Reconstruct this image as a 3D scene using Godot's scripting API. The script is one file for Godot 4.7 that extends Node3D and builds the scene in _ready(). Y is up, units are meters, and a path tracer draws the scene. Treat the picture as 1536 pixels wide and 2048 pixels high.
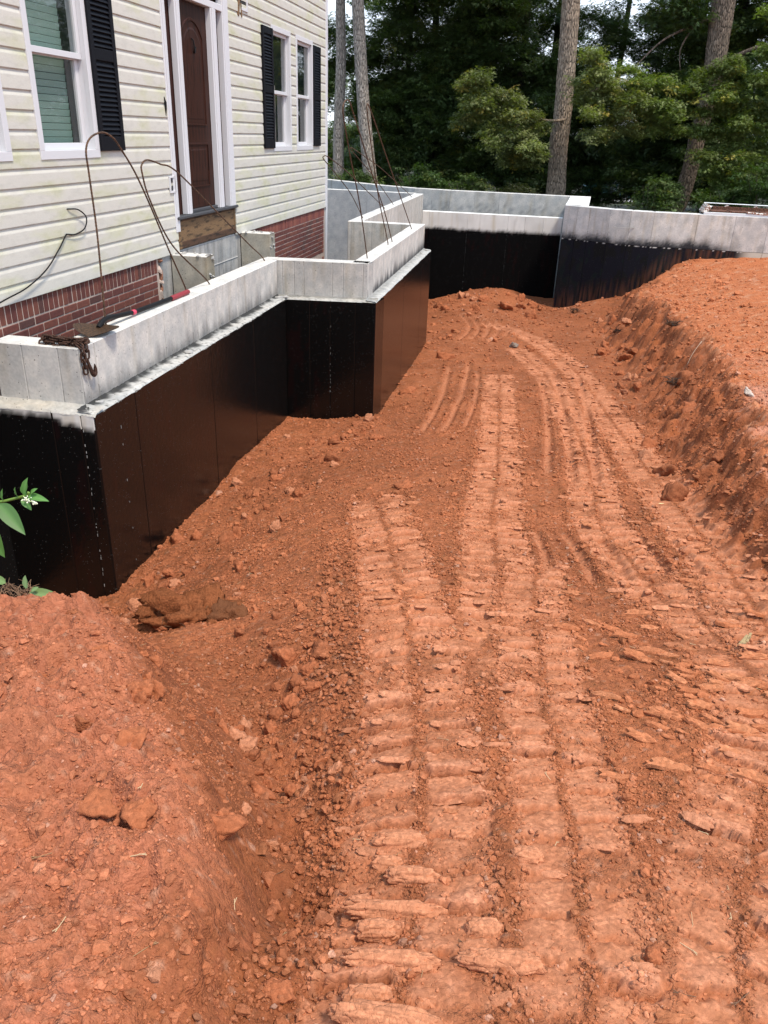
extends Node3D
# A house with a freshly poured and tarred porch foundation beside an excavated red clay track, woods behind.
# x = 0 is the face of the house, +x leads away from it, -z leads into the distance, y = 0 is the bottom edge of the siding.

const CAM := Vector3(3.7044, 1.2095, 0.0)
var rng := RandomNumberGenerator.new()
var used := {}
var T := {}          # textures
var MT := {}         # materials
var nb := FastNoiseLite.new()
var nm := FastNoiseLite.new()
var nf := FastNoiseLite.new()
var ns := FastNoiseLite.new()
var nc := FastNoiseLite.new()

class MB:
	var v := PackedVector3Array()
	var n := PackedVector3Array()
	var c := PackedColorArray()
	var uv := PackedVector2Array()
	var idx := PackedInt32Array()
	func vert(p: Vector3, nn: Vector3, col := Color.WHITE, t := Vector2.ZERO) -> int:
		v.append(p); n.append(nn); c.append(col); uv.append(t)
		return v.size() - 1
	func tri(a: int, b: int, d: int, nn: Vector3) -> void:
		if (v[b] - v[a]).cross(v[d] - v[a]).dot(nn) > 0.0:
			idx.append(a); idx.append(d); idx.append(b)
		else:
			idx.append(a); idx.append(b); idx.append(d)
	func quad(a: Vector3, b: Vector3, d: Vector3, e: Vector3, nn: Vector3, col := Color.WHITE) -> void:
		var i := v.size()
		vert(a, nn, col, Vector2(a.x + a.z, a.y)); vert(b, nn, col, Vector2(b.x + b.z, b.y)); vert(d, nn, col, Vector2(d.x + d.z, d.y)); vert(e, nn, col, Vector2(e.x + e.z, e.y))
		tri(i, i + 1, i + 2, nn); tri(i, i + 2, i + 3, nn)
	func tri3(a: Vector3, b: Vector3, d: Vector3, nn: Vector3, col := Color.WHITE) -> void:
		var i := v.size()
		vert(a, nn, col); vert(b, nn, col); vert(d, nn, col)
		tri(i, i + 1, i + 2, nn)
	func box(ctr: Vector3, size: Vector3, bev := 0.0, col := Color.WHITE, bas := Basis.IDENTITY) -> void:
		var h := size * 0.5
		var b: float = min(bev, min(h.x, min(h.y, h.z)) * 0.9)
		for a in 3:
			var u: int = (a + 1) % 3
			var w: int = (a + 2) % 3
			for s in [-1.0, 1.0]:
				var q := []
				for k in [[-1, -1], [1, -1], [1, 1], [-1, 1]]:
					var p := Vector3.ZERO
					p[a] = h[a] * s; p[u] = (h[u] - b) * k[0]; p[w] = (h[w] - b) * k[1]
					q.append(ctr + bas * p)
				var nn := Vector3.ZERO
				nn[a] = s
				quad(q[0], q[1], q[2], q[3], bas * nn, col)
			if b > 0.0:
				for su in [-1.0, 1.0]:
					for sw in [-1.0, 1.0]:
						var e := []
						for t in [[-1, 0], [1, 0], [1, 1], [-1, 1]]:
							var p := Vector3.ZERO
							p[a] = (h[a] - b) * t[0]
							p[u] = (h[u] - (b if t[1] == 0 else 0.0)) * su
							p[w] = (h[w] - (b if t[1] == 1 else 0.0)) * sw
							e.append(ctr + bas * p)
						var nn := Vector3.ZERO
						nn[u] = su * 0.7071; nn[w] = sw * 0.7071
						quad(e[0], e[1], e[2], e[3], bas * nn, col)
		if b > 0.0:
			for sx in [-1.0, 1.0]:
				for sy in [-1.0, 1.0]:
					for sz in [-1.0, 1.0]:
						var s := Vector3(sx, sy, sz)
						tri3(ctr + bas * (Vector3(h.x, h.y - b, h.z - b) * s), ctr + bas * (Vector3(h.x - b, h.y, h.z - b) * s), ctr + bas * (Vector3(h.x - b, h.y - b, h.z) * s), bas * s.normalized(), col)
	func span(lo: Vector3, hi: Vector3, bev := 0.0, col := Color.WHITE) -> void:
		box((lo + hi) * 0.5, (hi - lo).abs(), bev, col)
	func tube(pts: Array, rad: Array, sides := 8, col := Color.WHITE, closed := false) -> void:
		var m := pts.size()
		var ref := Vector3.UP
		var d0: Vector3 = (pts[1] - pts[0]).normalized()
		if abs(d0.dot(ref)) > 0.9:
			ref = Vector3.RIGHT
		var base := v.size()
		var length := 0.0
		for i in m:
			var d: Vector3
			if closed:
				d = (pts[(i + 1) % m] - pts[(i - 1 + m) % m]).normalized()
			else:
				d = (pts[min(i + 1, m - 1)] - pts[max(i - 1, 0)]).normalized()
			var s := d.cross(ref).normalized()
			ref = s.cross(d).normalized()
			if i > 0:
				length += (pts[i] - pts[i - 1]).length()
			var r: float = rad[i] if i < rad.size() else rad[rad.size() - 1]
			for k in sides + 1:
				var a := TAU * k / sides
				var o := s * cos(a) + ref * sin(a)
				vert(pts[i] + o * r, o, col, Vector2(float(k) / sides, length))
		var rings := m if closed else m - 1
		for i in rings:
			for k in sides:
				var a := base + i * (sides + 1) + k
				var b := base + ((i + 1) % m) * (sides + 1) + k
				var nn := n[a] + n[b]
				tri(a, b, b + 1, nn); tri(a, b + 1, a + 1, nn)
		if not closed:
			for e in 2:
				var i := 0 if e == 0 else m - 1
				var dd: Vector3 = (pts[0] - pts[1]).normalized() if e == 0 else (pts[m - 1] - pts[m - 2]).normalized()
				var c0 := vert(pts[i], dd, col)
				var first := v.size()
				for k in sides + 1:
					vert(v[base + i * (sides + 1) + k], dd, col)
				for k in sides:
					tri(c0, first + k, first + k + 1, dd)
	func arr() -> Array:
		var a := []
		a.resize(Mesh.ARRAY_MAX)
		a[Mesh.ARRAY_VERTEX] = v; a[Mesh.ARRAY_NORMAL] = n; a[Mesh.ARRAY_COLOR] = c; a[Mesh.ARRAY_TEX_UV] = uv; a[Mesh.ARRAY_INDEX] = idx
		return a
	func mesh() -> ArrayMesh:
		var am := ArrayMesh.new()
		am.add_surface_from_arrays(Mesh.PRIMITIVE_TRIANGLES, arr())
		return am

func numbered(called: String) -> String:
	var k: int = used.get(called, 0)
	used[called] = k + 1
	return called if k == 0 else "%s_%03d" % [called, k]

func part_name(called: String, parent: Node) -> String:
	var key := "%d/%s" % [parent.get_instance_id(), called]
	var k: int = used.get(key, 0)
	used[key] = k + 1
	return called if k == 0 else "%s_%03d" % [called, k]

func obj(called: String, mesh: Mesh, material: Material, parent: Node = self, at := Transform3D.IDENTITY) -> MeshInstance3D:
	var o := MeshInstance3D.new()
	o.mesh = mesh
	if material:
		o.material_override = material
	o.name = numbered(called) if parent == self else part_name(called, parent)
	o.transform = at
	parent.add_child(o, true)
	return o

func many(called: String, mesh: Mesh, material: Material, xf: Array, cols: Array, parent: Node = self) -> MultiMeshInstance3D:
	var mm := MultiMesh.new()
	mm.transform_format = MultiMesh.TRANSFORM_3D
	mm.use_colors = cols.size() > 0
	mm.mesh = mesh
	mm.instance_count = xf.size()
	for i in xf.size():
		mm.set_instance_transform(i, xf[i])
		if cols.size() > 0:
			mm.set_instance_color(i, cols[i])
	var o := MultiMeshInstance3D.new()
	o.multimesh = mm
	o.material_override = material
	o.name = numbered(called) if parent == self else part_name(called, parent)
	parent.add_child(o, true)
	return o

func tag(o: Node, label: String, category: String, group := "", kind := "") -> Node:
	if label: o.set_meta("label", label)
	if category: o.set_meta("category", category)
	if group: o.set_meta("group", group)
	if kind: o.set_meta("kind", kind)
	return o

func thing(called: String, label: String, category: String, at := Vector3.ZERO, group := "") -> Node3D:
	var o := Node3D.new()
	o.name = numbered(called)
	add_child(o, true)
	o.position = at
	tag(o, label, category, group)
	return o

func lin(r: float, g: float, b: float) -> Color:
	return Color(r, g, b).linear_to_srgb()

func mat(col: Color, rough := 0.85, o := {}) -> StandardMaterial3D:
	var m := StandardMaterial3D.new()
	m.albedo_color = col.linear_to_srgb()
	m.roughness = rough
	m.vertex_color_use_as_albedo = o.get("vc", false)
	m.metallic = o.get("metal", 0.0)
	if o.has("spec"):
		m.metallic_specular = o.spec
	if o.has("tex"):
		m.albedo_texture = T[o.tex]
	if o.has("bump"):
		m.heightmap_enabled = true
		m.heightmap_texture = T[o.bump]
		m.heightmap_scale = o.get("relief", 0.3)
	if o.has("scale"):
		m.uv1_triplanar = true
		m.uv1_world_triplanar = o.get("world", true)
		m.uv1_scale = o.scale
		m.uv1_triplanar_sharpness = 4.0
	if o.has("back"):
		m.backlight_enabled = true
		m.backlight = o.back
	return m

# ---------------------------------------------------------------- textures
func noise(type: int, freq: float, oct: int, sd: int) -> FastNoiseLite:
	var f := FastNoiseLite.new()
	f.noise_type = type
	f.frequency = freq
	f.seed = sd
	f.fractal_octaves = oct
	f.fractal_type = FastNoiseLite.FRACTAL_FBM if oct > 1 else FastNoiseLite.FRACTAL_NONE
	return f

func bytes(f: FastNoiseLite, w: int, h: int) -> PackedByteArray:
	var im := f.get_seamless_image(w, h)
	im.convert(Image.FORMAT_L8)
	return im.get_data()

func cell(freq: float, sd: int, ret := FastNoiseLite.RETURN_DISTANCE) -> FastNoiseLite:
	var f := noise(FastNoiseLite.TYPE_CELLULAR, freq, 1, sd)
	f.cellular_return_type = ret
	f.cellular_jitter = 1.0
	return f

func tex_l(d: PackedByteArray, w: int, h: int) -> ImageTexture:
	return ImageTexture.create_from_image(Image.create_from_data(w, h, false, Image.FORMAT_L8, d))

func make_textures() -> void:
	# crumbly clay: relief and colour
	var s := 1024
	var a := bytes(cell(0.055, 11), s, s)
	var b := bytes(cell(0.16, 12), s, s)
	var c := bytes(noise(FastNoiseLite.TYPE_SIMPLEX_SMOOTH, 0.02, 4, 13), s, s)
	var e := bytes(cell(0.055, 11, FastNoiseLite.RETURN_CELL_VALUE), s, s)
	var g := bytes(noise(FastNoiseLite.TYPE_SIMPLEX, 0.35, 2, 14), s, s)
	var hh := PackedByteArray(); hh.resize(s * s)
	var cc := PackedByteArray(); cc.resize(s * s * 3)
	for i in s * s:
		var fa := 1.0 - a[i] / 255.0
		var fb := 1.0 - b[i] / 255.0
		var fc := c[i] / 255.0
		var fg := g[i] / 255.0
		var hv := 0.34 * fa + 0.26 * fb + 0.3 * fc + 0.1 * fg
		hh[i] = int(clampf(hv * 255.0, 0, 255))
		var t := 0.86 + 0.16 * (fc - 0.5) + 0.14 * (e[i] / 255.0 - 0.5) + 0.14 * (fg - 0.5) + 0.12 * (fb - 0.5)
		var pale := clampf((e[i] / 255.0 - 0.9) * 6.0, 0.0, 1.0) * 0.1
		cc[i * 3] = int(clampf((t + pale) * 255.0, 0, 255))
		cc[i * 3 + 1] = int(clampf((t + pale * 1.2) * 253.0, 0, 255))
		cc[i * 3 + 2] = int(clampf((t + pale * 1.3) * 251.0, 0, 255))
	T["dirt_h"] = tex_l(hh, s, s)
	T["dirt_c"] = ImageTexture.create_from_image(Image.create_from_data(s, s, false, Image.FORMAT_RGB8, cc))
	# smeared clay: fine cracks and a soft grain
	s = 512
	a = bytes(noise(FastNoiseLite.TYPE_SIMPLEX_SMOOTH, 0.03, 4, 21), s, s)
	b = bytes(cell(0.03, 22, FastNoiseLite.RETURN_DISTANCE2_SUB), s, s)
	g = bytes(noise(FastNoiseLite.TYPE_SIMPLEX, 0.3, 2, 23), s, s)
	hh = PackedByteArray(); hh.resize(s * s)
	for i in s * s:
		var crack := clampf(b[i] / 255.0 * 9.0, 0.0, 1.0)
		hh[i] = int(clampf((0.45 * a[i] / 255.0 + 0.2 * g[i] / 255.0 + 0.3 * crack) * 255.0, 0, 255))
	T["clay_h"] = tex_l(hh, s, s)
	# concrete
	a = bytes(noise(FastNoiseLite.TYPE_SIMPLEX_SMOOTH, 0.008, 5, 31), s, s)
	b = bytes(noise(FastNoiseLite.TYPE_SIMPLEX_SMOOTH, 0.05, 3, 32), s, s)
	g = bytes(noise(FastNoiseLite.TYPE_SIMPLEX, 0.4, 1, 33), s, s)
	e = bytes(cell(0.05, 34), s, s)
	var e2 := bytes(cell(0.05, 34, FastNoiseLite.RETURN_CELL_VALUE), s, s)
	hh = PackedByteArray(); hh.resize(s * s)
	cc = PackedByteArray(); cc.resize(s * s * 3)
	for i in s * s:
		var hole := 0.0
		if e2[i] > 205:
			hole = clampf((10.0 + (e2[i] - 205) * 0.45 - e[i]) / 10.0, 0.0, 1.0)
		var t := 0.88 + 0.12 * (a[i] / 255.0 - 0.5) + 0.09 * (b[i] / 255.0 - 0.5) + 0.06 * (g[i] / 255.0 - 0.5)
		t *= 1.0 - 0.55 * hole
		hh[i] = int(clampf((0.7 - 0.5 * hole + 0.2 * (b[i] / 255.0 - 0.5) + 0.12 * (g[i] / 255.0 - 0.5)) * 255.0, 0, 255))
		var w := 0.02 * (a[i] / 255.0 - 0.5)
		cc[i * 3] = int(clampf((t + w) * 255.0, 0, 255))
		cc[i * 3 + 1] = int(clampf(t * 255.0, 0, 255))
		cc[i * 3 + 2] = int(clampf((t - w) * 255.0, 0, 255))
	T["conc_h"] = tex_l(hh, s, s)
	T["conc_c"] = ImageTexture.create_from_image(Image.create_from_data(s, s, false, Image.FORMAT_RGB8, cc))
	# weathered vinyl siding: faint algae and dirt on cream
	a = bytes(noise(FastNoiseLite.TYPE_SIMPLEX_SMOOTH, 0.012, 4, 41), s, s)
	b = bytes(noise(FastNoiseLite.TYPE_SIMPLEX_SMOOTH, 0.05, 4, 42), s, s)
	g = bytes(noise(FastNoiseLite.TYPE_SIMPLEX, 0.35, 2, 43), s, s)
	cc = PackedByteArray(); cc.resize(s * s * 3)
	hh = PackedByteArray(); hh.resize(s * s)
	for i in s * s:
		var al := clampf((a[i] / 255.0 - 0.45) * 2.2, 0.0, 1.0) * (0.3 + 0.7 * b[i] / 255.0)
		var d := 1.0 - 0.035 * clampf((b[i] / 255.0 - 0.5) * 3.0, 0.0, 1.0) - 0.05 * (g[i] / 255.0)
		cc[i * 3] = int(clampf((d - 0.045 * al) * 255.0, 0, 255))
		cc[i * 3 + 1] = int(clampf((d - 0.03 * al) * 255.0, 0, 255))
		cc[i * 3 + 2] = int(clampf((d - 0.15 * al) * 255.0, 0, 255))
		hh[i] = g[i]
	T["side_c"] = ImageTexture.create_from_image(Image.create_from_data(s, s, false, Image.FORMAT_RGB8, cc))
	T["grain_h"] = tex_l(hh, s, s)
	# timber
	s = 256
	a = bytes(noise(FastNoiseLite.TYPE_SIMPLEX_SMOOTH, 0.05, 4, 51), s, s)
	b = bytes(noise(FastNoiseLite.TYPE_SIMPLEX_SMOOTH, 0.015, 3, 52), s, s)
	cc = PackedByteArray(); cc.resize(s * s * 3)
	for i in s * s:
		var ring: float = 0.5 + 0.5 * sin(a[i] / 255.0 * 30.0 + b[i] / 255.0 * 9.0)
		var t := 0.62 + 0.3 * ring - 0.35 * clampf((b[i] / 255.0 - 0.55) * 3.0, 0.0, 1.0)
		cc[i * 3] = int(clampf(t * 255.0, 0, 255)); cc[i * 3 + 1] = int(clampf(t * 245.0, 0, 255)); cc[i * 3 + 2] = int(clampf(t * 228.0, 0, 255))
	T["wood_c"] = ImageTexture.create_from_image(Image.create_from_data(s, s, false, Image.FORMAT_RGB8, cc))
	# bark: vertical plates
	s = 512
	a = bytes(cell(0.05, 61, FastNoiseLite.RETURN_DISTANCE2_SUB), s, s)
	b = bytes(noise(FastNoiseLite.TYPE_SIMPLEX_SMOOTH, 0.03, 4, 62), s, s)
	cc = PackedByteArray(); cc.resize(s * s * 3)
	hh = PackedByteArray(); hh.resize(s * s)
	for i in s * s:
		var p := clampf(a[i] / 255.0 * 3.0, 0.0, 1.0)
		var t := 0.52 + 0.20 * p + 0.4 * (b[i] / 255.0 - 0.5)
		hh[i] = int(clampf((0.7 * p + 0.3 * b[i] / 255.0) * 255.0, 0, 255))
		cc[i * 3] = int(clampf(t * 255.0, 0, 255)); cc[i * 3 + 1] = int(clampf(t * 250.0, 0, 255)); cc[i * 3 + 2] = int(clampf(t * 244.0, 0, 255))
	T["bark_c"] = ImageTexture.create_from_image(Image.create_from_data(s, s, false, Image.FORMAT_RGB8, cc))
	T["bark_h"] = tex_l(hh, s, s)
	# pinholes where grey concrete shows through the black damp-proofing (alpha = pinhole)
	a = bytes(cell(0.09, 71), s, s)
	b = bytes(cell(0.09, 71, FastNoiseLite.RETURN_CELL_VALUE), s, s)
	g = bytes(noise(FastNoiseLite.TYPE_SIMPLEX_SMOOTH, 0.012, 3, 72), s, s)
	var d4 := PackedByteArray(); d4.resize(s * s * 4)
	for i in s * s:
		var on := 0.0
		var dens := clampf((g[i] / 255.0 - 0.35) * 2.2, 0.0, 1.0)
		if b[i] > 255 - int(70.0 * dens):
			on = clampf((26.0 - a[i]) / 12.0, 0.0, 1.0)
		d4[i * 4] = 150; d4[i * 4 + 1] = 150; d4[i * 4 + 2] = 148; d4[i * 4 + 3] = int(on * 95.0)
	T["speck"] = ImageTexture.create_from_image(Image.create_from_data(s, s, false, Image.FORMAT_RGBA8, d4))
	# runs and brush marks in the coating
	a = bytes(noise(FastNoiseLite.TYPE_SIMPLEX_SMOOTH, 0.03, 4, 73), s, s)
	T["run_h"] = tex_l(a, s, s)
	# rust / worn paint
	s = 256
	a = bytes(noise(FastNoiseLite.TYPE_SIMPLEX_SMOOTH, 0.04, 4, 81), s, s)
	b = bytes(noise(FastNoiseLite.TYPE_SIMPLEX, 0.3, 2, 82), s, s)
	cc = PackedByteArray(); cc.resize(s * s * 3)
	var c2 := PackedByteArray(); c2.resize(s * s * 3)
	for i in s * s:
		var t := 0.45 + 0.7 * (a[i] / 255.0 - 0.25) + 0.2 * (b[i] / 255.0 - 0.5)
		cc[i * 3] = int(clampf(t * 255.0, 0, 255)); cc[i * 3 + 1] = int(clampf(t * 240.0, 0, 255)); cc[i * 3 + 2] = int(clampf(t * 225.0, 0, 255))
		var pk := clampf((a[i] / 255.0 - 0.47) * 14.0, 0.0, 1.0)
		c2[i * 3] = int(lerpf(120.0, 225.0, pk)); c2[i * 3 + 1] = int(lerpf(78.0, 222.0, pk)); c2[i * 3 + 2] = int(lerpf(60.0, 212.0, pk))
	T["rust_c"] = ImageTexture.create_from_image(Image.create_from_data(s, s, false, Image.FORMAT_RGB8, cc))
	T["peel_c"] = ImageTexture.create_from_image(Image.create_from_data(s, s, false, Image.FORMAT_RGB8, c2))

func make_materials() -> void:
	MT["loose"] = mat(Color.WHITE, 0.95, {"vc": true, "tex": "dirt_c", "bump": "dirt_h", "relief": 1.5, "scale": Vector3.ONE / 0.9, "spec": 0.25})
	MT["pressed"] = mat(Color.WHITE, 0.85, {"vc": true, "tex": "dirt_c", "bump": "clay_h", "relief": 0.28, "scale": Vector3.ONE / 0.5, "spec": 0.2})
	MT["clod"] = mat(Color.WHITE, 0.95, {"vc": true, "tex": "dirt_c", "bump": "dirt_h", "relief": 0.5, "scale": Vector3.ONE / 0.6, "spec": 0.15})
	MT["conc"] = mat(Color.WHITE, 0.9, {"vc": true, "tex": "conc_c", "bump": "conc_h", "relief": 0.25, "scale": Vector3.ONE / 0.8, "spec": 0.3})
	MT["conc_far"] = mat(Color.WHITE, 0.9, {"vc": true, "tex": "conc_c", "bump": "conc_h", "relief": 0.4, "scale": Vector3.ONE / 1.1, "spec": 0.3})
	var tar := mat(Color.WHITE, 0.24, {"vc": true, "bump": "run_h", "relief": 0.10, "spec": 0.42})
	tar.detail_enabled = true
	tar.detail_blend_mode = BaseMaterial3D.BLEND_MODE_MIX
	tar.detail_albedo = T["speck"]
	tar.detail_uv_layer = BaseMaterial3D.DETAIL_UV_1
	MT["tar"] = tar
	var tf := tar.duplicate()
	tf.roughness = 0.9
	tf.metallic_specular = 0.1
	MT["tar_dusty"] = tf
	MT["siding"] = mat(Color(0.585, 0.57, 0.515), 0.6, {"tex": "side_c", "bump": "grain_h", "relief": 0.06, "scale": Vector3(0.4, 0.55, 0.2), "spec": 0.3})
	MT["trim"] = mat(Color(0.60, 0.605, 0.63), 0.5, {"spec": 0.3})
	MT["vinyl"] = mat(Color(0.60, 0.605, 0.625), 0.45, {"spec": 0.3})
	MT["shutter"] = mat(Color(0.0065, 0.007, 0.010), 0.55, {"spec": 0.25})
	MT["door"] = mat(Color(0.066, 0.024, 0.017), 0.45, {"tex": "wood_c", "scale": Vector3(3, 0.6, 6), "spec": 0.25})
	MT["brown"] = mat(Color(0.035, 0.013, 0.010), 0.55, {"spec": 0.25})
	MT["dark"] = mat(Color(0.02, 0.02, 0.02), 0.9)
	MT["pane"] = mat(Color(0.03, 0.05, 0.045), 0.02)
	MT["pane"].transparency = BaseMaterial3D.TRANSPARENCY_ALPHA
	MT["pane"].albedo_color.a = 0.22
	MT["blind"] = mat(Color(0.27, 0.42, 0.36), 0.6)
	MT["curtain"] = mat(Color(0.33, 0.31, 0.30), 0.9)
	MT["mortar"] = mat(Color(0.56, 0.44, 0.37), 0.95, {"tex": "conc_c", "scale": Vector3.ONE * 4.0})
	for i in 4:
		MT["brick%d" % i] = mat([Color(0.175, 0.048, 0.035), Color(0.14, 0.038, 0.030), Color(0.20, 0.06, 0.04), Color(0.11, 0.042, 0.035)][i], 0.9, {"tex": "conc_c", "bump": "grain_h", "relief": 0.15, "scale": Vector3.ONE * 5.0})
	MT["brick_cut"] = mat(Color(0.36, 0.16, 0.095), 0.95, {"tex": "conc_c", "bump": "dirt_h", "relief": 0.4, "scale": Vector3.ONE * 4.0})
	MT["timber"] = mat(Color(0.31, 0.20, 0.11), 0.85, {"tex": "wood_c", "scale": Vector3(2.0, 5.0, 0.9)})
	MT["timber_dark"] = mat(Color(0.13, 0.07, 0.04), 0.9, {"tex": "wood_c", "scale": Vector3(2.0, 5.0, 0.9)})
	MT["rebar"] = mat(Color(0.27, 0.165, 0.105), 0.8, {"tex": "rust_c", "scale": Vector3.ONE * 3.0, "metal": 0.2})
	MT["chain"] = mat(Color(0.16, 0.085, 0.062), 0.75, {"tex": "rust_c", "scale": Vector3.ONE * 9.0, "metal": 0.35})
	MT["blade"] = mat(Color(0.20, 0.125, 0.075), 0.55, {"tex": "rust_c", "scale": Vector3.ONE * 5.0, "metal": 0.4})
	MT["black"] = mat(Color(0.010, 0.010, 0.011), 0.5, {"spec": 0.25})
	MT["red"] = mat(Color(0.24, 0.022, 0.03), 0.55)
	MT["pink"] = mat(Color(0.60, 0.05, 0.10), 0.5)
	MT["bark_pale"] = mat(Color(0.86, 0.77, 0.68), 0.95, {"tex": "bark_c", "bump": "bark_h", "relief": 4.0, "scale": Vector3(1.0, 0.26, 1.0)})
	MT["bark"] = mat(Color(0.80, 0.64, 0.50), 0.95, {"tex": "bark_c", "bump": "bark_h", "relief": 6.0, "scale": Vector3(0.85, 0.2, 0.85)})
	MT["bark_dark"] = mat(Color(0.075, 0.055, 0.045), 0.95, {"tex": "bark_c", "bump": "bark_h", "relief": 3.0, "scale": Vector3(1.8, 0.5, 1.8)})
	MT["leaf"] = mat(Color.WHITE, 0.45, {"vc": true, "back": Color(0.85, 0.95, 0.35), "spec": 0.5})
	MT["litter"] = mat(Color.WHITE, 0.95, {"vc": true, "tex": "dirt_c", "scale": Vector3.ONE * 0.6})
	MT["alu"] = mat(Color(0.62, 0.66, 0.68), 0.45, {"metal": 0.3})
	MT["peel"] = mat(Color.WHITE, 0.85, {"tex": "peel_c", "scale": Vector3.ONE * 1.7})
	MT["rusty"] = mat(Color(0.30, 0.14, 0.085), 0.9, {"tex": "rust_c", "scale": Vector3.ONE * 2.0})
	MT["teal"] = mat(Color(0.02, 0.12, 0.16), 0.6)
	MT["grey"] = mat(Color(0.22, 0.23, 0.23), 0.7)
	MT["white"] = mat(Color(0.80, 0.80, 0.80), 0.6)
	MT["shed"] = mat(Color(0.09, 0.08, 0.09), 0.8)
	MT["plain"] = mat(Color.WHITE, 0.8, {"vc": true})
	MT["conc_plain"] = mat(Color(0.46, 0.45, 0.43), 0.9, {"tex": "conc_c", "bump": "conc_h", "relief": 0.25, "scale": Vector3.ONE * 3.0})
	var tfar: StandardMaterial3D = MT["tar"].duplicate()
	tfar.roughness = 0.6
	tfar.metallic_specular = 0.12
	MT["tar_far"] = tfar
	MT["clod_own"] = mat(Color(0.45, 0.15, 0.066), 0.95, {"tex": "dirt_c", "bump": "dirt_h", "relief": 0.5, "scale": Vector3.ONE / 0.5, "spec": 0.25})
	MT["clod_brown"] = mat(Color(0.37, 0.128, 0.058), 0.95, {"tex": "dirt_c", "bump": "dirt_h", "relief": 0.6, "scale": Vector3.ONE / 0.5, "spec": 0.25})
	MT["clod_pink"] = mat(Color(0.56, 0.235, 0.125), 0.95, {"tex": "dirt_c", "bump": "dirt_h", "relief": 0.5, "scale": Vector3.ONE / 0.5, "spec": 0.25})
	MT["quartz"] = mat(Color(0.66, 0.56, 0.48), 1.0, {"spec": 0.1, "tex": "dirt_c", "bump": "dirt_h", "relief": 0.3, "scale": Vector3.ONE * 4.0})
	MT["stone"] = mat(Color(0.30, 0.24, 0.20), 1.0, {"spec": 0.1, "tex": "dirt_c", "bump": "dirt_h", "relief": 0.3, "scale": Vector3.ONE * 4.0})
	MT["grey_dark"] = mat(Color(0.05, 0.052, 0.058), 0.6)
	MT["plant"] = mat(Color.WHITE, 0.5, {"vc": true, "back": Color(0.3, 0.4, 0.1), "spec": 0.4})
	MT["clod_soil"] = mat(Color(0.36, 0.125, 0.052), 1.0, {"spec": 0.1, "tex": "dirt_c", "bump": "dirt_h", "relief": 2.2, "scale": Vector3.ONE / 0.45})
	MT["soil_dark"] = mat(Color(0.17, 0.068, 0.032), 1.0, {"spec": 0.1, "bump": "dirt_h", "relief": 1.0, "scale": Vector3.ONE / 0.45})
	MT["chip"] = mat(Color(0.62, 0.48, 0.26), 0.8, {"tex": "wood_c", "scale": Vector3.ONE * 8.0})
	MT["clod_pressed"] = mat(Color(0.63, 0.265, 0.14), 0.9, {"tex": "dirt_c", "bump": "clay_h", "relief": 0.5, "scale": Vector3.ONE / 0.4, "spec": 0.2})
	var bm: StandardMaterial3D = MT["bark"].duplicate()
	bm.albedo_color = Color(0.56, 0.43, 0.33).linear_to_srgb()
	MT["bark_mid"] = bm

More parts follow.
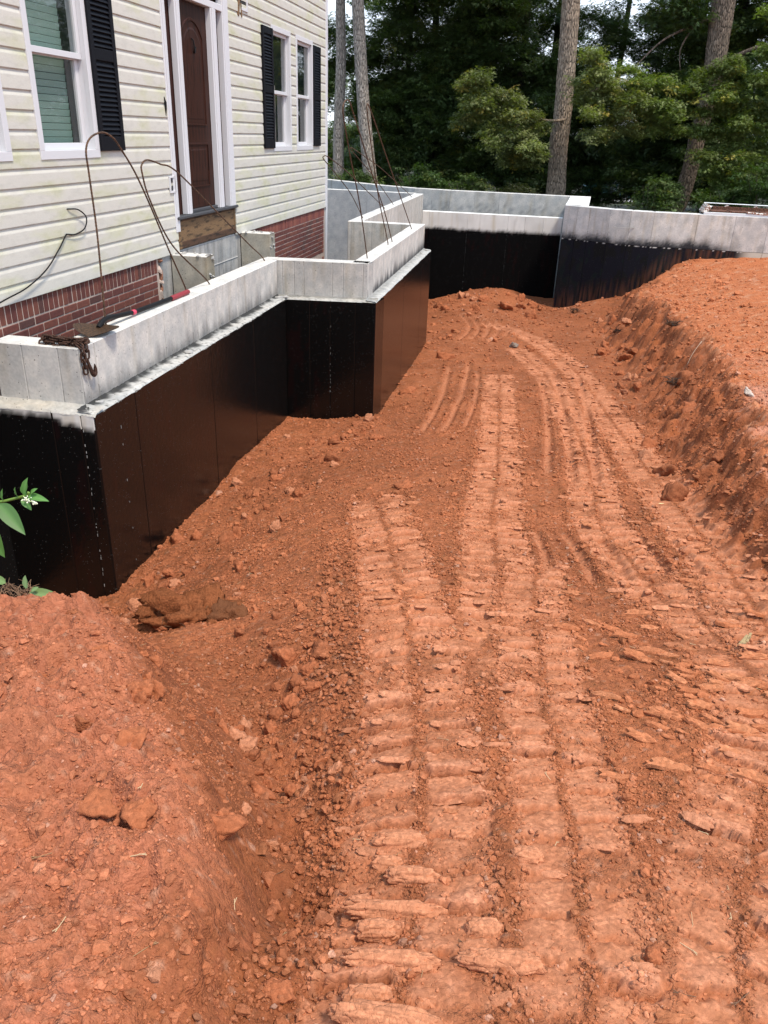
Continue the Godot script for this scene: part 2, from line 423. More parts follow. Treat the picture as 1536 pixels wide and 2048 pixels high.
# ---------------------------------------------------------------- the ground
# x, z, height of the dug-out surface where it was read off; a smooth surface goes through them
const LOW := [
	Vector3(3.5, 0.9, -0.34), Vector3(1.0, 0.9, -0.2), Vector3(5.2, 0.9, -0.36), Vector3(-1.0, 0.9, -0.2), Vector3(3.55, -1.0, -0.46), Vector3(4.5, -1.1, -0.5), Vector3(5.6, -1.1, -0.48), Vector3(3.45, -2.05, -0.70), Vector3(4.3, -2.2, -0.70), Vector3(5.3, -2.2, -0.66),
	Vector3(3.2, -3.3, -0.93), Vector3(4.2, -3.3, -0.92), Vector3(5.2, -3.3, -0.86), Vector3(4.0, -4.5, -1.15), Vector3(5.1, -4.6, -1.08), Vector3(2.95, -4.6, -1.2), Vector3(3.0, -5.6, -1.37), Vector3(4.2, -5.6, -1.36), Vector3(5.2, -5.8, -1.27),
	Vector3(3.3, -7.3, -1.62), Vector3(4.6, -7.3, -1.58), Vector3(5.5, -8.1, -1.63), Vector3(3.0, -10.0, -1.95), Vector3(4.5, -10.0, -1.93), Vector3(5.6, -11.0, -1.93), Vector3(3.0, -14.2, -2.3), Vector3(4.5, -14.2, -2.25), Vector3(5.5, -15.0, -2.22),
	Vector3(3.0, -18.2, -2.47), Vector3(4.4, -18.0, -2.5), Vector3(5.4, -18.6, -2.4), Vector3(2.2, -5.0, -1.47), Vector3(2.2, -6.5, -1.68), Vector3(2.2, -8.0, -1.82), Vector3(1.5, -5.0, -1.78), Vector3(1.5, -6.5, -1.88), Vector3(1.5, -8.2, -1.97),
	Vector3(0.82, -4.75, -2.08), Vector3(0.82, -5.7, -2.06), Vector3(0.82, -6.6, -2.08), Vector3(0.82, -7.4, -2.03), Vector3(0.82, -8.7, -2.09), Vector3(0.75, -9.5, -2.12), Vector3(1.2, -9.5, -2.15), Vector3(1.9, -9.5, -2.05), Vector3(1.9, -10.0, -2.17), Vector3(1.9, -11.5, -2.2),
	Vector3(1.9, -14.2, -2.27), Vector3(2.3, -11.5, -2.12), Vector3(2.4, -14.2, -2.3), Vector3(1.4, -15.5, -2.4), Vector3(0.9, -18.0, -2.7), Vector3(1.0, -21.9, -2.9), Vector3(1.9, -18.0, -2.5), Vector3(2.2, -21.2, -2.42), Vector3(3.0, -20.8, -2.26), Vector3(3.1, -21.9, -2.45), Vector3(3.8, -21.5, -2.68),
	Vector3(4.5, -20.6, -2.6), Vector3(5.2, -19.9, -2.25), Vector3(3.9, -19.8, -2.6), Vector3(5.9, -19.9, -2.08), Vector3(0.3, -4.2, -2.3), Vector3(0.2, -3.2, -2.1), Vector3(1.1, -4.0, -2.05), Vector3(-0.8, -3.0, -1.6), Vector3(1.5, -4.2, -1.75),
	Vector3(2.16, -2.54, -0.62), Vector3(2.48, -2.16, -0.54), Vector3(2.72, -1.85, -0.47), Vector3(2.92, -1.59, -0.42), Vector3(3.05, -1.40, -0.40), Vector3(3.10, -1.20, -0.37), Vector3(3.14, -1.00, -0.33), Vector3(1.79, -2.32, -0.55), Vector3(2.19, -2.10, -0.50), Vector3(2.41, -1.47, -0.36), Vector3(2.64, -1.57, -0.40), Vector3(2.89, -1.13, -0.32), Vector3(2.70, -1.05, -0.28), Vector3(2.23, -2.65, -0.85), Vector3(2.55, -2.36, -0.86), Vector3(2.83, -1.99, -0.76), Vector3(3.02, -1.64, -0.62), Vector3(2.04, -3.18, -1.22), Vector3(2.45, -2.82, -1.16), Vector3(2.74, -2.46, -1.09), Vector3(2.98, -2.04, -0.98), Vector3(3.13, -1.68, -0.84), Vector3(3.22, -1.36, -0.70), Vector3(3.30, -1.01, -0.53), Vector3(2.75, -3.20, -1.02), Vector3(3.04, -2.49, -0.88), Vector3(3.20, -1.95, -0.76), Vector3(3.30, -1.59, -0.66), Vector3(3.38, -1.22, -0.56),
	Vector3(1.5, -1.5, -0.33), Vector3(1.1, -2.2, -0.55), Vector3(2.9, -0.75, -0.28), Vector3(1.5, -0.4, -0.2), Vector3(0.3, -1.2, -0.45), Vector3(1.7, -2.42, -0.62), Vector3(1.6, -2.85, -1.15), Vector3(1.75, -3.35, -1.38), Vector3(1.0, -3.1, -1.5), Vector3(2.55, -3.6, -1.18), Vector3(2.1, -4.0, -1.42)]
const HIGH := [
	Vector3(5.6, 0.9, -0.4), Vector3(9.0, 0.9, -0.45), Vector3(5.6, -2.0, -0.5), Vector3(5.5, -5.4, -0.8), Vector3(5.75, -6.8, -0.92), Vector3(6.05, -8.6, -1.05), Vector3(6.25, -10.6, -1.16), Vector3(6.2, -12.9, -1.3), Vector3(6.1, -14.8, -1.4), Vector3(5.75, -17.5, -1.6), Vector3(6.5, -19.8, -1.5), Vector3(7.1, -19.8, -1.2), Vector3(8.0, -19.8, -1.1),
	Vector3(8.9, -19.8, -1.01), Vector3(7.5, -16.0, -1.2), Vector3(8.0, -12.0, -1.0), Vector3(8.0, -7.0, -0.8), Vector3(9.0, -3.0, -0.6), Vector3(12.0, -15.0, -0.9), Vector3(12.0, -8.0, -0.8), Vector3(12.0, -20.0, -0.95)]
# where the cut bank starts and where its crest runs, at a row of z
const BANK_Z := [1.0, -3.0, -4.6, -6.1, -8.1, -11.0, -14.8, -17.5, -20.0, -24.5]
const FOOT_X := [5.5, 5.2, 5.05, 5.12, 5.22, 5.32, 5.28, 5.2, 5.75, 5.75]
const CREST_X := [5.7, 5.55, 5.52, 5.68, 6.05, 6.32, 6.22, 6.05, 7.1, 7.1]

var lowg: PackedFloat32Array
var highg: PackedFloat32Array
const GX0 := -1.5
const GZ0 := -25.0
const GS := 0.125
const GNX := 125
const GNZ := 216
var tracks := []
var grooves := []

func fit(pts: Array, r0: float, relax: float) -> Array:
	var n := pts.size() + 3
	var a := []
	for i in n:
		var row := PackedFloat64Array(); row.resize(n + 1)
		a.append(row)
	for i in pts.size():
		for j in pts.size():
			var dx: float = pts[i].x - pts[j].x
			var dz: float = pts[i].y - pts[j].y
			a[i][j] = -sqrt(dx * dx + dz * dz + r0) - (relax if i == j else 0.0) * -1.0
		a[i][n - 3] = 1.0; a[i][n - 2] = pts[i].x; a[i][n - 1] = pts[i].y
		a[n - 3][i] = 1.0; a[n - 2][i] = pts[i].x; a[n - 1][i] = pts[i].y
		a[i][n] = pts[i].z
	for k in n:
		var best := k
		for i in range(k + 1, n):
			if abs(a[i][k]) > abs(a[best][k]):
				best = i
		var tmp = a[k]; a[k] = a[best]; a[best] = tmp
		var rk: PackedFloat64Array = a[k]
		for i in range(k + 1, n):
			var ri: PackedFloat64Array = a[i]
			var f := ri[k] / rk[k]
			if f == 0.0: continue
			for j in range(k, n + 1):
				ri[j] -= f * rk[j]
			a[i] = ri
	var w := PackedFloat64Array(); w.resize(n)
	for k in range(n - 1, -1, -1):
		var s: float = a[k][n]
		for j in range(k + 1, n):
			s -= a[k][j] * w[j]
		w[k] = s / a[k][k]
	return [w, r0]

func lay(pts: Array, f: Array) -> PackedFloat32Array:
	var w: PackedFloat64Array = f[0]
	var r0: float = f[1]
	var g := PackedFloat32Array()
	g.resize(GNX * GNZ)
	var n := pts.size()
	for iz in GNZ:
		var z := GZ0 + iz * GS
		for ix in GNX:
			var x := GX0 + ix * GS
			var s := w[n] + w[n + 1] * x + w[n + 2] * z
			for i in n:
				var p: Vector3 = pts[i]
				var dx := x - p.x
				var dz := z - p.y
				s -= w[i] * sqrt(dx * dx + dz * dz + r0)
			g[iz * GNX + ix] = s
	return g

func cub(a: float, b: float, c: float, d: float, t: float) -> float:
	return b + 0.5 * t * (c - a + t * (2.0 * a - 5.0 * b + 4.0 * c - d + t * (3.0 * (b - c) + d - a)))

func look(g: PackedFloat32Array, x: float, z: float) -> float:
	var fx := clampf((x - GX0) / GS, 1.0, GNX - 2.001)
	var fz := clampf((z - GZ0) / GS, 1.0, GNZ - 2.001)
	var ix := int(fx)
	var iz := int(fz)
	fx -= ix; fz -= iz
	ix = mini(ix, GNX - 3); iz = mini(iz, GNZ - 3)
	var o := (iz - 1) * GNX + ix - 1
	var a := cub(g[o], g[o + 1], g[o + 2], g[o + 3], fx)
	o += GNX
	var b := cub(g[o], g[o + 1], g[o + 2], g[o + 3], fx)
	o += GNX
	var c := cub(g[o], g[o + 1], g[o + 2], g[o + 3], fx)
	o += GNX
	var d := cub(g[o], g[o + 1], g[o + 2], g[o + 3], fx)
	return cub(a, b, c, d, fz)

func row_at(vals: Array, z: float) -> float:
	for i in BANK_Z.size() - 1:
		if z >= BANK_Z[i + 1]:
			var t: float = clampf((BANK_Z[i] - z) / (BANK_Z[i] - BANK_Z[i + 1]), 0.0, 1.0)
			return lerpf(vals[i], vals[i + 1], t)
	return vals[vals.size() - 1]

func add_track(pts: Array, half: float, seam: float, depth: float, bars: float, sd: int) -> void:
	var lo := Vector2(1e9, 1e9)
	var hi := Vector2(-1e9, -1e9)
	var fine := []
	for i in pts.size() - 1:
		for k in 4:
			var t := k / 4.0
			var a: Vector2 = pts[max(i - 1, 0)]
			var d: Vector2 = pts[min(i + 2, pts.size() - 1)]
			fine.append(Vector2(cub(a.x, pts[i].x, pts[i + 1].x, d.x, t), cub(a.y, pts[i].y, pts[i + 1].y, d.y, t)))
	fine.append(pts[pts.size() - 1])
	var run := [0.0]
	for i in range(1, fine.size()):
		run.append(run[i - 1] + (fine[i] - fine[i - 1]).length())
	for p in fine:
		lo = lo.min(p); hi = hi.max(p)
	tracks.append({"p": fine, "run": run, "lo": lo - Vector2.ONE * (half + 0.12), "hi": hi + Vector2.ONE * (half + 0.12), "half": half, "seam": seam, "depth": depth, "bars": bars, "seed": sd})

func hash1(i: int) -> float:
	var h := (i * 374761393 + 668265263) & 0x7fffffff
	h = ((h ^ (h >> 13)) * 1274126177) & 0x7fffffff
	return float((h ^ (h >> 16)) & 0xffff) / 65535.0

var press := 0.0     # set by ground_at(): how far the clay is smeared flat there
var barw := 0.0
var bankw := 0.0     # 0 on the track, 1 on top of the cut bank
var moundw := 0.0

func ground_at(x: float, z: float) -> float:
	press = 0.0
	barw = 0.0
	var y := look(lowg, minf(x, 6.2), z)
	var foot := row_at(FOOT_X, z)
	var crest := row_at(CREST_X, z)
	bankw = 0.0
	if x > foot - 1.0:
		var wob := 0.20 * nb.get_noise_2d(x * 1.4 + 40.0, z * 1.9) + 0.10 * nm.get_noise_2d(x + 9.0, z)
		var t := (x + wob - foot) / maxf(crest - foot, 0.12)
		if t > 0.0:
			var top := look(highg, x, z)
			var k := smoothstep(0.0, 1.0, clampf(t, 0.0, 1.0))
			k = lerpf(k, clampf(t, 0.0, 1.0), 0.35)
			y = lerpf(y, maxf(top, y), k)
			bankw = k
	# the heap to the left of the track
	var m := smoothstep(0.10, -0.12, x - minf(3.14, 3.05 + 0.78 * (z + 1.4)) + 0.10 * nm.get_noise_2d(x * 0.8, z * 0.8)) * smoothstep(-3.4, -2.6, z)
	moundw = m
	var rough := 0.5 + 0.9 * m + (0.9 if bankw > 0.02 and bankw < 0.98 else 0.25 * bankw)
	var side := smoothstep(2.8, 1.6, x) * (1.0 - m)
	rough += 0.3 * side
	# machine tracks
	var dig := 0.0
	var w := 0.0
	for t in tracks:
		if x < t.lo.x or z < t.lo.y or x > t.hi.x or z > t.hi.y:
			continue
		var p: Array = t.p
		var bd := 1e9
		var s := 0.0
		var off := 0.0
		for i in p.size() - 1:
			var a: Vector2 = p[i]
			var d: Vector2 = p[i + 1] - a
			var l2 := d.length_squared()
			var q := clampf(((x - a.x) * d.x + (z - a.y) * d.y) / l2, 0.0, 1.0)
			var ex := x - a.x - d.x * q
			var ez := z - a.y - d.y * q
			var e := ex * ex + ez * ez
			if e < bd:
				bd = e
				s = t.run[i] + sqrt(l2) * q
				off = (d.x * ez - d.y * ex) / sqrt(l2)
		var half: float = t.half
		off += 0.028 * nm.get_noise_2d(x * 1.3, z * 1.3) + 0.012 * nf.get_noise_2d(x, z)
		var ao := absf(off)
		if ao > half + 0.1:
			continue
		var total: float = t.run[t.run.size() - 1]
		var ends := smoothstep(0.0, 0.3, s) * smoothstep(total, total - 0.4, s)
		var inside := smoothstep(half + 0.018, half - 0.012, ao) * ends
		var lane := 0 if off < 0.0 else 1
		var f := (s - 0.12 * off) / 0.15 + (0.37 if lane == 1 else 0.0)
		var cell_i := floori(f)
		f -= cell_i
		var keep := hash1(cell_i * 7 + lane * 131 + int(t.seed) * 977)
		var patch := clampf(0.66 + 1.3 * nb.get_noise_2d(x * 2.3 + 7.0 * float(t.seed), z * 2.3), 0.0, 1.0)
		var edge := 0.13 * nm.get_noise_2d(x * 2.2 + 3.0, z * 2.2) + 0.07 * nf.get_noise_2d(x * 1.6, z * 1.6)
		var ff := 1.0 - f + edge
		var bar := smoothstep(0.22, 0.62, ff) * smoothstep(0.76, 0.70, ff)
		var groove := smoothstep(0.70, 0.77, ff) * smoothstep(0.97, 0.84, ff)
		var inlane := smoothstep(half, half - 0.02, ao + 0.03 * nm.get_noise_2d(x * 3.0, z * 3.0)) * (smoothstep(t.seam - 0.006, t.seam + 0.02, ao) if t.seam > 0.0 else 1.0)
		bar *= inlane * ends * patch * clampf(1.2 * keep + 0.1, 0.0, 1.2)
		groove *= inlane * ends * (0.25 + 0.75 * patch) * (0.5 + 0.5 * keep)
		var dd: float = -t.depth * inside + t.bars * bar - 1.05 * t.bars * groove
		if t.seam > 0.0:
			dd += 0.004 * smoothstep(t.seam, 0.0, ao) * ends
		var berm := smoothstep(half - 0.01, half + 0.03, ao) * smoothstep(half + 0.1, half + 0.03, ao) * ends
		dd += berm * (0.004 + 0.020 * maxf(0.0, nm.get_noise_2d(x + 31.0, z)))
		var ww := maxf(inside, berm * 0.5)
		if ww > 0.0:
			dig = lerpf(dig, dd, ww) if w > 0.0 else dd
			press = lerpf(press, inside * (1.0 - 0.75 * groove) * clampf(0.25 + patch, 0.0, 1.0) * (1.0 if t.seam <= 0.0 else smoothstep(t.seam * 0.4, t.seam + 0.02, ao)), ww)
			barw = lerpf(barw, bar, ww)
			w = maxf(w, ww)
	for g in grooves:
		var a: Vector2 = g.a
		var d: Vector2 = g.b - a
		if absf(x - a.x) > 0.9 or z > a.y + 0.2 or z < g.b.y - 0.2:
			continue
		var q := clampf(((x - a.x) * d.x + (z - a.y) * d.y) / d.length_squared(), 0.0, 1.0)
		var e := Vector2(x - a.x - d.x * q - g.bow * sin(q * PI), z - a.y - d.y * q).length()
		if e < 0.14:
			var k := smoothstep(g.w, g.w * 0.4, e) * smoothstep(0.0, 0.08, q) * smoothstep(1.0, 0.9, q)
			dig += -g.d * k + g.d * 0.6 * smoothstep(g.w * 0.9, g.w * 1.3, e) * smoothstep(g.w * 2.2, g.w * 1.4, e)
			press = maxf(press, 0.8 * k)
	var calm := 1.0 - 0.8 * w * press
	y += dig
	y += 0.045 * rough * nb.get_noise_2d(x, z) * (1.0 - 0.5 * w)
	y += 0.030 * rough * calm * nm.get_noise_2d(x, z)
	y += 0.012 * rough * calm * nf.get_noise_2d(x, z)
	if rough > 0.85:
		# lumps of dug clay
		var c := nc.get_noise_2d(x, z)
		y += 0.030 * (rough - 0.6) * clampf(-c, 0.0, 1.0)
		if m > 0.05 or bankw > 0.02:
			var c2 := nc.get_noise_2d(x * 0.38 + 5.0, z * 0.38)
			y += 0.095 * maxf(m, bankw * 0.5) * clampf(-c2 - 0.1, 0.0, 1.0) * (0.6 + 0.8 * nm.get_noise_2d(x, z + 44.0))
	if bankw > 0.02 and bankw < 0.98:
		y += (0.13 * nb.get_noise_3d(x * 1.2, y * 1.5, z * 1.3 + 20.0) + 0.10 * nm.get_noise_3d(x * 0.55, y * 0.6, z * 0.55)) * sin(bankw * PI)
	y += 0.005 * ns.get_noise_2d(x, z) * (0.35 + 0.65 * calm)
	return y

func ground_color(x: float, z: float, y: float) -> Color:
	var n1 := nb.get_noise_2d(x * 0.6 + 90.0, z * 0.6)
	var n2 := nm.get_noise_2d(x * 0.8 + 50.0, z * 0.8)
	var n3 := nf.get_noise_2d(x + 70.0, z)
	var col := Color(0.43, 0.146, 0.063)
	col = col.lerp(Color(0.345, 0.115, 0.050), clampf(0.5 + 1.3 * n1 + 0.5 * n2, 0.0, 1.0))
	# brown topsoil mixed into the loose spots
	col = col.lerp(Color(0.27, 0.105, 0.044), clampf((n2 + n3 * 0.5 - 0.22) * 1.8, 0.0, 1.0) * (1.0 - press) * 0.55)
	col = col.lerp(Color(0.60, 0.248, 0.130), press * (0.75 + 0.4 * n3))
	col = col.lerp(Color(0.66, 0.29, 0.165), clampf(barw, 0.0, 1.0) * 0.7)
	# the heap in front left is redder, the levelled top of the bank oranger with pink patches
	col = col.lerp(Color(0.48, 0.175, 0.095), moundw * 0.75)
	# shade on the heap flank and in the gully, put into the soil colour
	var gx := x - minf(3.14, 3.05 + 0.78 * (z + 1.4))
	var gully_shade := smoothstep(-0.10, 0.06, gx + 0.08 * n2) * smoothstep(0.52, 0.22, gx + 0.10 * n2) * smoothstep(-3.6, -2.9, z) * smoothstep(-0.5, -1.0, z)
	col = col.lerp(Color(0.265, 0.085, 0.036), 0.75 * gully_shade * (1.0 - press))
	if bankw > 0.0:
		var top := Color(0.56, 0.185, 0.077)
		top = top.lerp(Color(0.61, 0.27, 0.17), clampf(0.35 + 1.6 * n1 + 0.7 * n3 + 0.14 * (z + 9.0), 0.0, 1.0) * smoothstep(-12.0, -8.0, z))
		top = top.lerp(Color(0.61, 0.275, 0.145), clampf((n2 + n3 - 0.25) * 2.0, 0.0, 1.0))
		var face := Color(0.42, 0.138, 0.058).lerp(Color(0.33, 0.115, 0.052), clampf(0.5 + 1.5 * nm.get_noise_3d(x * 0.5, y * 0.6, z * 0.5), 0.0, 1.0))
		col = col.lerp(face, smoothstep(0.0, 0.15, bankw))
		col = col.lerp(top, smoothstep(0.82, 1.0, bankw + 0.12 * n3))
	# stray pale clay
	col = col.lerp(Color(0.58, 0.33, 0.22), clampf((n3 - 0.42) * 3.0, 0.0, 1.0) * 0.5 * (1.0 - press))
	return col

func ground_tile(a: Array, x0: float, x1: float, z0: float, z1: float, step: float) -> void:
	var nx := int(ceil((x1 - x0) / step)) + 1
	var nz := int(ceil((z0 - z1) / step)) + 1
	var sx := (x1 - x0) / (nx - 1)
	var sz := (z0 - z1) / (nz - 1)
	# one ring more than drawn, for the normals
	var hy := PackedFloat32Array(); hy.resize((nx + 2) * (nz + 2))
	var pr := PackedFloat32Array(); pr.resize(nx * nz)
	var v: PackedVector3Array = a[0]
	var n: PackedVector3Array = a[1]
	var c: PackedColorArray = a[2]
	var base := v.size()
	var cols := PackedColorArray(); cols.resize(nx * nz)
	for j in nz + 2:
		for i in nx + 2:
			var x := x0 + (i - 1) * sx
			var z := z0 - (j - 1) * sz
			var y := ground_at(x, z)
			hy[j * (nx + 2) + i] = y
			if i > 0 and j > 0 and i <= nx and j <= nz:
				var k := (j - 1) * nx + i - 1
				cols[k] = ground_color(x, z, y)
				pr[k] = press
	for j in nz:
		for i in nx:
			var o := (j + 1) * (nx + 2) + i + 1
			v.append(Vector3(x0 + i * sx, hy[o], z0 - j * sz))
			n.append(Vector3((hy[o - 1] - hy[o + 1]) / (2.0 * sx), 1.0, -(hy[o - nx - 2] - hy[o + nx + 2]) / (2.0 * sz)).normalized())
			c.append(cols[j * nx + i])
	var loose: PackedInt32Array = a[3]
	var flat: PackedInt32Array = a[4]
	for j in nz - 1:
		for i in nx - 1:
			var k := j * nx + i
			var o := base + k
			if pr[k] + pr[k + nx + 1] > 0.9:
				flat.append_array([o, o + nx + 1, o + 1, o, o + nx, o + nx + 1])
			else:
				loose.append_array([o, o + nx + 1, o + 1, o, o + nx, o + nx + 1])
	# a short skirt all round, so that tiles of unlike fineness leave no slit
	var rim := []
	for i in nx: rim.append(i)
	for j in range(1, nz): rim.append(j * nx + nx - 1)
	for i in range(nx - 2, -1, -1): rim.append((nz - 1) * nx + i)
	for j in range(nz - 2, 0, -1): rim.append(j * nx)
	var s0 := v.size()
	for k in rim:
		v.append(v[base + k] - Vector3(0, 0.06, 0)); n.append(n[base + k]); c.append(cols[k])
	for q in rim.size():
		var r := (q + 1) % rim.size()
		loose.append_array([base + rim[q], s0 + r, s0 + q, base + rim[q], base + rim[r], s0 + r])
	a[0] = v; a[1] = n; a[2] = c; a[3] = loose; a[4] = flat

func build_ground() -> void:
	lowg = lay(LOW, fit(LOW, 0.008, 0.004))
	highg = lay(HIGH, fit(HIGH, 0.05, 0.05))
	# machine tracks, from the oldest pass to the latest
	add_track([Vector2(5.05, -3.2), Vector2(5.03, -4.2), Vector2(5.0, -5.5), Vector2(4.95, -7.3), Vector2(4.74, -10.9), Vector2(4.34, -14.0), Vector2(3.7, -16.2), Vector2(2.7, -17.6)], 0.225, 0.012, 0.006, 0.024, 5)
	add_track([Vector2(4.62, -3.6), Vector2(4.44, -4.8), Vector2(4.38, -5.5), Vector2(4.42, -7.0), Vector2(4.36, -9.4), Vector2(4.05, -12.4), Vector2(3.5, -15.0)], 0.20, 0.012, 0.006, 0.022, 6)
	add_track([Vector2(3.55, -2.6), Vector2(3.74, -3.4), Vector2(3.62, -5.06), Vector2(3.56, -7.6), Vector2(3.44, -10.4), Vector2(3.36, -12.4)], 0.22, 0.012, 0.006, 0.024, 7)
	add_track([Vector2(4.4, -0.2), Vector2(4.35, -1.3), Vector2(4.8, -2.6), Vector2(4.78, -3.3), Vector2(4.66, -4.0)], 0.22, 0.012, 0.005, 0.020, 8)
	add_track([Vector2(3.98, 0.4), Vector2(4.0, -1.13), Vector2(4.01, -1.5), Vector2(3.97, -2.1), Vector2(3.92, -2.9), Vector2(3.9, -3.8), Vector2(3.95, -4.6)], 0.17, 0.012, 0.004, 0.020, 3)
	add_track([Vector2(3.62, 0.4), Vector2(3.60, -0.6), Vector2(3.585, -1.1), Vector2(3.58, -1.4), Vector2(3.53, -1.9), Vector2(3.36, -2.9), Vector2(3.08, -4.1), Vector2(2.8, -5.2), Vector2(2.62, -5.9)], 0.215, 0.014, 0.006, 0.024, 1)
	# scrapes of bucket teeth
	for g in [[4.43, -6.3, 4.56, -12.5, 0.05], [4.22, -6.3, 4.20, -12.5, 0.06], [4.02, -6.6, 4.0, -12.0, 0.05], [2.66, -8.2, 2.51, -12.9, 0.05], [2.90, -8.3, 2.79, -13.4, 0.05], [3.12, -8.6, 3.0, -12.5, 0.04]]:
		grooves.append({"a": Vector2(g[0], g[1]), "b": Vector2(g[2], g[3]), "w": g[4], "d": 0.028, "bow": 0.06})
	for g in [[4.24, -4.05, 4.10, -5.05], [4.42, -4.1, 4.33, -5.0], [4.66, -4.25, 4.58, -5.0], [4.86, -4.25, 4.77, -4.95], [3.98, -4.2, 3.9, -5.0]]:
		grooves.append({"a": Vector2(g[0], g[1]), "b": Vector2(g[2], g[3]), "w": 0.04, "d": 0.022, "bow": 0.02})
	for k in 6:
		grooves.append({"a": Vector2(2.4 + 0.22 * k, -15.2 - 0.18 * k), "b": Vector2(2.1 + 0.16 * k, -18.6 + 0.1 * k), "w": 0.06, "d": 0.04, "bow": 0.25})
	var a := [PackedVector3Array(), PackedVector3Array(), PackedColorArray(), PackedInt32Array(), PackedInt32Array()]
	ground_tile(a, 1.5, 5.0, -0.65, -2.6, 0.0062)
	ground_tile(a, 0.3, 6.2, -2.6, -5.4, 0.0135)
	ground_tile(a, 5.0, 6.2, -0.65, -2.6, 0.03)
	ground_tile(a, 0.75, 6.8, -5.4, -10.2, 0.021)
	ground_tile(a, 0.75, 7.2, -10.2, -16.0, 0.04)
	ground_tile(a, 0.5, 7.2, -16.0, -22.2, 0.055)
	ground_tile(a, 7.2, 13.0, -10.2, -20.2, 0.09)
	ground_tile(a, 6.2, 13.0, 1.0, -5.4, 0.12)
	ground_tile(a, 6.8, 13.0, -5.4, -10.2, 0.1)
	ground_tile(a, -1.4, 1.5, -0.65, -2.6, 0.04)
	ground_tile(a, -1.4, 0.3, -2.6, -5.4, 0.06)
	ground_tile(a, -1.4, 6.2, 1.0, -0.65, 0.08)
	ground_tile(a, 13.0, 80.0, 40.0, -20.2, 1.5)
	ground_tile(a, -60.0, 13.0, 40.0, 1.0, 1.5)
	ground_tile(a, -60.0, -1.4, 1.0, -2.6, 1.5)
	var am := ArrayMesh.new()
	var tan0 := PackedVector2Array()
	for surf in 2:
		var arr := []
		arr.resize(Mesh.ARRAY_MAX)
		arr[Mesh.ARRAY_VERTEX] = a[0]; arr[Mesh.ARRAY_NORMAL] = a[1]; arr[Mesh.ARRAY_COLOR] = a[2]; arr[Mesh.ARRAY_INDEX] = a[3 + surf]
		am.add_surface_from_arrays(Mesh.PRIMITIVE_TRIANGLES, arr)
		am.surface_set_material(surf, MT["loose"] if surf == 0 else MT["pressed"])
	var o := obj("ground", am, null)
	tag(o, "", "", "", "structure")

# ---------------------------------------------------------------- loose clay on it
func lump(sd: int, sub: int, flat := 1.0, rough := 0.28, chunky := true) -> ArrayMesh:
	# an uneven ball of earth, half a metre scaled down by its user: radius about 1
	var m := MB.new()
	var f := noise(FastNoiseLite.TYPE_SIMPLEX_SMOOTH, 0.9, 3, sd)
	var fc := cell(0.9, sd + 5)
	var nv := sub * 2
	var pts := []
	var rl := RandomNumberGenerator.new(); rl.seed = sd * 13 + 1
	var planes := []
	for i in (13 if chunky else 0):
		planes.append([Vector3(rl.randfn(0, 1), rl.randfn(0, 1), rl.randfn(0, 1)).normalized(), rl.randf_range(0.62, 1.05)])
	for j in sub + 1:
		for i in nv:
			var th := PI * j / sub
			var ph := TAU * i / nv
			var d := Vector3(sin(th) * cos(ph), cos(th), sin(th) * sin(ph))
			var r := 1.35 if chunky else 1.0
			for pl in planes:
				var dp: float = d.dot(pl[0])
				if dp > 0.05: r = minf(r, pl[1] / dp)
			r *= 1.0 + rough * 0.9 * f.get_noise_3dv(d * 1.8) + rough * 0.35 * fc.get_noise_3dv(d * 2.6)
			if not chunky: d.x = signf(d.x) * pow(absf(d.x), 0.55)
			pts.append(d * r * Vector3(1, flat, 1))
	var st := SurfaceTool.new()
	for j in sub + 1:
		for i in nv:
			m.vert(pts[j * nv + i], Vector3.UP)
	var acc := PackedVector3Array(); acc.resize(pts.size())
	for j in sub:
		for i in nv:
			var a := j * nv + i
			var b := j * nv + (i + 1) % nv
			for q in [[a, b, b + nv], [a, b + nv, a + nv]]:
				var nn: Vector3 = (pts[q[1]] - pts[q[0]]).cross(pts[q[2]] - pts[q[0]])
				var mid: Vector3 = pts[q[0]] + pts[q[1]] + pts[q[2]]
				if nn.dot(mid) < 0.0: nn = -nn
				for k in q: acc[k] += nn
				if nn.length_squared() > 1e-12:
					m.tri(q[0], q[1], q[2], nn)
	if sub <= 6:
		# small crumbs keep their facets
		var fm := MB.new()
		for t in range(0, m.idx.size(), 3):
			var a: Vector3 = m.v[m.idx[t]]
			var b: Vector3 = m.v[m.idx[t + 1]]
			var c: Vector3 = m.v[m.idx[t + 2]]
			var nn := (b - a).cross(c - a).normalized()
			if nn.dot(a + b + c) < 0.0: nn = -nn
			fm.tri3(a, b, c, nn)
		return fm.mesh()
	for i in pts.size():
		m.n[i] = acc[i].normalized() if acc[i].length() > 1e-9 else pts[i].normalized()
	# the poles share one normal
	for i in nv:
		m.n[i] = Vector3.UP; m.n[sub * nv + i] = Vector3.DOWN
	return m.mesh()

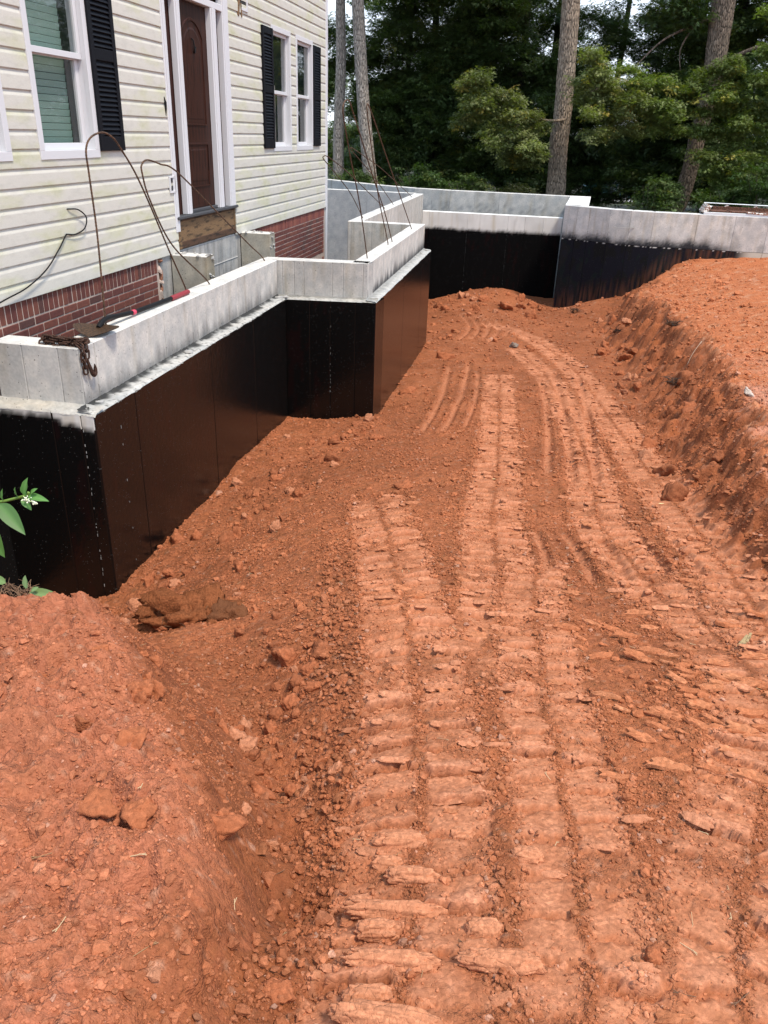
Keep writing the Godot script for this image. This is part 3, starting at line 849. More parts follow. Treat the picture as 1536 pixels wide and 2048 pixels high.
func flake(sd: int) -> ArrayMesh:
	# a broken plate of smeared clay, about 1 long, 0.5 wide, thin
	var r := RandomNumberGenerator.new(); r.seed = sd
	var m := MB.new()
	var n := 14
	var up := []
	var dn := []
	var inner := []
	for i in n:
		var a := TAU * i / n
		var e := 0.5 * (0.62 + 0.6 * r.randf())
		var p := Vector3(cos(a) * e * 1.25, 0.10 + 0.10 * r.randf() + 0.05 * sin(a * 2.0 + sd), sin(a) * e * 0.55)
		up.append(p)
		inner.append(Vector3(p.x * 0.6 + 0.05 * r.randf(), 0.13 + 0.13 * r.randf(), p.z * 0.6 + 0.04 * r.randf()))
		dn.append(Vector3(p.x * 0.96, -0.06, p.z * 0.96))
	for i in n:
		var k := (i + 1) % n
		var top := Vector3(0, 0.17, 0)
		for q in [[top, inner[i], inner[k]], [inner[i], up[i], up[k]], [inner[i], up[k], inner[k]]]:
			var nn: Vector3 = (q[1] - q[0]).cross(q[2] - q[0]).normalized()
			if nn.y < 0.0: nn = -nn
			m.tri3(q[0], q[1], q[2], nn)
		var o: Vector3 = (up[i] + up[k]) * 0.5
		m.quad(up[i], up[k], dn[k], dn[i], Vector3(o.x, 0.1, o.z * 2.0).normalized())
	return m.mesh()

func clay_tint() -> Color:
	var c := Color(0.46, 0.165, 0.077).lerp(Color(0.58, 0.25, 0.14), rng.randf() * rng.randf())
	if rng.randf() < 0.15: c = c.lerp(Color(0.25, 0.12, 0.06), 0.7)
	if rng.randf() < 0.03: c = Color(0.62, 0.42, 0.32)
	return c * (0.85 + 0.3 * rng.randf())

func scatter_clay() -> void:
	var lumps := []
	for i in 5: lumps.append(lump(300 + i, 4, 0.85, 0.4))
	var sets := []
	var tints := []
	for i in 5:
		sets.append([]); tints.append([])
	# [x0, x1, z0, z1, how many, smallest, largest]
	for area in [[2.0, 4.9, -0.7, -2.7, 110000, 0.0014, 0.0060], [2.0, 4.9, -0.7, -2.7, 5000, 0.005, 0.018], [0.6, 5.5, -2.5, -5.6, 80000, 0.0028, 0.011], [0.6, 5.5, -2.5, -5.6, 3000, 0.008, 0.028], [0.8, 6.3, -5.4, -10.5, 36000, 0.005, 0.018], [0.8, 6.9, -5.4, -10.5, 900, 0.015, 0.05], [0.8, 7.5, -10.3, -21.5, 12000, 0.008, 0.035], [0.8, 7.5, -14.0, -21.5, 700, 0.02, 0.08], [5.4, 9.5, -4.5, -19.5, 7000, 0.008, 0.03]]:
		for i in int(area[4]):
			var x := rng.randf_range(area[0], area[1])
			var z := rng.randf_range(area[3], area[2])
			var thick := 0.55 + 1.3 * nb.get_noise_2d(x * 1.7 + 200.0, z * 1.7) + 0.6 * nm.get_noise_2d(x + 80.0, z)
			var y := ground_at(x, z)
			var p := press
			if rng.randf() > clampf(thick + 0.1 * moundw, 0.06, 1.0) * (1.0 - 0.85 * p):
				continue
			var t := rng.randf()
			var r: float = area[5] + (area[6] - area[5]) * t * t * t
			var k := rng.randi() % 5
			var b := Basis.from_euler(Vector3(rng.randf() * TAU, rng.randf() * TAU, rng.randf() * TAU)).scaled(Vector3(r * rng.randf_range(0.75, 1.25), r * rng.randf_range(0.6, 0.95), r * rng.randf_range(0.75, 1.25)))
			sets[k].append(Transform3D(b, Vector3(x, y + r * 0.25, z)))
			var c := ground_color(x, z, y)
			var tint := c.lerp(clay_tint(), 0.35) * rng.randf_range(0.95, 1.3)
			tints[k].append(tint)
	for k in 5:
		tag(many("loose_clay_crumbs", lumps[k], MT["clod"], sets[k], tints[k]), "loose crumbs of red clay strewn over the tracked ground", "clay crumbs", "crumbs of clay", "stuff")
	var crumbs := [[], [], [], [], []]
	var crumb_t := [[], [], [], [], []]
	# plates of smeared clay that the cleats lifted
	# bits of straw and root
	var straw := []
	var straw_t := []
	var sm := MB.new(); sm.box(Vector3.ZERO, Vector3(1.0, 0.03, 0.03), 0.0); sm.box(Vector3(0.38, 0.02, 0.05), Vector3(0.35, 0.03, 0.03), 0.0, Color.WHITE, Basis(Vector3.UP, -0.4))
	for i in 260:
		var x := rng.randf_range(1.6, 5.2)
		var z := -0.8 - 7.5 * pow(rng.randf(), 1.6)
		var y := ground_at(x, z)
		var l := rng.randf_range(0.015, 0.055)
		straw.append(Transform3D((Basis(Vector3.UP, rng.randf() * TAU) * Basis(Vector3.BACK, rng.randf_range(-0.3, 0.3))).scaled_local(Vector3(l, 0.05, 0.05)), Vector3(x, y + 0.004, z)))
		straw_t.append([Color(0.30, 0.17, 0.08), Color(0.50, 0.36, 0.20), Color(0.16, 0.08, 0.04), Color(0.42, 0.25, 0.13)][rng.randi() % 4])
	tag(many("straw_bits", sm.mesh(), MT["plain"], straw, straw_t), "short bits of straw and root lying on the clay", "straw", "", "stuff")
	# rows of crumbs in the seams, along the edges of each track and heaped where the near heap meets it
	var loaf := []
	var loaf_t := []
	var rows := []
	for t in tracks:
		for o in [0.0, -1.0, 1.0]:
			rows.append([t.p, o * t.half, 0.012 if o == 0.0 else 0.028, 900.0, 0.0018, 0.008 if o == 0.0 else 0.011])
	rows.append([[Vector2(3.36, -0.7), Vector2(3.34, -1.3), Vector2(3.24, -1.9), Vector2(3.06, -2.7), Vector2(2.82, -3.7), Vector2(2.6, -4.6)], 0.0, 0.07, 800.0, 0.0016, 0.013])
	rows.append([[Vector2(3.30, -0.7), Vector2(3.28, -1.3), Vector2(3.16, -2.0), Vector2(2.95, -2.8), Vector2(2.7, -3.7)], 0.0, 0.11, 110.0, 0.005, 0.026])
	for r in rows:
		var p: Array = r[0]
		for i in p.size() - 1:
			var a: Vector2 = p[i]
			var d: Vector2 = p[i + 1] - a
			if a.y < -9.0: continue
			var far := clampf((-a.y - 1.0) / 8.0, 0.0, 1.0)
			var n := int(d.length() * r[3] * lerpf(1.0, 0.15, far))
			var side := Vector2(-d.y, d.x).normalized()
			for k in n:
				var q: Vector2 = a + d * rng.randf() + side * (r[1] + rng.randfn(0.0, r[2]))
				if q.y > -0.7: continue
				if nm.get_noise_2d(q.x * 1.2 + 17.0, q.y * 1.2) < -0.12 and r[2] < 0.05: continue
				if r[1] == 0.0 and r[2] < 0.02 and q.y < -2.6: continue
				var tt := rng.randf()
				var rr: float = lerpf(r[4], r[5], tt * tt * tt) * lerpf(1.0, 2.2, far)
				var y := ground_at(q.x, q.y)
				var kk := rng.randi() % 5
				var b := Basis.from_euler(Vector3(rng.randf() * TAU, rng.randf() * TAU, rng.randf() * TAU)).scaled(Vector3(rr * rng.randf_range(0.7, 1.3), rr * rng.randf_range(0.6, 0.95), rr * rng.randf_range(0.7, 1.3)))
				crumbs[kk].append(Transform3D(b, Vector3(q.x, y + rr * 0.3 + (rng.randf() * 0.012 if r[2] > 0.05 else 0.0), q.y)))
				crumb_t[kk].append(ground_color(q.x, q.y, y).lerp(clay_tint(), 0.4) * rng.randf_range(0.9, 1.25))
	for k in 5:
		tag(many("clay_crumb_rows", lumps[k], MT["clod"], crumbs[k], crumb_t[k]), "rows of clay crumbs along the edges and seams of the tracks", "clay crumbs", "crumbs of clay", "stuff")
	var fl := []
	var fs := []
	var ft := []
	for i in 4:
		fl.append(flake(500 + i)); fs.append([]); ft.append([])
	for t in tracks:
		var total: float = t.run[t.run.size() - 1]
		var s := 0.2
		while s < total - 0.2:
			s += rng.randf_range(0.05, 0.12)
			var i := 0
			while i < t.run.size() - 2 and t.run[i + 1] < s: i += 1
			var d: Vector2 = (t.p[i + 1] - t.p[i]).normalized()
			var p: Vector2 = t.p[i] + d * (s - t.run[i])
			var o: float = rng.randf_range(-1.0, 1.0) * (t.half + 0.05)
			p += Vector2(-d.y, d.x) * o
			if p.y > -0.7 or p.y < -13.0: continue
			if rng.randf() < (0.93 if p.y > -2.3 else 0.75): continue
			var y := ground_at(p.x, p.y)
			var size := rng.randf_range(0.03, 0.10) * (0.8 if p.y > -2.2 else 1.0)
			var yaw := atan2(d.x, d.y) + rng.randf_range(-0.35, 0.35)
			var b := Basis(Vector3.UP, yaw) * Basis(Vector3.RIGHT, rng.randf_range(-0.35, 0.25)) * Basis(Vector3.BACK, rng.randf_range(-0.2, 0.2))
			var k := rng.randi() % 4
			fs[k].append(Transform3D(b.scaled_local(Vector3(size, size * rng.randf_range(0.45, 0.8), size * rng.randf_range(0.6, 1.0))), Vector3(p.x, y + 0.004, p.y)))
			ft[k].append(Color(0.54, 0.195, 0.088).lerp(Color(0.61, 0.25, 0.125), rng.randf()) * rng.randf_range(0.85, 1.05))
	# lips of clay left standing between the cleats
	for t in tracks:
		var total: float = t.run[t.run.size() - 1]
		var c := 1
		while c * 0.15 < total - 0.15:
			for lane in 2:
				var keep := hash1((c * 7 + lane * 131 + int(t.seed) * 977))
				var s0 := (c + 0.36 - (0.37 if lane == 1 else 0.0)) * 0.15
				var i := 0
				while i < t.run.size() - 2 and t.run[i + 1] < s0: i += 1
				var d: Vector2 = (t.p[i + 1] - t.p[i]).normalized()
				var side := Vector2(-d.y, d.x)
				var o: float = t.seam + 0.03
				while o < t.half:
					var s := s0 + 0.12 * o * (1.0 if lane == 1 else -1.0)
					var l := rng.randf_range(0.035, 0.11)
					o += l * 0.5
					var p: Vector2 = t.p[i] + d * (s - t.run[i] + rng.randf_range(-0.016, 0.016)) + side * o * (1.0 if lane == 1 else -1.0)
					o += l * 0.5
					if p.y > -0.7 or p.y < -15.0 or rng.randf() > 0.12 + 0.42 * keep: continue
					var y := ground_at(p.x, p.y)
					var b := Basis(Vector3.UP, atan2(-side.y, side.x) + 0.12 + rng.randf_range(-0.22, 0.22)) * Basis(Vector3.RIGHT, rng.randf_range(-0.05, 0.42)) * Basis(Vector3.BACK, rng.randf_range(-0.12, 0.12))
					var k := rng.randi() % 4
					if rng.randf() < (0.97 if p.y > -2.3 else 0.6):
						loaf.append(Transform3D(b.scaled_local(Vector3(l * 0.56, rng.randf_range(0.004, 0.011), rng.randf_range(0.010, 0.021))), Vector3(p.x, y + 0.002, p.y)))
						loaf_t.append(ground_color(p.x, p.y, y).lerp(Color(0.63, 0.27, 0.148), rng.randf_range(0.3, 0.9)) * rng.randf_range(0.95, 1.06))
						continue
					fs[k].append(Transform3D(b.scaled_local(Vector3(l * 0.8, rng.randf_range(0.03, 0.07), rng.randf_range(0.045, 0.085))), Vector3(p.x, y - 0.002, p.y)))
					ft[k].append(ground_color(p.x, p.y, y).lerp(Color(0.61, 0.26, 0.14), rng.randf_range(0.3, 1.0)) * rng.randf_range(0.92, 1.08))
			c += 1
	# the torn-off plates to the right of the track
	for i in 110:
		var x := 4.25 + rng.randfn(0.35, 0.28)
		var z := -2.9 + rng.randfn(0.0, 0.6)
		var y := ground_at(x, z)
		var size := rng.randf_range(0.04, 0.13)
		var b := Basis(Vector3.UP, rng.randf_range(-0.5, 0.3)) * Basis(Vector3.RIGHT, rng.randf_range(-0.2, 0.4)) * Basis(Vector3.BACK, rng.randf_range(-0.25, 0.25))
		var k := rng.randi() % 4
		fs[k].append(Transform3D(b.scaled_local(Vector3(size, size * 0.6, size * 0.7)), Vector3(x, y + 0.006, z)))
		ft[k].append(Color(0.53, 0.185, 0.083).lerp(Color(0.60, 0.245, 0.12), rng.randf()))
	tag(many("clay_ridges", lump(350, 12, 1.0, 0.42, false), MT["clod"], loaf, loaf_t), "broken ridges of clay pressed up between the track cleats", "clay ridges", "ridges of clay", "stuff")
	for k in 4:
		tag(many("clay_flakes", fl[k], MT["clod"], fs[k], ft[k]), "thin broken plates of smeared clay lifted by the tracks", "clay flakes", "flakes of clay", "stuff")

func clods() -> void:
	var big := []
	for i in 6: big.append(lump(400 + i, 16, 0.8, 0.34))
	# x, z, radius, label
	var own := [
		[2.84, -6.05, 0.085, "round red clod beside the left track, halfway to the porch corner"], [2.93, -2.95, 0.06, "round brown clod at the edge of the near heap"], [0.95, -5.62, 0.10, "upright stone leaning on the tarred wall near its front corner"], [2.12, -10.9, 0.13, "red boulder lying near the foot of the tarred bump-out"],
		[2.35, -13.4, 0.15, "largest red boulder beside the far end of the bump-out"], [3.5, -14.9, 0.10, "grey stone in the middle of the track, far down"], [2.2, -8.05, 0.09, "smooth clod on the slope below the inside corner"], [4.55, -1.12, 0.055, "large brown clod at the lower right edge of the view"], [4.16, -1.34, 0.03, "triangular red clod standing up on the right of the track"],
		[2.83, -1.24, 0.055, "flat-faced clod on the heap, lower left"], [2.93, -1.25, 0.045, "squarish clod next to the flat-faced one on the heap"], [3.06, -1.42, 0.05, "rounded clod in the gully between heap and track"], [2.78, -1.52, 0.045, "pale clod on the right flank of the heap"], [3.33, -1.07, 0.038, "pale clod against the left edge of the nearest track bar"],
		[2.62, -1.85, 0.05, "clod on the shoulder of the heap above the gully"], [5.72, -10.2, 0.16, "brown clod half way up the cut bank"], [5.9, -8.05, 0.055, "white quartz stone on the rim of the cut bank"], [5.62, -9.0, 0.14, "orange clod on the bank below the white stone"]]
	for e in own:
		var y := ground_at(e[0], e[1])
		var o: MeshInstance3D = obj("dirt_clod" if not "stone" in e[3] else "stone", big[rng.randi() % 6], MT["clod_own"], self, Transform3D(Basis.from_euler(Vector3(rng.randf() * 0.6, rng.randf() * TAU, rng.randf() * 0.6)).scaled_local(Vector3(e[2], e[2] * rng.randf_range(0.7, 1.0), e[2] * rng.randf_range(0.7, 1.0))), Vector3(e[0], y + e[2] * 0.08, e[1])))
		if "white quartz" in e[3]: o.material_override = MT["quartz"]
		elif "grey stone" in e[3]: o.material_override = MT["stone"]
		elif "brown" in e[3]: o.material_override = MT["clod_brown"]
		tag(o, e[3], "stone" if "stone" in e[3] else "dirt clod")
	# the loaves of clay squeezed up between the cleats right in front
	var loaves := []
	for i in 4: loaves.append(lump(360 + i, 26, 1.0, 0.30, false))
	var ridge := [[3.555, -1.185, 0.112, "long smooth clay loaf, third from the bottom of the nearest track"], [3.522, -1.087, 0.057, "short fat clay loaf, second from the bottom of the nearest track"], [3.571, -1.031, 0.119, "broad clay loaf at the bottom edge of the view"], [3.505, -1.295, 0.055, "short clay loaf above the long smooth one"], [3.535, -1.374, 0.133, "long cracked clay loaf, the widest in the nearest track"], [3.803, -1.232, 0.100, "crumbly clay loaf in the right lane of the nearest track"], [3.763, -1.336, 0.048, "small clay loaf alone in the right lane"], [3.562, -1.498, 0.073, "thin clay loaf above the cracked one"], [3.484, -1.554, 0.045, "small pale clay loaf on the left lane's outer side"], [3.506, -1.634, 0.081, "crumbling clay loaf farther up the left lane"], [3.865, -1.623, 0.046, "square pale clay lump in the right lane"], [3.679, -1.709, 0.039, "small clay lump between both lanes"]]
	for i in ridge.size():
		var e: Array = ridge[i]
		var y := ground_at(e[0], e[1])
		var o := obj("clay_ridge", loaves[i % 4], MT["clod_pressed"], self, Transform3D(Basis(Vector3.UP, 0.13 + 0.06 * sin(i * 2.3)).scaled_local(Vector3(e[2], 0.024 + 0.06 * e[2], 0.026)), Vector3(e[0], y + 0.003, e[1])))
		tag(o, e[3], "clay ridge", "ridges of clay in the nearest track")
	var spots := []
	for i in 46:
		spots.append([Vector2(rng.randf_range(0.95, 2.0), rng.randf_range(-9.2, -4.4)), rng.randf_range(0.035, 0.075), "red clod on the slope under the tarred porch wall", "clods along the tarred wall"])
	for i in 40:
		spots.append([Vector2(rng.randf_range(2.0, 3.15), rng.randf_range(-2.7, -0.9)), rng.randf_range(0.016, 0.04), "red clod lying on the near heap of dug clay", "clods on the near heap"])
	for i in 46:
		var z := rng.randf_range(-20.5, -6.0)
		spots.append([Vector2(row_at(FOOT_X, z) + rng.randf_range(-0.25, 0.35), z), rng.randf_range(0.04, 0.13), "red clod fallen to the foot of the cut bank", "clods under the cut bank"])
	for i in 26:
		spots.append([Vector2(rng.randf_range(1.4, 5.0), rng.randf_range(-21.6, -18.6)), rng.randf_range(0.05, 0.16), "red clod on the ridge of spoil at the rear wall", "clods at the rear wall"])
	for i in 34:
		var z := rng.randf_range(-3.9, -1.9)
		spots.append([Vector2(2.98 - 0.36 * (-z - 1.9) + rng.randf_range(-0.12, 0.3), z), rng.randf_range(0.02, 0.05), "red clod in the gully between the heap and the track", "clods in the gully"])
	for s in spots:
		var p: Vector2 = s[0]
		var y := ground_at(p.x, p.y)
		var r: float = s[1]
		var o := obj("dirt_clod", big[rng.randi() % 6], [MT["clod_own"], MT["clod_own"], MT["clod_brown"], MT["clod_pink"]][rng.randi() % 4], self, Transform3D(Basis.from_euler(Vector3(rng.randf() * 3.0, rng.randf() * TAU, rng.randf() * 3.0)).scaled_local(Vector3(r, r * 0.8, r * rng.randf_range(0.75, 1.1))), Vector3(p.x, y + r * 0.15, p.y)))
		tag(o, s[2], "dirt clod", s[3])

# ---------------------------------------------------------------- poured walls
func conc(p: Vector3, warm := 0.0) -> Color:
	var n1 := nb.get_noise_2d(p.x * 1.1 + p.z * 0.9, p.y * 1.6)
	var n2 := nm.get_noise_2d(p.x + p.z, p.y * 0.5 + 11.0)
	var st := nm.get_noise_2d((p.x + p.z) * 1.6 + 60.0, p.y * 0.12)
	var c := Color(0.65, 0.63, 0.59) * (1.0 + 0.12 * n1 + 0.05 * n2)
	c = c.lerp(Color(0.50, 0.43, 0.31), clampf(st * 1.6 - 0.25 + warm, 0.0, 1.0) * 0.7)
	c = c.lerp(Color(0.30, 0.30, 0.30), clampf((n1 + st - 0.45) * 2.0, 0.0, 1.0) * 0.3)
	return c

# A run of wall between two points of its face, cut into form panels. out = the way the face looks.
# black(p) tells how much damp-proofing covers the face at p.
func panels(parent: Node, called: String, a: Vector2, b: Vector2, out: Vector2, y0: float, y1: float, thick: float, cuts: Array, step: float, material: Material, tint: Callable, cap := true) -> void:
	var edges := [0.0]
	for c in cuts: edges.append(c)
	edges.append(1.0)
	for i in edges.size() - 1:
		var m := MB.new()
		var p0 := a.lerp(b, edges[i])
		var p1 := a.lerp(b, edges[i + 1])
		slab(m, p0, p1, out, y0, y1, thick, step, tint, cap)
		obj(called, m.mesh(), material, parent)

func slab(m: MB, p0: Vector2, p1: Vector2, out: Vector2, y0: float, y1: float, thick: float, step: float, tint: Callable, cap := true) -> void:
	var l := (p1 - p0).length()
	var d := (p1 - p0) / l
	var o3 := Vector3(out.x, 0, out.y)
	var bev := 0.007
	var nx: int = max(1, int(l / step))
	var ny: int = max(1, int((y1 - y0) / step))
	var shade := 0.93 + 0.14 * rng.randf()
	var base := m.v.size()
	for j in ny + 1:
		for i in nx + 1:
			var s := lerpf(bev, l - bev, float(i) / nx)
			var y := lerpf(y0, y1 - bev, float(j) / ny)
			var q := p0 + d * s
			var p := Vector3(q.x, y, q.y)
			var c: Color = tint.call(p) * shade
			m.vert(p, o3, c, Vector2((p0.x + p0.y) + s, -y))
	for j in ny:
		for i in nx:
			var k := base + j * (nx + 1) + i
			m.tri(k, k + 1, k + nx + 2, o3); m.tri(k, k + nx + 2, k + nx + 1, o3)
	# chamfers at both ends and along the top
	var dv := Vector3(d.x, 0, d.y)
	var f := func(s: float, y: float, back: float) -> Vector3:
		var q := p0 + d * s - out * back
		return Vector3(q.x, y, q.y)
	var cs: Color = tint.call(f.call(l * 0.5, (y0 + y1) * 0.5, 0.0)) * 0.9
	for e in 2:
		var s0 := bev if e == 0 else l - bev
		var s1 := 0.0 if e == 0 else l
		var nn := (o3 + (dv if e == 1 else -dv)).normalized()
		var rows: int = max(1, int((y1 - y0) / 0.1))
		for r in rows:
			var ya := lerpf(y0, y1 - bev, float(r) / rows)
			var yb := lerpf(y0, y1 - bev, float(r + 1) / rows)
			var ca: Color = tint.call(f.call(s1, (ya + yb) * 0.5, 0.0)) * 0.85
			m.quad(f.call(s0, ya, 0.0), f.call(s1, ya, bev), f.call(s1, yb, bev), f.call(s0, yb, 0.0), nn, ca)
			m.quad(f.call(s1, ya, bev), f.call(s1, ya, thick), f.call(s1, yb, thick), f.call(s1, yb, bev), dv if e == 1 else -dv, ca)
	if cap:
		var nt: int = max(1, int(l / 0.06))
		for i in nt:
			var sa := l * i / nt
			var sb := l * (i + 1) / nt
			var pm: Vector3 = f.call(sa, y1, thick * 0.5)
			var g := 1.06 + 0.16 * nm.get_noise_2d(pm.x * 2.0, pm.z * 2.0)
			var ct := Color(0.74, 0.725, 0.69) * g
			var wob := 0.006 * nf.get_noise_2d(sa + p0.x * 7.0, p0.y * 3.0)
			var wob2 := 0.006 * nf.get_noise_2d(sb + p0.x * 7.0, p0.y * 3.0)
			m.quad(f.call(sa, y1 - bev, 0.0), f.call(sb, y1 - bev, 0.0), f.call(sb, y1, bev + 0.004 + wob2), f.call(sa, y1, bev + 0.004 + wob), (o3 + Vector3.UP).normalized(), ct)
			m.quad(f.call(sa, y1, bev + 0.004 + wob), f.call(sb, y1, bev + 0.004 + wob2), f.call(sb, y1, thick), f.call(sa, y1, thick), Vector3.UP, ct)
	m.quad(f.call(0.0, y0, thick), f.call(l, y0, thick), f.call(l, y1, thick), f.call(0.0, y1, thick), -o3, cs)

# the rough shelf on top of the thicker lower wall
func ledge(parent: Node, a: Vector2, b: Vector2, out: Vector2, y: float, w: float, soot: float, warm: float) -> void:
	var m := MB.new()
	var l := (b - a).length()
	var d := (b - a) / l
	var n := int(l / 0.02)
	var nk := 8
	var base := m.v.size()
	var hts := []
	for i in n + 1:
		for k in nk + 1:
			var t := float(k) / nk
			var s := l * i / n
			var q := a + d * s + out * (w * t + (0.0015 * nf.get_noise_2d(s * 0.8 + a.x, a.y) + 0.007 * nm.get_noise_2d(s * 0.9, a.x) if k == nk else 0.0))
			var h := y + 0.006 * nf.get_noise_2d(q.x * 1.5, q.y * 1.5) + 0.004 * ns.get_noise_2d(q.x, q.y) - 0.012 * t
			if k == 0: h += 0.014
			if k == nk: h -= 0.016
			var c := Color(0.55, 0.545, 0.52) * (1.0 + 0.2 * nf.get_noise_2d(q.x + 5.0, q.y))
			c = c.lerp(Color(0.55, 0.46, 0.33), warm * clampf(0.6 + nb.get_noise_2d(s, 3.0), 0.0, 1.0))
			var bl := smoothstep(0.62, 0.1, t + 0.5 * nm.get_noise_2d(s * 1.2, 7.0 + a.x) + 0.12 * nf.get_noise_2d(q.x * 1.2, q.y * 0.8)) * soot
			bl = maxf(bl, smoothstep(0.30, 0.55, nf.get_noise_2d(q.x * 1.3 + 20.0, q.y * 1.3)) * 0.8 * soot)
			c = c.lerp(Color(0.03, 0.03, 0.03), clampf(bl, 0.0, 1.0))
			m.vert(Vector3(q.x, h, q.y), Vector3.UP, c)
	for i in n:
		for k in nk:
			var o := base + i * (nk + 1) + k
			var nn := Vector3.UP
			m.tri(o, o + 1, o + nk + 2, nn); m.tri(o, o + nk + 2, o + nk + 1, nn)
	var st := MB.new()
	for i in n + 1:
		for k in nk + 1:
			var o := i * (nk + 1) + k
			var p := m.v[o]
			var pa := m.v[o + 1] if k < nk else p
			var pb := m.v[o - 1] if k > 0 else p
			var pc := m.v[o + nk + 1] if i < n else p
			var pd := m.v[o - nk - 1] if i > 0 else p
			var nn := (pa - pb).cross(pc - pd)
			if nn.y < 0.0: nn = -nn
			m.n[o] = nn.normalized()
	obj("ledge", m.mesh(), MT["conc"], parent)

func fins(parent: Node, a: Vector2, b: Vector2, out: Vector2, y0: float, y1: float, at: Array, strength: float) -> void:
	# thin broken ridges of mortar where the form panels met, bare of coating
	var m := MB.new()
	var o3 := Vector3(out.x, 0, out.y)
	var d := (b - a).normalized()
	for t in at:
		var q := a.lerp(b, t)
		var y := y1
		while y > y0:
			var h := rng.randf_range(0.006, 0.03)
			if rng.randf() < strength:
				var s := rng.randf_range(-0.003, 0.003)
				var w := rng.randf_range(0.0012, 0.0032)
				m.box(Vector3(q.x, y - h * 0.5, q.y) + Vector3(d.x, 0, d.y) * s + o3 * 0.001, Vector3(w if absf(d.x) > 0.5 else 0.004, h, 0.004 if absf(d.x) > 0.5 else w), 0.0, Color(0.40, 0.40, 0.39) * rng.randf_range(0.4, 1.1))
			y -= h + rng.randf_range(0.0, 0.05)
	if m.v.size() > 0:
		tag(obj("form_fins", m.mesh(), MT["plain"], parent), "", "", "", "stuff")

func dark_edge(p: Vector3, y: float, soft: float) -> float:
	var e := y + 0.03 * nm.get_noise_2d((p.x + p.z) * 1.3, 2.0) + 0.02 * nf.get_noise_2d(p.x + p.z, p.y)
	return smoothstep(e + soft, e - soft, p.y)

func tar_tint(p: Vector3, y: float, soft: float, dusty := 0.0) -> Color:
	var k := dark_edge(p, y, soft)
	var t := Color(0.007, 0.006, 0.006) * (1.0 + 0.3 * nm.get_noise_2d((p.x + p.z) * 2.0, p.y * 0.3))
	if dusty > 0.0:
		t = Color(0.014, 0.0145, 0.0165) * (1.0 + 0.25 * nb.get_noise_2d(p.x * 2.0, p.y * 1.0))
		var splash := clampf(dusty * (0.30 + 0.9 * nf.get_noise_2d(p.x * 1.3, p.y * 0.06)) * smoothstep(0.55, 0.0, p.y - ground_at(p.x, p.z + 0.25)), 0.0, 0.8)
		t = t.lerp(Color(0.30, 0.12, 0.06), splash)
	return conc(p).lerp(t, k)

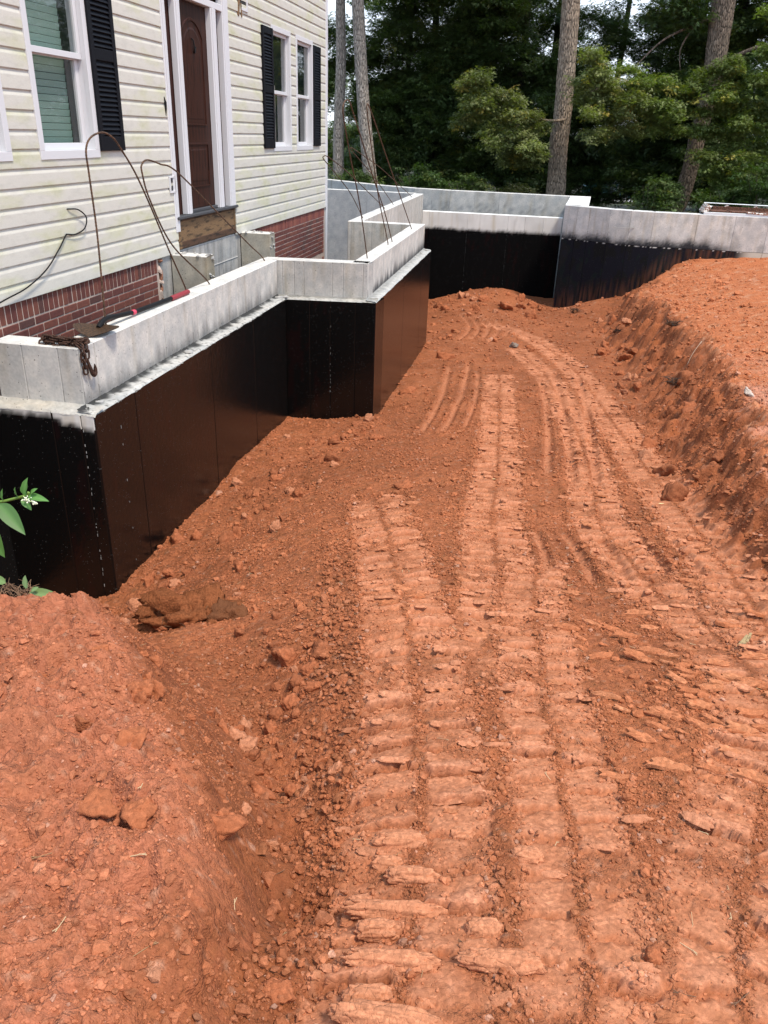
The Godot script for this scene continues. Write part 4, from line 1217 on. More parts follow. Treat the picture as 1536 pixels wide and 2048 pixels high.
func porch_walls() -> void:
	var w := thing("porch_foundation", "poured concrete porch foundation with black tarred lower walls beside the house", "foundation")
	var soot := func(y: float, amt: float) -> Callable:
		return func(p: Vector3) -> Color:
			var k := smoothstep(0.17 + 0.16 * nm.get_noise_2d((p.x + p.z) * 0.9, 5.0), 0.0, p.y - y) * amt
			k += 0.35 * amt * smoothstep(0.3, 0.0, p.y - y) * clampf(0.3 + nm.get_noise_2d((p.x + p.z) * 2.2, p.y * 0.25), 0.0, 1.0)
			return conc(p, -0.1).lerp(Color(0.035, 0.035, 0.04), clampf(k, 0.0, 0.97))
	var plain := func(p: Vector3) -> Color: return conc(p, 0.12)
	# upper, thinner band: front return, long face, jog, bump-out
	panels(w, "concrete_panel", Vector2(0.03, -4.92), Vector2(0.685, -4.92), Vector2(0, 1), -0.61, -0.2, 0.2, [0.34, 0.76], 0.03, MT["conc"], plain)
	panels(w, "concrete_panel", Vector2(0.69, -4.925), Vector2(0.69, -9.40), Vector2(1, 0), -0.61, -0.2, 0.2, [0.045, 0.30, 0.43, 0.455, 0.70, 0.86], 0.03, MT["conc"], soot.call(-0.61, 0.55))
	panels(w, "concrete_panel", Vector2(0.49, -9.40), Vector2(1.765, -9.57), Vector2(-0.13, 0.99).normalized(), -0.61, -0.2, 0.2, [0.20, 0.31, 0.40, 0.67, 0.77, 0.955], 0.03, MT["conc"], plain)
	panels(w, "concrete_panel", Vector2(1.77, -9.575), Vector2(1.77, -14.45), Vector2(1, 0), -0.61, -0.2, 0.2, [0.06, 0.2, 0.33, 0.48, 0.5, 0.75, 0.88], 0.03, MT["conc"], soot.call(-0.61, 0.85))
	panels(w, "concrete_panel", Vector2(0.44, -14.25), Vector2(1.57, -14.25), Vector2(0, 1), -1.4, -0.2, 0.2, [0.05, 0.38, 0.56, 0.60, 0.84], 0.04, MT["conc"], func(p: Vector3) -> Color: return conc(p, 0.45 if p.x > 0.9 and p.x < 1.1 and p.y > -0.5 else 0.0))
	panels(w, "concrete_panel", Vector2(0.66, -14.452), Vector2(0.66, -22.1), Vector2(1, 0), -2.9, -0.2, 0.22, [0.12, 0.2, 0.36, 0.48, 0.62, 0.74, 0.9], 0.05, MT["conc"], func(p: Vector3) -> Color: return tar_tint(p, -0.98, 0.05))
	panels(w, "concrete_panel", Vector2(-6.0, -22.1), Vector2(0.44, -22.1), Vector2(0, 1), -2.9, -0.2, 0.22, [0.3, 0.62, 0.80, 0.95], 0.1, MT["conc_far"], func(p: Vector3) -> Color: return Color(0.52, 0.525, 0.53) * (1.0 + 0.12 * nb.get_noise_2d(p.x, p.y * 2.0)))
	# the shelf
	ledge(w, Vector2(0.02, -4.92), Vector2(0.83, -4.92), Vector2(0, 1), -0.612, 0.13, 0.05, 0.6)
	ledge(w, Vector2(0.69, -4.80), Vector2(0.69, -9.40), Vector2(1, 0), -0.612, 0.13, 0.95, 0.1)
	ledge(w, Vector2(0.69, -9.43), Vector2(1.90, -9.59), Vector2(-0.13, 0.99).normalized(), -0.614, 0.13, 0.5, 0.3)
	ledge(w, Vector2(1.77, -9.46), Vector2(1.77, -14.47), Vector2(1, 0), -0.612, 0.13, 0.35, 0.0)
	# the thicker lower wall, tarred
	panels(w, "tarred_panel", Vector2(-0.02, -4.79), Vector2(0.815, -4.79), Vector2(0, 1), -3.0, -0.628, 0.33, [0.62, 0.88], 0.025, MT["tar"], func(p: Vector3) -> Color: return tar_tint(p, -0.655 - 0.10 * clampf((p.x - 0.45) * 3.0, 0.0, 1.0), 0.03), false)
	panels(w, "tarred_panel", Vector2(0.82, -4.795), Vector2(0.82, -9.42), Vector2(1, 0), -3.0, -0.628, 0.33, [0.13, 0.46, 0.72], 0.03, MT["tar"], func(p: Vector3) -> Color: return tar_tint(p, -0.56, 0.008), false)
	panels(w, "tarred_panel", Vector2(0.82, -9.30), Vector2(1.895, -9.445), Vector2(-0.13, 0.99).normalized(), -3.0, -0.628, 0.33, [0.27, 0.5, 0.78], 0.03, MT["tar"], func(p: Vector3) -> Color: return tar_tint(p, -0.60, 0.015), false)
	panels(w, "tarred_panel", Vector2(1.90, -9.445), Vector2(1.90, -14.47), Vector2(1, 0), -3.0, -0.628, 0.33, [0.07, 0.42, 0.78], 0.03, MT["tar"], func(p: Vector3) -> Color: return tar_tint(p, -0.56, 0.008), false)
	fins(w, Vector2(0.0, -4.79), Vector2(0.82, -4.79), Vector2(0, 1), -2.3, -0.74, [0.885], 0.6)
	fins(w, Vector2(0.82, -4.79), Vector2(0.82, -9.42), Vector2(1, 0), -2.2, -0.7, [0.075], 0.3)
	fins(w, Vector2(0.82, -9.30), Vector2(1.90, -9.445), Vector2(-0.13, 0.99).normalized(), -2.2, -0.66, [0.5], 0.3)
	# bits of mortar left on the shelf
	for s in [[0.765, -6.55, 0.05], [0.72, -6.35, 0.025], [0.74, -9.28, 0.06], [0.80, -9.33, 0.05], [1.80, -13.9, 0.05], [1.84, -14.3, 0.06], [0.73, -5.05, 0.03]]:
		var o := obj("mortar_crumb", lump(int(s[0] * 1000), 7, 0.35, 0.4), MT["conc_plain"], w, Transform3D(Basis(Vector3.UP, s[1] * 3.0).scaled_local(Vector3(s[2], s[2], s[2] * 0.7)), Vector3(s[0], -0.615, s[1])))

func rear_walls() -> void:
	# low wall between the porch and the retaining wall
	var low := thing("low_rear_wall", "low concrete wall with tarred base spanning the far end of the dig", "wall")
	panels(low, "concrete_panel", Vector2(0.662, -22.1), Vector2(4.30, -22.1), Vector2(0, 1), -3.2, -0.62, 0.24, [0.05, 0.33, 0.62, 0.74, 0.87], 0.04, MT["tar_far"], func(p: Vector3) -> Color: return tar_tint(p, -1.02, 0.05), true)
	fins(low, Vector2(0.662, -22.1), Vector2(4.30, -22.1), Vector2(0, 1), -2.6, -1.0, [0.33, 0.62], 0.5)
	# the tall wall behind it and the one that swings out to the right are one pour
	var r := thing("retaining_wall", "long curved concrete retaining wall in front of the woods, dusty black below", "retaining wall")
	var bp := [Vector2(-9.0, -32.0), Vector2(-6.0, -29.0), Vector2(-2.9, -26.4), Vector2(-1.9, -25.55), Vector2(-1.0, -24.85), Vector2(0.1, -24.25), Vector2(1.15, -24.06), Vector2(2.55, -24.02), Vector2(4.5, -23.95)]
	for i in bp.size() - 1:
		var d: Vector2 = (bp[i + 1] - bp[i]).normalized()
		panels(r, "concrete_panel", bp[i], bp[i + 1], Vector2(-d.y, d.x) if -d.y * 0 + d.x > 0 else Vector2(d.y, -d.x), -3.2, -0.2, 0.26, [0.5], 0.08, MT["conc_far"], func(p: Vector3) -> Color: return conc(p).lerp(Color(0.27, 0.275, 0.28), clampf((nf.get_noise_2d(p.x * 0.5, p.y * 0.7) + 0.9 * smoothstep(-0.35, -0.62, p.y) - 0.95) * 5.0, 0.0, 1.0) * 0.5))
	var m := MB.new()
	var cp := [Vector2(4.28, -20.6), Vector2(4.86, -20.6), Vector2(5.02, -24.2), Vector2(4.50, -24.2)]
	# end block that turns back to the tall wall
	panels(r, "concrete_panel", Vector2(4.50, -24.2), Vector2(4.28, -20.6), Vector2(-0.998, 0.06).normalized(), -3.2, -0.2, 0.55, [0.5, 0.8], 0.06, MT["tar_far"], func(p: Vector3) -> Color: return tar_tint(p, -0.95, 0.06))
	var cv := [Vector2(4.28, -20.6), Vector2(4.58, -20.42), Vector2(4.86, -20.27), Vector2(5.3, -20.02), Vector2(5.75, -19.86), Vector2(6.25, -19.76), Vector2(7.2, -19.78), Vector2(8.0, -19.78), Vector2(8.7, -19.76), Vector2(10.2, -19.76), Vector2(13.0, -19.8)]
	for i in cv.size() - 1:
		var d: Vector2 = (cv[i + 1] - cv[i]).normalized()
		var out := Vector2(-d.y, d.x)
		if out.y < 0.0: out = -out
		panels(r, "concrete_panel", cv[i], cv[i + 1], out, -0.9365, -0.2, 0.3, [], 0.035, MT["conc_far"], func(p: Vector3) -> Color:
			var k := smoothstep(-0.62, -0.93, p.y + 0.10 * nm.get_noise_2d(p.x * 0.8, 3.0) + 0.04 * nf.get_noise_2d(p.x, p.y)) * smoothstep(8.6, 7.6, p.x)
			var st := clampf((nb.get_noise_2d(p.x * 1.6 + 3.0, p.y * 1.2) - 0.15) * 4.0, 0.0, 1.0) * smoothstep(6.8, 7.4, p.x)
			return conc(p, 0.05).lerp(Color(0.36, 0.35, 0.32), st * 0.6).lerp(Color(0.035, 0.036, 0.04), k * k))
		panels(r, "tarred_panel", cv[i], cv[i + 1], out, -3.2, -0.937, 0.3, [], 0.03, MT["tar_dusty"], func(p: Vector3) -> Color:
			var b := tar_tint(p, -0.935, 0.004, 0.38)
			return b.lerp(Color(0.50, 0.46, 0.38), smoothstep(8.1, 8.5, p.x)), false)
	# level joint on the second panel
	m.box(Vector3(5.82, -0.56, -19.83), Vector3(0.86, 0.006, 0.012), 0.0, Color(0.36, 0.35, 0.32), Basis(Vector3.UP, 0.2))
	obj("form_line", m.mesh(), MT["plain"], r)

func stub_walls() -> void:
	var tint := func(p: Vector3) -> Color: return (conc(p, 0.18) * Color(0.72, 0.69, 0.62))
	for k in 2:
		var z: float = [-7.98, -10.06][k]
		var o := thing("concrete_stub_wall", ["chipped concrete stub wall left of the doorway, by the broken brick edge", "square-ended concrete stub wall right of the doorway"][k], "wall")
		var m := MB.new()
		var st := 0.03
		slab(m, Vector2(0.005, z), Vector2(0.395, z), Vector2(0, 1), -1.6, 0.0 + 0.012 * k, 0.2, 0.05, tint)
		obj("wall_face", m.mesh(), MT["conc"], o)
		# broken rim
		for i in 16:
			var s := rng.randf_range(0.03, 0.05)
			var p := Vector3(rng.randf_range(0.02, 0.39), 0.0 + 0.01 * k, z - rng.randf_range(0.0, 0.18)) if i < 9 else Vector3(0.395, rng.randf_range(-0.4, 0.0), z - rng.randf_range(0.0, 0.17))
			obj("chip", lump(700 + i, 6, 0.5, 0.4), MT["conc_plain"], o, Transform3D(Basis.from_euler(Vector3(rng.randf(), rng.randf() * 6.0, rng.randf())).scaled_local(Vector3.ONE * s * 0.6), p))

# ---------------------------------------------------------------- the house
const ROW := 0.127
const END_Z := -14.38
# openings in the siding: z nearer, z farther, y low, y high
const HOLES := [[-4.64, -5.50, 0.945, 2.435], [-5.86, -6.725, 0.945, 2.435], [-8.17, -9.90, -0.05, 3.2], [-11.47, -12.325, 0.93, 2.42], [-12.60, -13.495, 0.93, 2.42]]

func siding_piece(z0: float, z1: float, yb: float, ya: float, yt: float) -> ArrayMesh:
	# one course of Dutch lap between heights ya and yt, its lower edge at yb
	var prof := [Vector2(0.010, 0.0), Vector2(0.0225, 0.0005), Vector2(0.0235, 0.004), Vector2(0.0225, 0.045), Vector2(0.0210, 0.086), Vector2(0.0198, 0.091), Vector2(0.0135, 0.108), Vector2(0.0110, 0.117), Vector2(0.0100, 0.127)]
	var pts := []
	for i in prof.size():
		var p: Vector2 = prof[i]
		var y := yb + p.y
		if y >= ya - 1e-5 and y <= yt + 1e-5:
			pts.append(Vector2(p.x, y))
		if i < prof.size() - 1:
			var q: Vector2 = prof[i + 1]
			for lim in [ya, yt]:
				if (y < lim - 1e-5 and yb + q.y > lim + 1e-5):
					pts.append(Vector2(lerpf(p.x, q.x, (lim - y) / (q.y - p.y)), lim))
	var m := MB.new()
	for i in pts.size() - 1:
		var d: Vector2 = pts[i + 1] - pts[i]
		var nn := Vector3(d.y, -d.x, 0).normalized()
		m.quad(Vector3(pts[i].x, pts[i].y, z0), Vector3(pts[i].x, pts[i].y, z1), Vector3(pts[i + 1].x, pts[i + 1].y, z1), Vector3(pts[i + 1].x, pts[i + 1].y, z0), nn)
	for i in pts.size() - 1:
		for e in 2:
			var z := z0 if e == 0 else z1
			m.quad(Vector3(pts[i].x, pts[i].y, z), Vector3(pts[i + 1].x, pts[i + 1].y, z), Vector3(-0.002, pts[i + 1].y, z), Vector3(-0.002, pts[i].y, z), Vector3(0, 0, 1 if e == 0 else -1))
	return m.mesh()

func house() -> void:
	var h := thing("house", "cream vinyl sided house with black shutters on a red brick base", "house")
	# siding, course by course, cut round the openings
	for r in 27:
		var yb := r * ROW
		var yt := yb + ROW
		var cuts := [-3.0, END_Z + 0.01]
		for o in HOLES:
			if yt > o[2] and yb < o[3]:
				cuts.append(o[0]); cuts.append(o[1])
		cuts.sort(); cuts.reverse()
		for i in cuts.size() - 1:
			var za: float = cuts[i]
			var zb: float = cuts[i + 1]
			if za - zb < 0.02: continue
			var ya := yb
			var yc := yt
			var mid := (za + zb) * 0.5
			var skip := false
			for o in HOLES:
				if mid < o[0] and mid > o[1] and yt > o[2] and yb < o[3]:
					if yb < o[2] - 0.01: yc = minf(yc, o[2])
					elif yt > o[3] + 0.01: ya = maxf(ya, o[3])
					else: skip = true
			if skip or yc - ya < 0.012: continue
			# the lowest courses stop short of the stripped doorway, the end one broken
			obj("siding_board", siding_piece(za, zb, yb, ya, yc), MT["siding"], h)
	# structure behind the siding
	var m := MB.new()
	var zc := [-3.0]
	for o in HOLES: zc.append(o[0]); zc.append(o[1])
	zc.append(END_Z)
	for i in zc.size() - 1:
		if i % 2 == 0:
			m.span(Vector3(-0.11, 0.0, zc[i + 1]), Vector3(-0.004, 5.3, zc[i]))
		else:
			var o: Array = HOLES[(i - 1) / 2]
			if o[2] > 0.0: m.span(Vector3(-0.11, 0.0, zc[i + 1]), Vector3(-0.004, o[2], zc[i]))
			m.span(Vector3(-0.11, o[3], zc[i + 1]), Vector3(-0.004, 5.3, zc[i]))
	obj("sheathing", m.mesh(), MT["timber_dark"], h)
	m = MB.new()
	m.span(Vector3(-0.004, 27 * ROW, END_Z), Vector3(0.012, 5.3, -3.0), 0.002)
	obj("upper_siding", m.mesh(), MT["siding"], h)
	m = MB.new()
	m.span(Vector3(-8.0, -3.0, END_Z), Vector3(-7.85, 5.3, -2.9)); m.span(Vector3(-7.85, -3.0, END_Z), Vector3(-0.115, 5.3, END_Z + 0.12)); m.span(Vector3(-7.85, -3.0, -3.02), Vector3(-0.115, 5.3, -2.9))
	m.span(Vector3(-7.85, -0.2, END_Z + 0.12), Vector3(-0.115, 0.0, -3.02)); m.span(Vector3(-7.85, 2.75, END_Z + 0.12), Vector3(-0.115, 2.85, -3.02)); m.span(Vector3(-7.85, 5.2, END_Z + 0.12), Vector3(-0.115, 5.3, -3.02))
	m.span(Vector3(-3.2, 0.0, END_Z + 0.12), Vector3(-3.1, 2.75, -3.02))
	obj("inner_shell", m.mesh(), MT["shed"], h)
	m = MB.new()
	for s in [-1.0, 1.0]:
		var nn := Vector3(s * 0.5, 0.87, 0).normalized()
		var e := Vector3(-4.0 + s * 4.45, 5.1, 0)
		m.quad(Vector3(-4.0, 7.6, -2.6), Vector3(-4.0, 7.6, END_Z - 0.3), Vector3(e.x, e.y, END_Z - 0.3), Vector3(e.x, e.y, -2.6), nn)
	obj("roof", m.mesh(), MT["shed"], h)
	# brick base
	m = MB.new()
	m.span(Vector3(-0.25, -1.35, -7.69), Vector3(-0.002, 0.0, -4.9))
	obj("mortar_bed", m.mesh(), MT["mortar"], h)
	m = MB.new(); m.span(Vector3(-0.25, -1.35, END_Z + 0.02), Vector3(-0.002, 0.0, -10.2))
	obj("mortar_bed", m.mesh(), MT["mortar"], h)
	m = MB.new()
	m.span(Vector3(-0.30, -3.0, END_Z), Vector3(-0.008, -1.35, -4.8)); m.span(Vector3(-0.30, -1.4, -10.2), Vector3(-0.06, -0.02, -7.74))
	obj("footing_wall", m.mesh(), MT["conc_plain"], h)
	m = MB.new(); m.span(Vector3(-0.30, -3.0, -4.795), Vector3(-0.008, -0.62, -3.0), 0.0, Color(0.008, 0.008, 0.008))
	obj("tarred_footing", m.mesh(), MT["tar"], h)
	var bm := MB.new(); bm.box(Vector3.ZERO, Vector3(0.05, 0.0565, 0.193), 0.004)
	var sm := MB.new(); sm.box(Vector3.ZERO, Vector3(0.05, 0.165, 0.0585), 0.004)
	var hm := MB.new(); hm.box(Vector3.ZERO, Vector3(0.05, 0.0565, 0.0915), 0.004)
	var meshes := [bm.mesh(), sm.mesh(), hm.mesh()]
	var list := []
	for side in [[-4.2, -7.68], [-10.22, END_Z + 0.025]]:
		var z: float = side[0] - 0.033
		while z > side[1] + 0.03:
			list.append([1, Vector3(-0.022, -0.058, z)])
			z -= 0.0692
		for r in 15:
			var y := -0.145 - 0.036 - r * 0.0665
			z = side[0] - (0.1 if r % 2 == 0 else 0.0)
			if r % 2 == 0:
				list.append([2, Vector3(-0.022, y, side[0] - 0.047)])
			while z > side[1] + 0.02:
				if z - 0.193 > side[1]:
					list.append([0, Vector3(-0.022, y, z - 0.098)])
				elif z - 0.0915 > side[1]:
					list.append([2, Vector3(-0.022, y, z - 0.047)])
				z -= 0.2025
	# nearest ones singly, the rest as one part
	var seen := []
	for e in list:
		var p: Vector3 = e[1]
		var cover := p.y < -0.2 - 0.47 * 0.41 - 0.04 and p.z > -14.2 and not (p.z < -10.25 and p.y > -0.75)
		if p.z > -4.9 or cover: continue
		seen.append([(p - CAM).length() * (1.0 if e[0] == 0 else 1.35), e])
	seen.sort_custom(func(a, b): return a[0] < b[0])
	var rest := MB.new()
	for i in seen.size():
		var e: Array = seen[i][1]
		var jit := Vector3(rng.randf_range(-0.0015, 0.0015), rng.randf_range(-0.001, 0.001), rng.randf_range(-0.002, 0.002))
		if i < 285:
			obj("brick", meshes[e[0]], MT["brick%d" % [0, 0, 1, 1, 2, 2, 0, 1, 3][rng.randi() % 9]], h, Transform3D(Basis.IDENTITY, e[1] + jit))
		else:
			var c: Color = [Color(0.205, 0.062, 0.045), Color(0.17, 0.05, 0.04), Color(0.235, 0.078, 0.052)][rng.randi() % 3]
			rest.box(e[1] + jit, [Vector3(0.05, 0.0565, 0.193), Vector3(0.05, 0.165, 0.0585), Vector3(0.05, 0.0565, 0.0915)][e[0]], 0.0, c)
	if rest.v.size() > 0:
		var rb := obj("far_bricks", rest.mesh(), MT["plain"], h)
		rb.set_meta("kind", "stuff")
	# torn edge of the brickwork by the doorway
	for i in 9:
		var y := -0.03 - i * 0.0665
		var o := obj("broken_brick", lump(800 + i, 6, 0.75, 0.45), MT["brick_cut"] if i % 2 == 0 else MT["mortar"], h, Transform3D(Basis.from_euler(Vector3(i, i * 1.7, 0.3 * i)).scaled_local(Vector3(0.036, 0.028, 0.055)), Vector3(-0.012, y, -7.70 - (0.045 if i % 2 == 0 else 0.0))))
	# corner post and downspout
	m = MB.new()
	m.span(Vector3(-0.05, 0.0, END_Z - 0.012), Vector3(0.026, 5.2, END_Z + 0.075), 0.004)
	obj("corner_post", m.mesh(), MT["trim"], h)
	m = MB.new()
	m.span(Vector3(-0.045, -1.3, END_Z - 0.085), Vector3(0.022, 5.1, END_Z - 0.018), 0.008)
	obj("downspout", m.mesh(), MT["vinyl"], h)
	# windows and shutters
	window(h, -4.64, -5.50, 0.945, 2.435, "blind")
	window(h, -5.86, -6.725, 0.945, 2.435, "blind")
	window(h, -11.47, -12.325, 0.93, 2.42, "curtain")
	window(h, -12.60, -13.495, 0.93, 2.42, "curtain")
	for s in [[-6.73, -7.145, 0.99, 2.42], [-11.055, -11.475, 0.965, 2.375], [-13.50, -13.91, 0.975, 2.375]]:
		shutter(h, s[0], s[1], s[2], s[3])
	doorway(h)
	# torn hole where a lamp was
	m = MB.new()
	m.span(Vector3(-0.003, 2.42, -10.56), Vector3(0.019, 2.72, -10.26), 0.0)
	obj("torn_hole", m.mesh(), MT["dark"], h)
	m = MB.new()
	for b in [[-10.30, 2.55, 0.05, 0.36, -0.25], [-10.36, 2.44, 0.03, 0.14, 0.1]]:
		m.box(Vector3(0.022, b[1], b[0]), Vector3(0.012, b[3], b[2]), 0.001, Color.WHITE, Basis(Vector3.RIGHT, b[4]))
	obj("torn_lath", m.mesh(), MT["timber"], h)
	m = MB.new()
	m.span(Vector3(0.019, 2.44, -10.57), Vector3(0.034, 2.47, -10.36), 0.002); m.span(Vector3(0.019, 2.47, -10.57), Vector3(0.034, 2.74, -10.54), 0.002)
	obj("lamp_block", m.mesh(), MT["vinyl"], h)
	# socket box left of the door
	var sb := obj("socket_box", ring_mesh(-8.035, -8.165, 0.585, 0.745, 0.020, 0.02, 0.036), MT["vinyl"], h)
	m = MB.new()
	m.span(Vector3(0.018, 0.60, -8.15), Vector3(0.022, 0.73, -8.05)); m.box(Vector3(0.026, 0.70, -8.10), Vector3(0.012, 0.04, 0.03), 0.005); m.box(Vector3(0.026, 0.635, -8.10), Vector3(0.012, 0.04, 0.03), 0.005)
	obj("socket", m.mesh(), MT["grey_dark"], sb)
	# iron hook
	m = MB.new()
	m.tube([Vector3(0.02, 1.45, -8.075), Vector3(0.032, 1.40, -8.075), Vector3(0.03, 1.34, -8.08), Vector3(0.024, 1.28, -8.085)], [0.006, 0.012, 0.009, 0.003], 6)
	obj("hook", m.mesh(), MT["black"], h)

func ring_mesh(z0: float, z1: float, y0: float, y1: float, w: float, xa: float, xb: float) -> ArrayMesh:
	# a picture frame lying on the wall; z0 is the nearer edge
	var m := MB.new()
	m.span(Vector3(xa, y0, z1), Vector3(xb, y0 + w, z0), 0.002)
	m.span(Vector3(xa, y1 - w, z1), Vector3(xb, y1, z0), 0.002)
	m.span(Vector3(xa, y0 + w, z0 - w), Vector3(xb, y1 - w, z0), 0.002)
	m.span(Vector3(xa, y0 + w, z1), Vector3(xb, y1 - w, z1 + w), 0.002)
	return m.mesh()

func window(h: Node, z0: float, z1: float, y0: float, y1: float, kind: String) -> void:
	var w := obj("window", ring_mesh(z0 + 0.005, z1 - 0.005, y0 - 0.005, y1 + 0.005, 0.062, -0.01, 0.030), MT["vinyl"], h)
	obj("sill", ring_mesh(z0 + 0.012, z1 - 0.012, y0 - 0.03, y0 + 0.001, 0.012, 0.0, 0.022), MT["trim"], w)
	var a := z0 - 0.055
	var b := z1 + 0.055
	# liner
	var m := MB.new()
	m.span(Vector3(-0.10, y0 + 0.045, a), Vector3(-0.005, y1 - 0.045, a + 0.02)); m.span(Vector3(-0.10, y0 + 0.045, b - 0.02), Vector3(-0.005, y1 - 0.045, b))
	m.span(Vector3(-0.10, y1 - 0.055, b), Vector3(-0.005, y1 - 0.035, a)); m.span(Vector3(-0.10, y0 + 0.035, b), Vector3(-0.005, y0 + 0.055, a))
	obj("jamb", m.mesh(), MT["vinyl"], w)
	var ym := (y0 + y1) * 0.5 - 0.02
	obj("upper_sash", ring_mesh(a, b, ym - 0.02, y1 - 0.055, 0.042, -0.045, -0.012), MT["vinyl"], w)
	obj("lower_sash", ring_mesh(a, b, y0 + 0.055, ym + 0.022, 0.05, -0.085, -0.050), MT["vinyl"], w)
	m = MB.new(); m.quad(Vector3(-0.03, ym, a - 0.03), Vector3(-0.03, ym, b + 0.03), Vector3(-0.03, y1 - 0.07, b + 0.03), Vector3(-0.03, y1 - 0.07, a - 0.03), Vector3.RIGHT)
	obj("pane", m.mesh(), MT["pane"], w)
	m = MB.new(); m.quad(Vector3(-0.068, y0 + 0.08, a - 0.03), Vector3(-0.068, y0 + 0.08, b + 0.03), Vector3(-0.068, ym, b + 0.03), Vector3(-0.068, ym, a - 0.03), Vector3.RIGHT)
	obj("pane", m.mesh(), MT["pane"], w)
	if kind == "blind":
		var y := y0 + 0.12
		var sl := MB.new(); sl.box(Vector3.ZERO, Vector3(0.004, 0.0465, a - b - 0.10), 0.001, Color.WHITE, Basis(Vector3.BACK, -0.18))
		var slm := sl.mesh()
		while y < y1 - 0.06:
			obj("blind_slat", slm, MT["blind"], w, Transform3D(Basis.IDENTITY, Vector3(-0.14, y, (a + b) * 0.5 + 0.01)))
			y += 0.050
	else:
		for e in [[0.05, 0.30], [0.62, 0.97]]:
			m = MB.new()
			var n := 24
			for i in n:
				var t0 := lerpf(e[0], e[1], float(i) / n)
				var t1 := lerpf(e[0], e[1], float(i + 1) / n)
				var x0 := -0.20 + 0.025 * sin(t0 * 70.0)
				var x1 := -0.20 + 0.025 * sin(t1 * 70.0)
				m.quad(Vector3(x0, y0, lerpf(a, b, t0)), Vector3(x1, y0, lerpf(a, b, t1)), Vector3(x1, ym + 0.1, lerpf(a, b, t1)), Vector3(x0, ym + 0.1, lerpf(a, b, t0)), Vector3(1, 0, 0.7 * cos(t0 * 70.0)).normalized())
			obj("curtain", m.mesh(), MT["curtain"], w)

func shutter(h: Node, z0: float, z1: float, y0: float, y1: float) -> void:
	var m := MB.new()
	var xa := 0.018
	var xb := 0.05
	m.span(Vector3(xa, y0, z0 - 0.055), Vector3(xb, y1, z0), 0.004); m.span(Vector3(xa, y0, z1), Vector3(xb, y1, z1 + 0.055), 0.004)
	var ym := y0 + (y1 - y0) * 0.47
	for r in [[y0, y0 + 0.11], [ym, ym + 0.085], [y1 - 0.08, y1]]:
		m.span(Vector3(xa, r[0], z1 + 0.055), Vector3(xb - 0.003, r[1], z0 - 0.055), 0.003)
	m.span(Vector3(xa, y0 + 0.05, z1 + 0.05), Vector3(xa + 0.008, y1 - 0.05, z0 - 0.05))
	var s := obj("shutter", m.mesh(), MT["shutter"], h)
	var lm := MB.new()
	lm.box(Vector3.ZERO, Vector3(0.007, 0.040, z0 - z1 - 0.108), 0.002, Color.WHITE, Basis(Vector3.BACK, 0.62))
	var mesh := lm.mesh()
	for part in [[y0 + 0.12, ym - 0.008], [ym + 0.095, y1 - 0.09]]:
		var n := int((part[1] - part[0]) / 0.0345)
		for i in n:
			obj("louvre", mesh, MT["shutter"], s, Transform3D(Basis.IDENTITY, Vector3(xa + 0.017, part[0] + (i + 0.5) * (part[1] - part[0]) / n, (z0 + z1) * 0.5)))

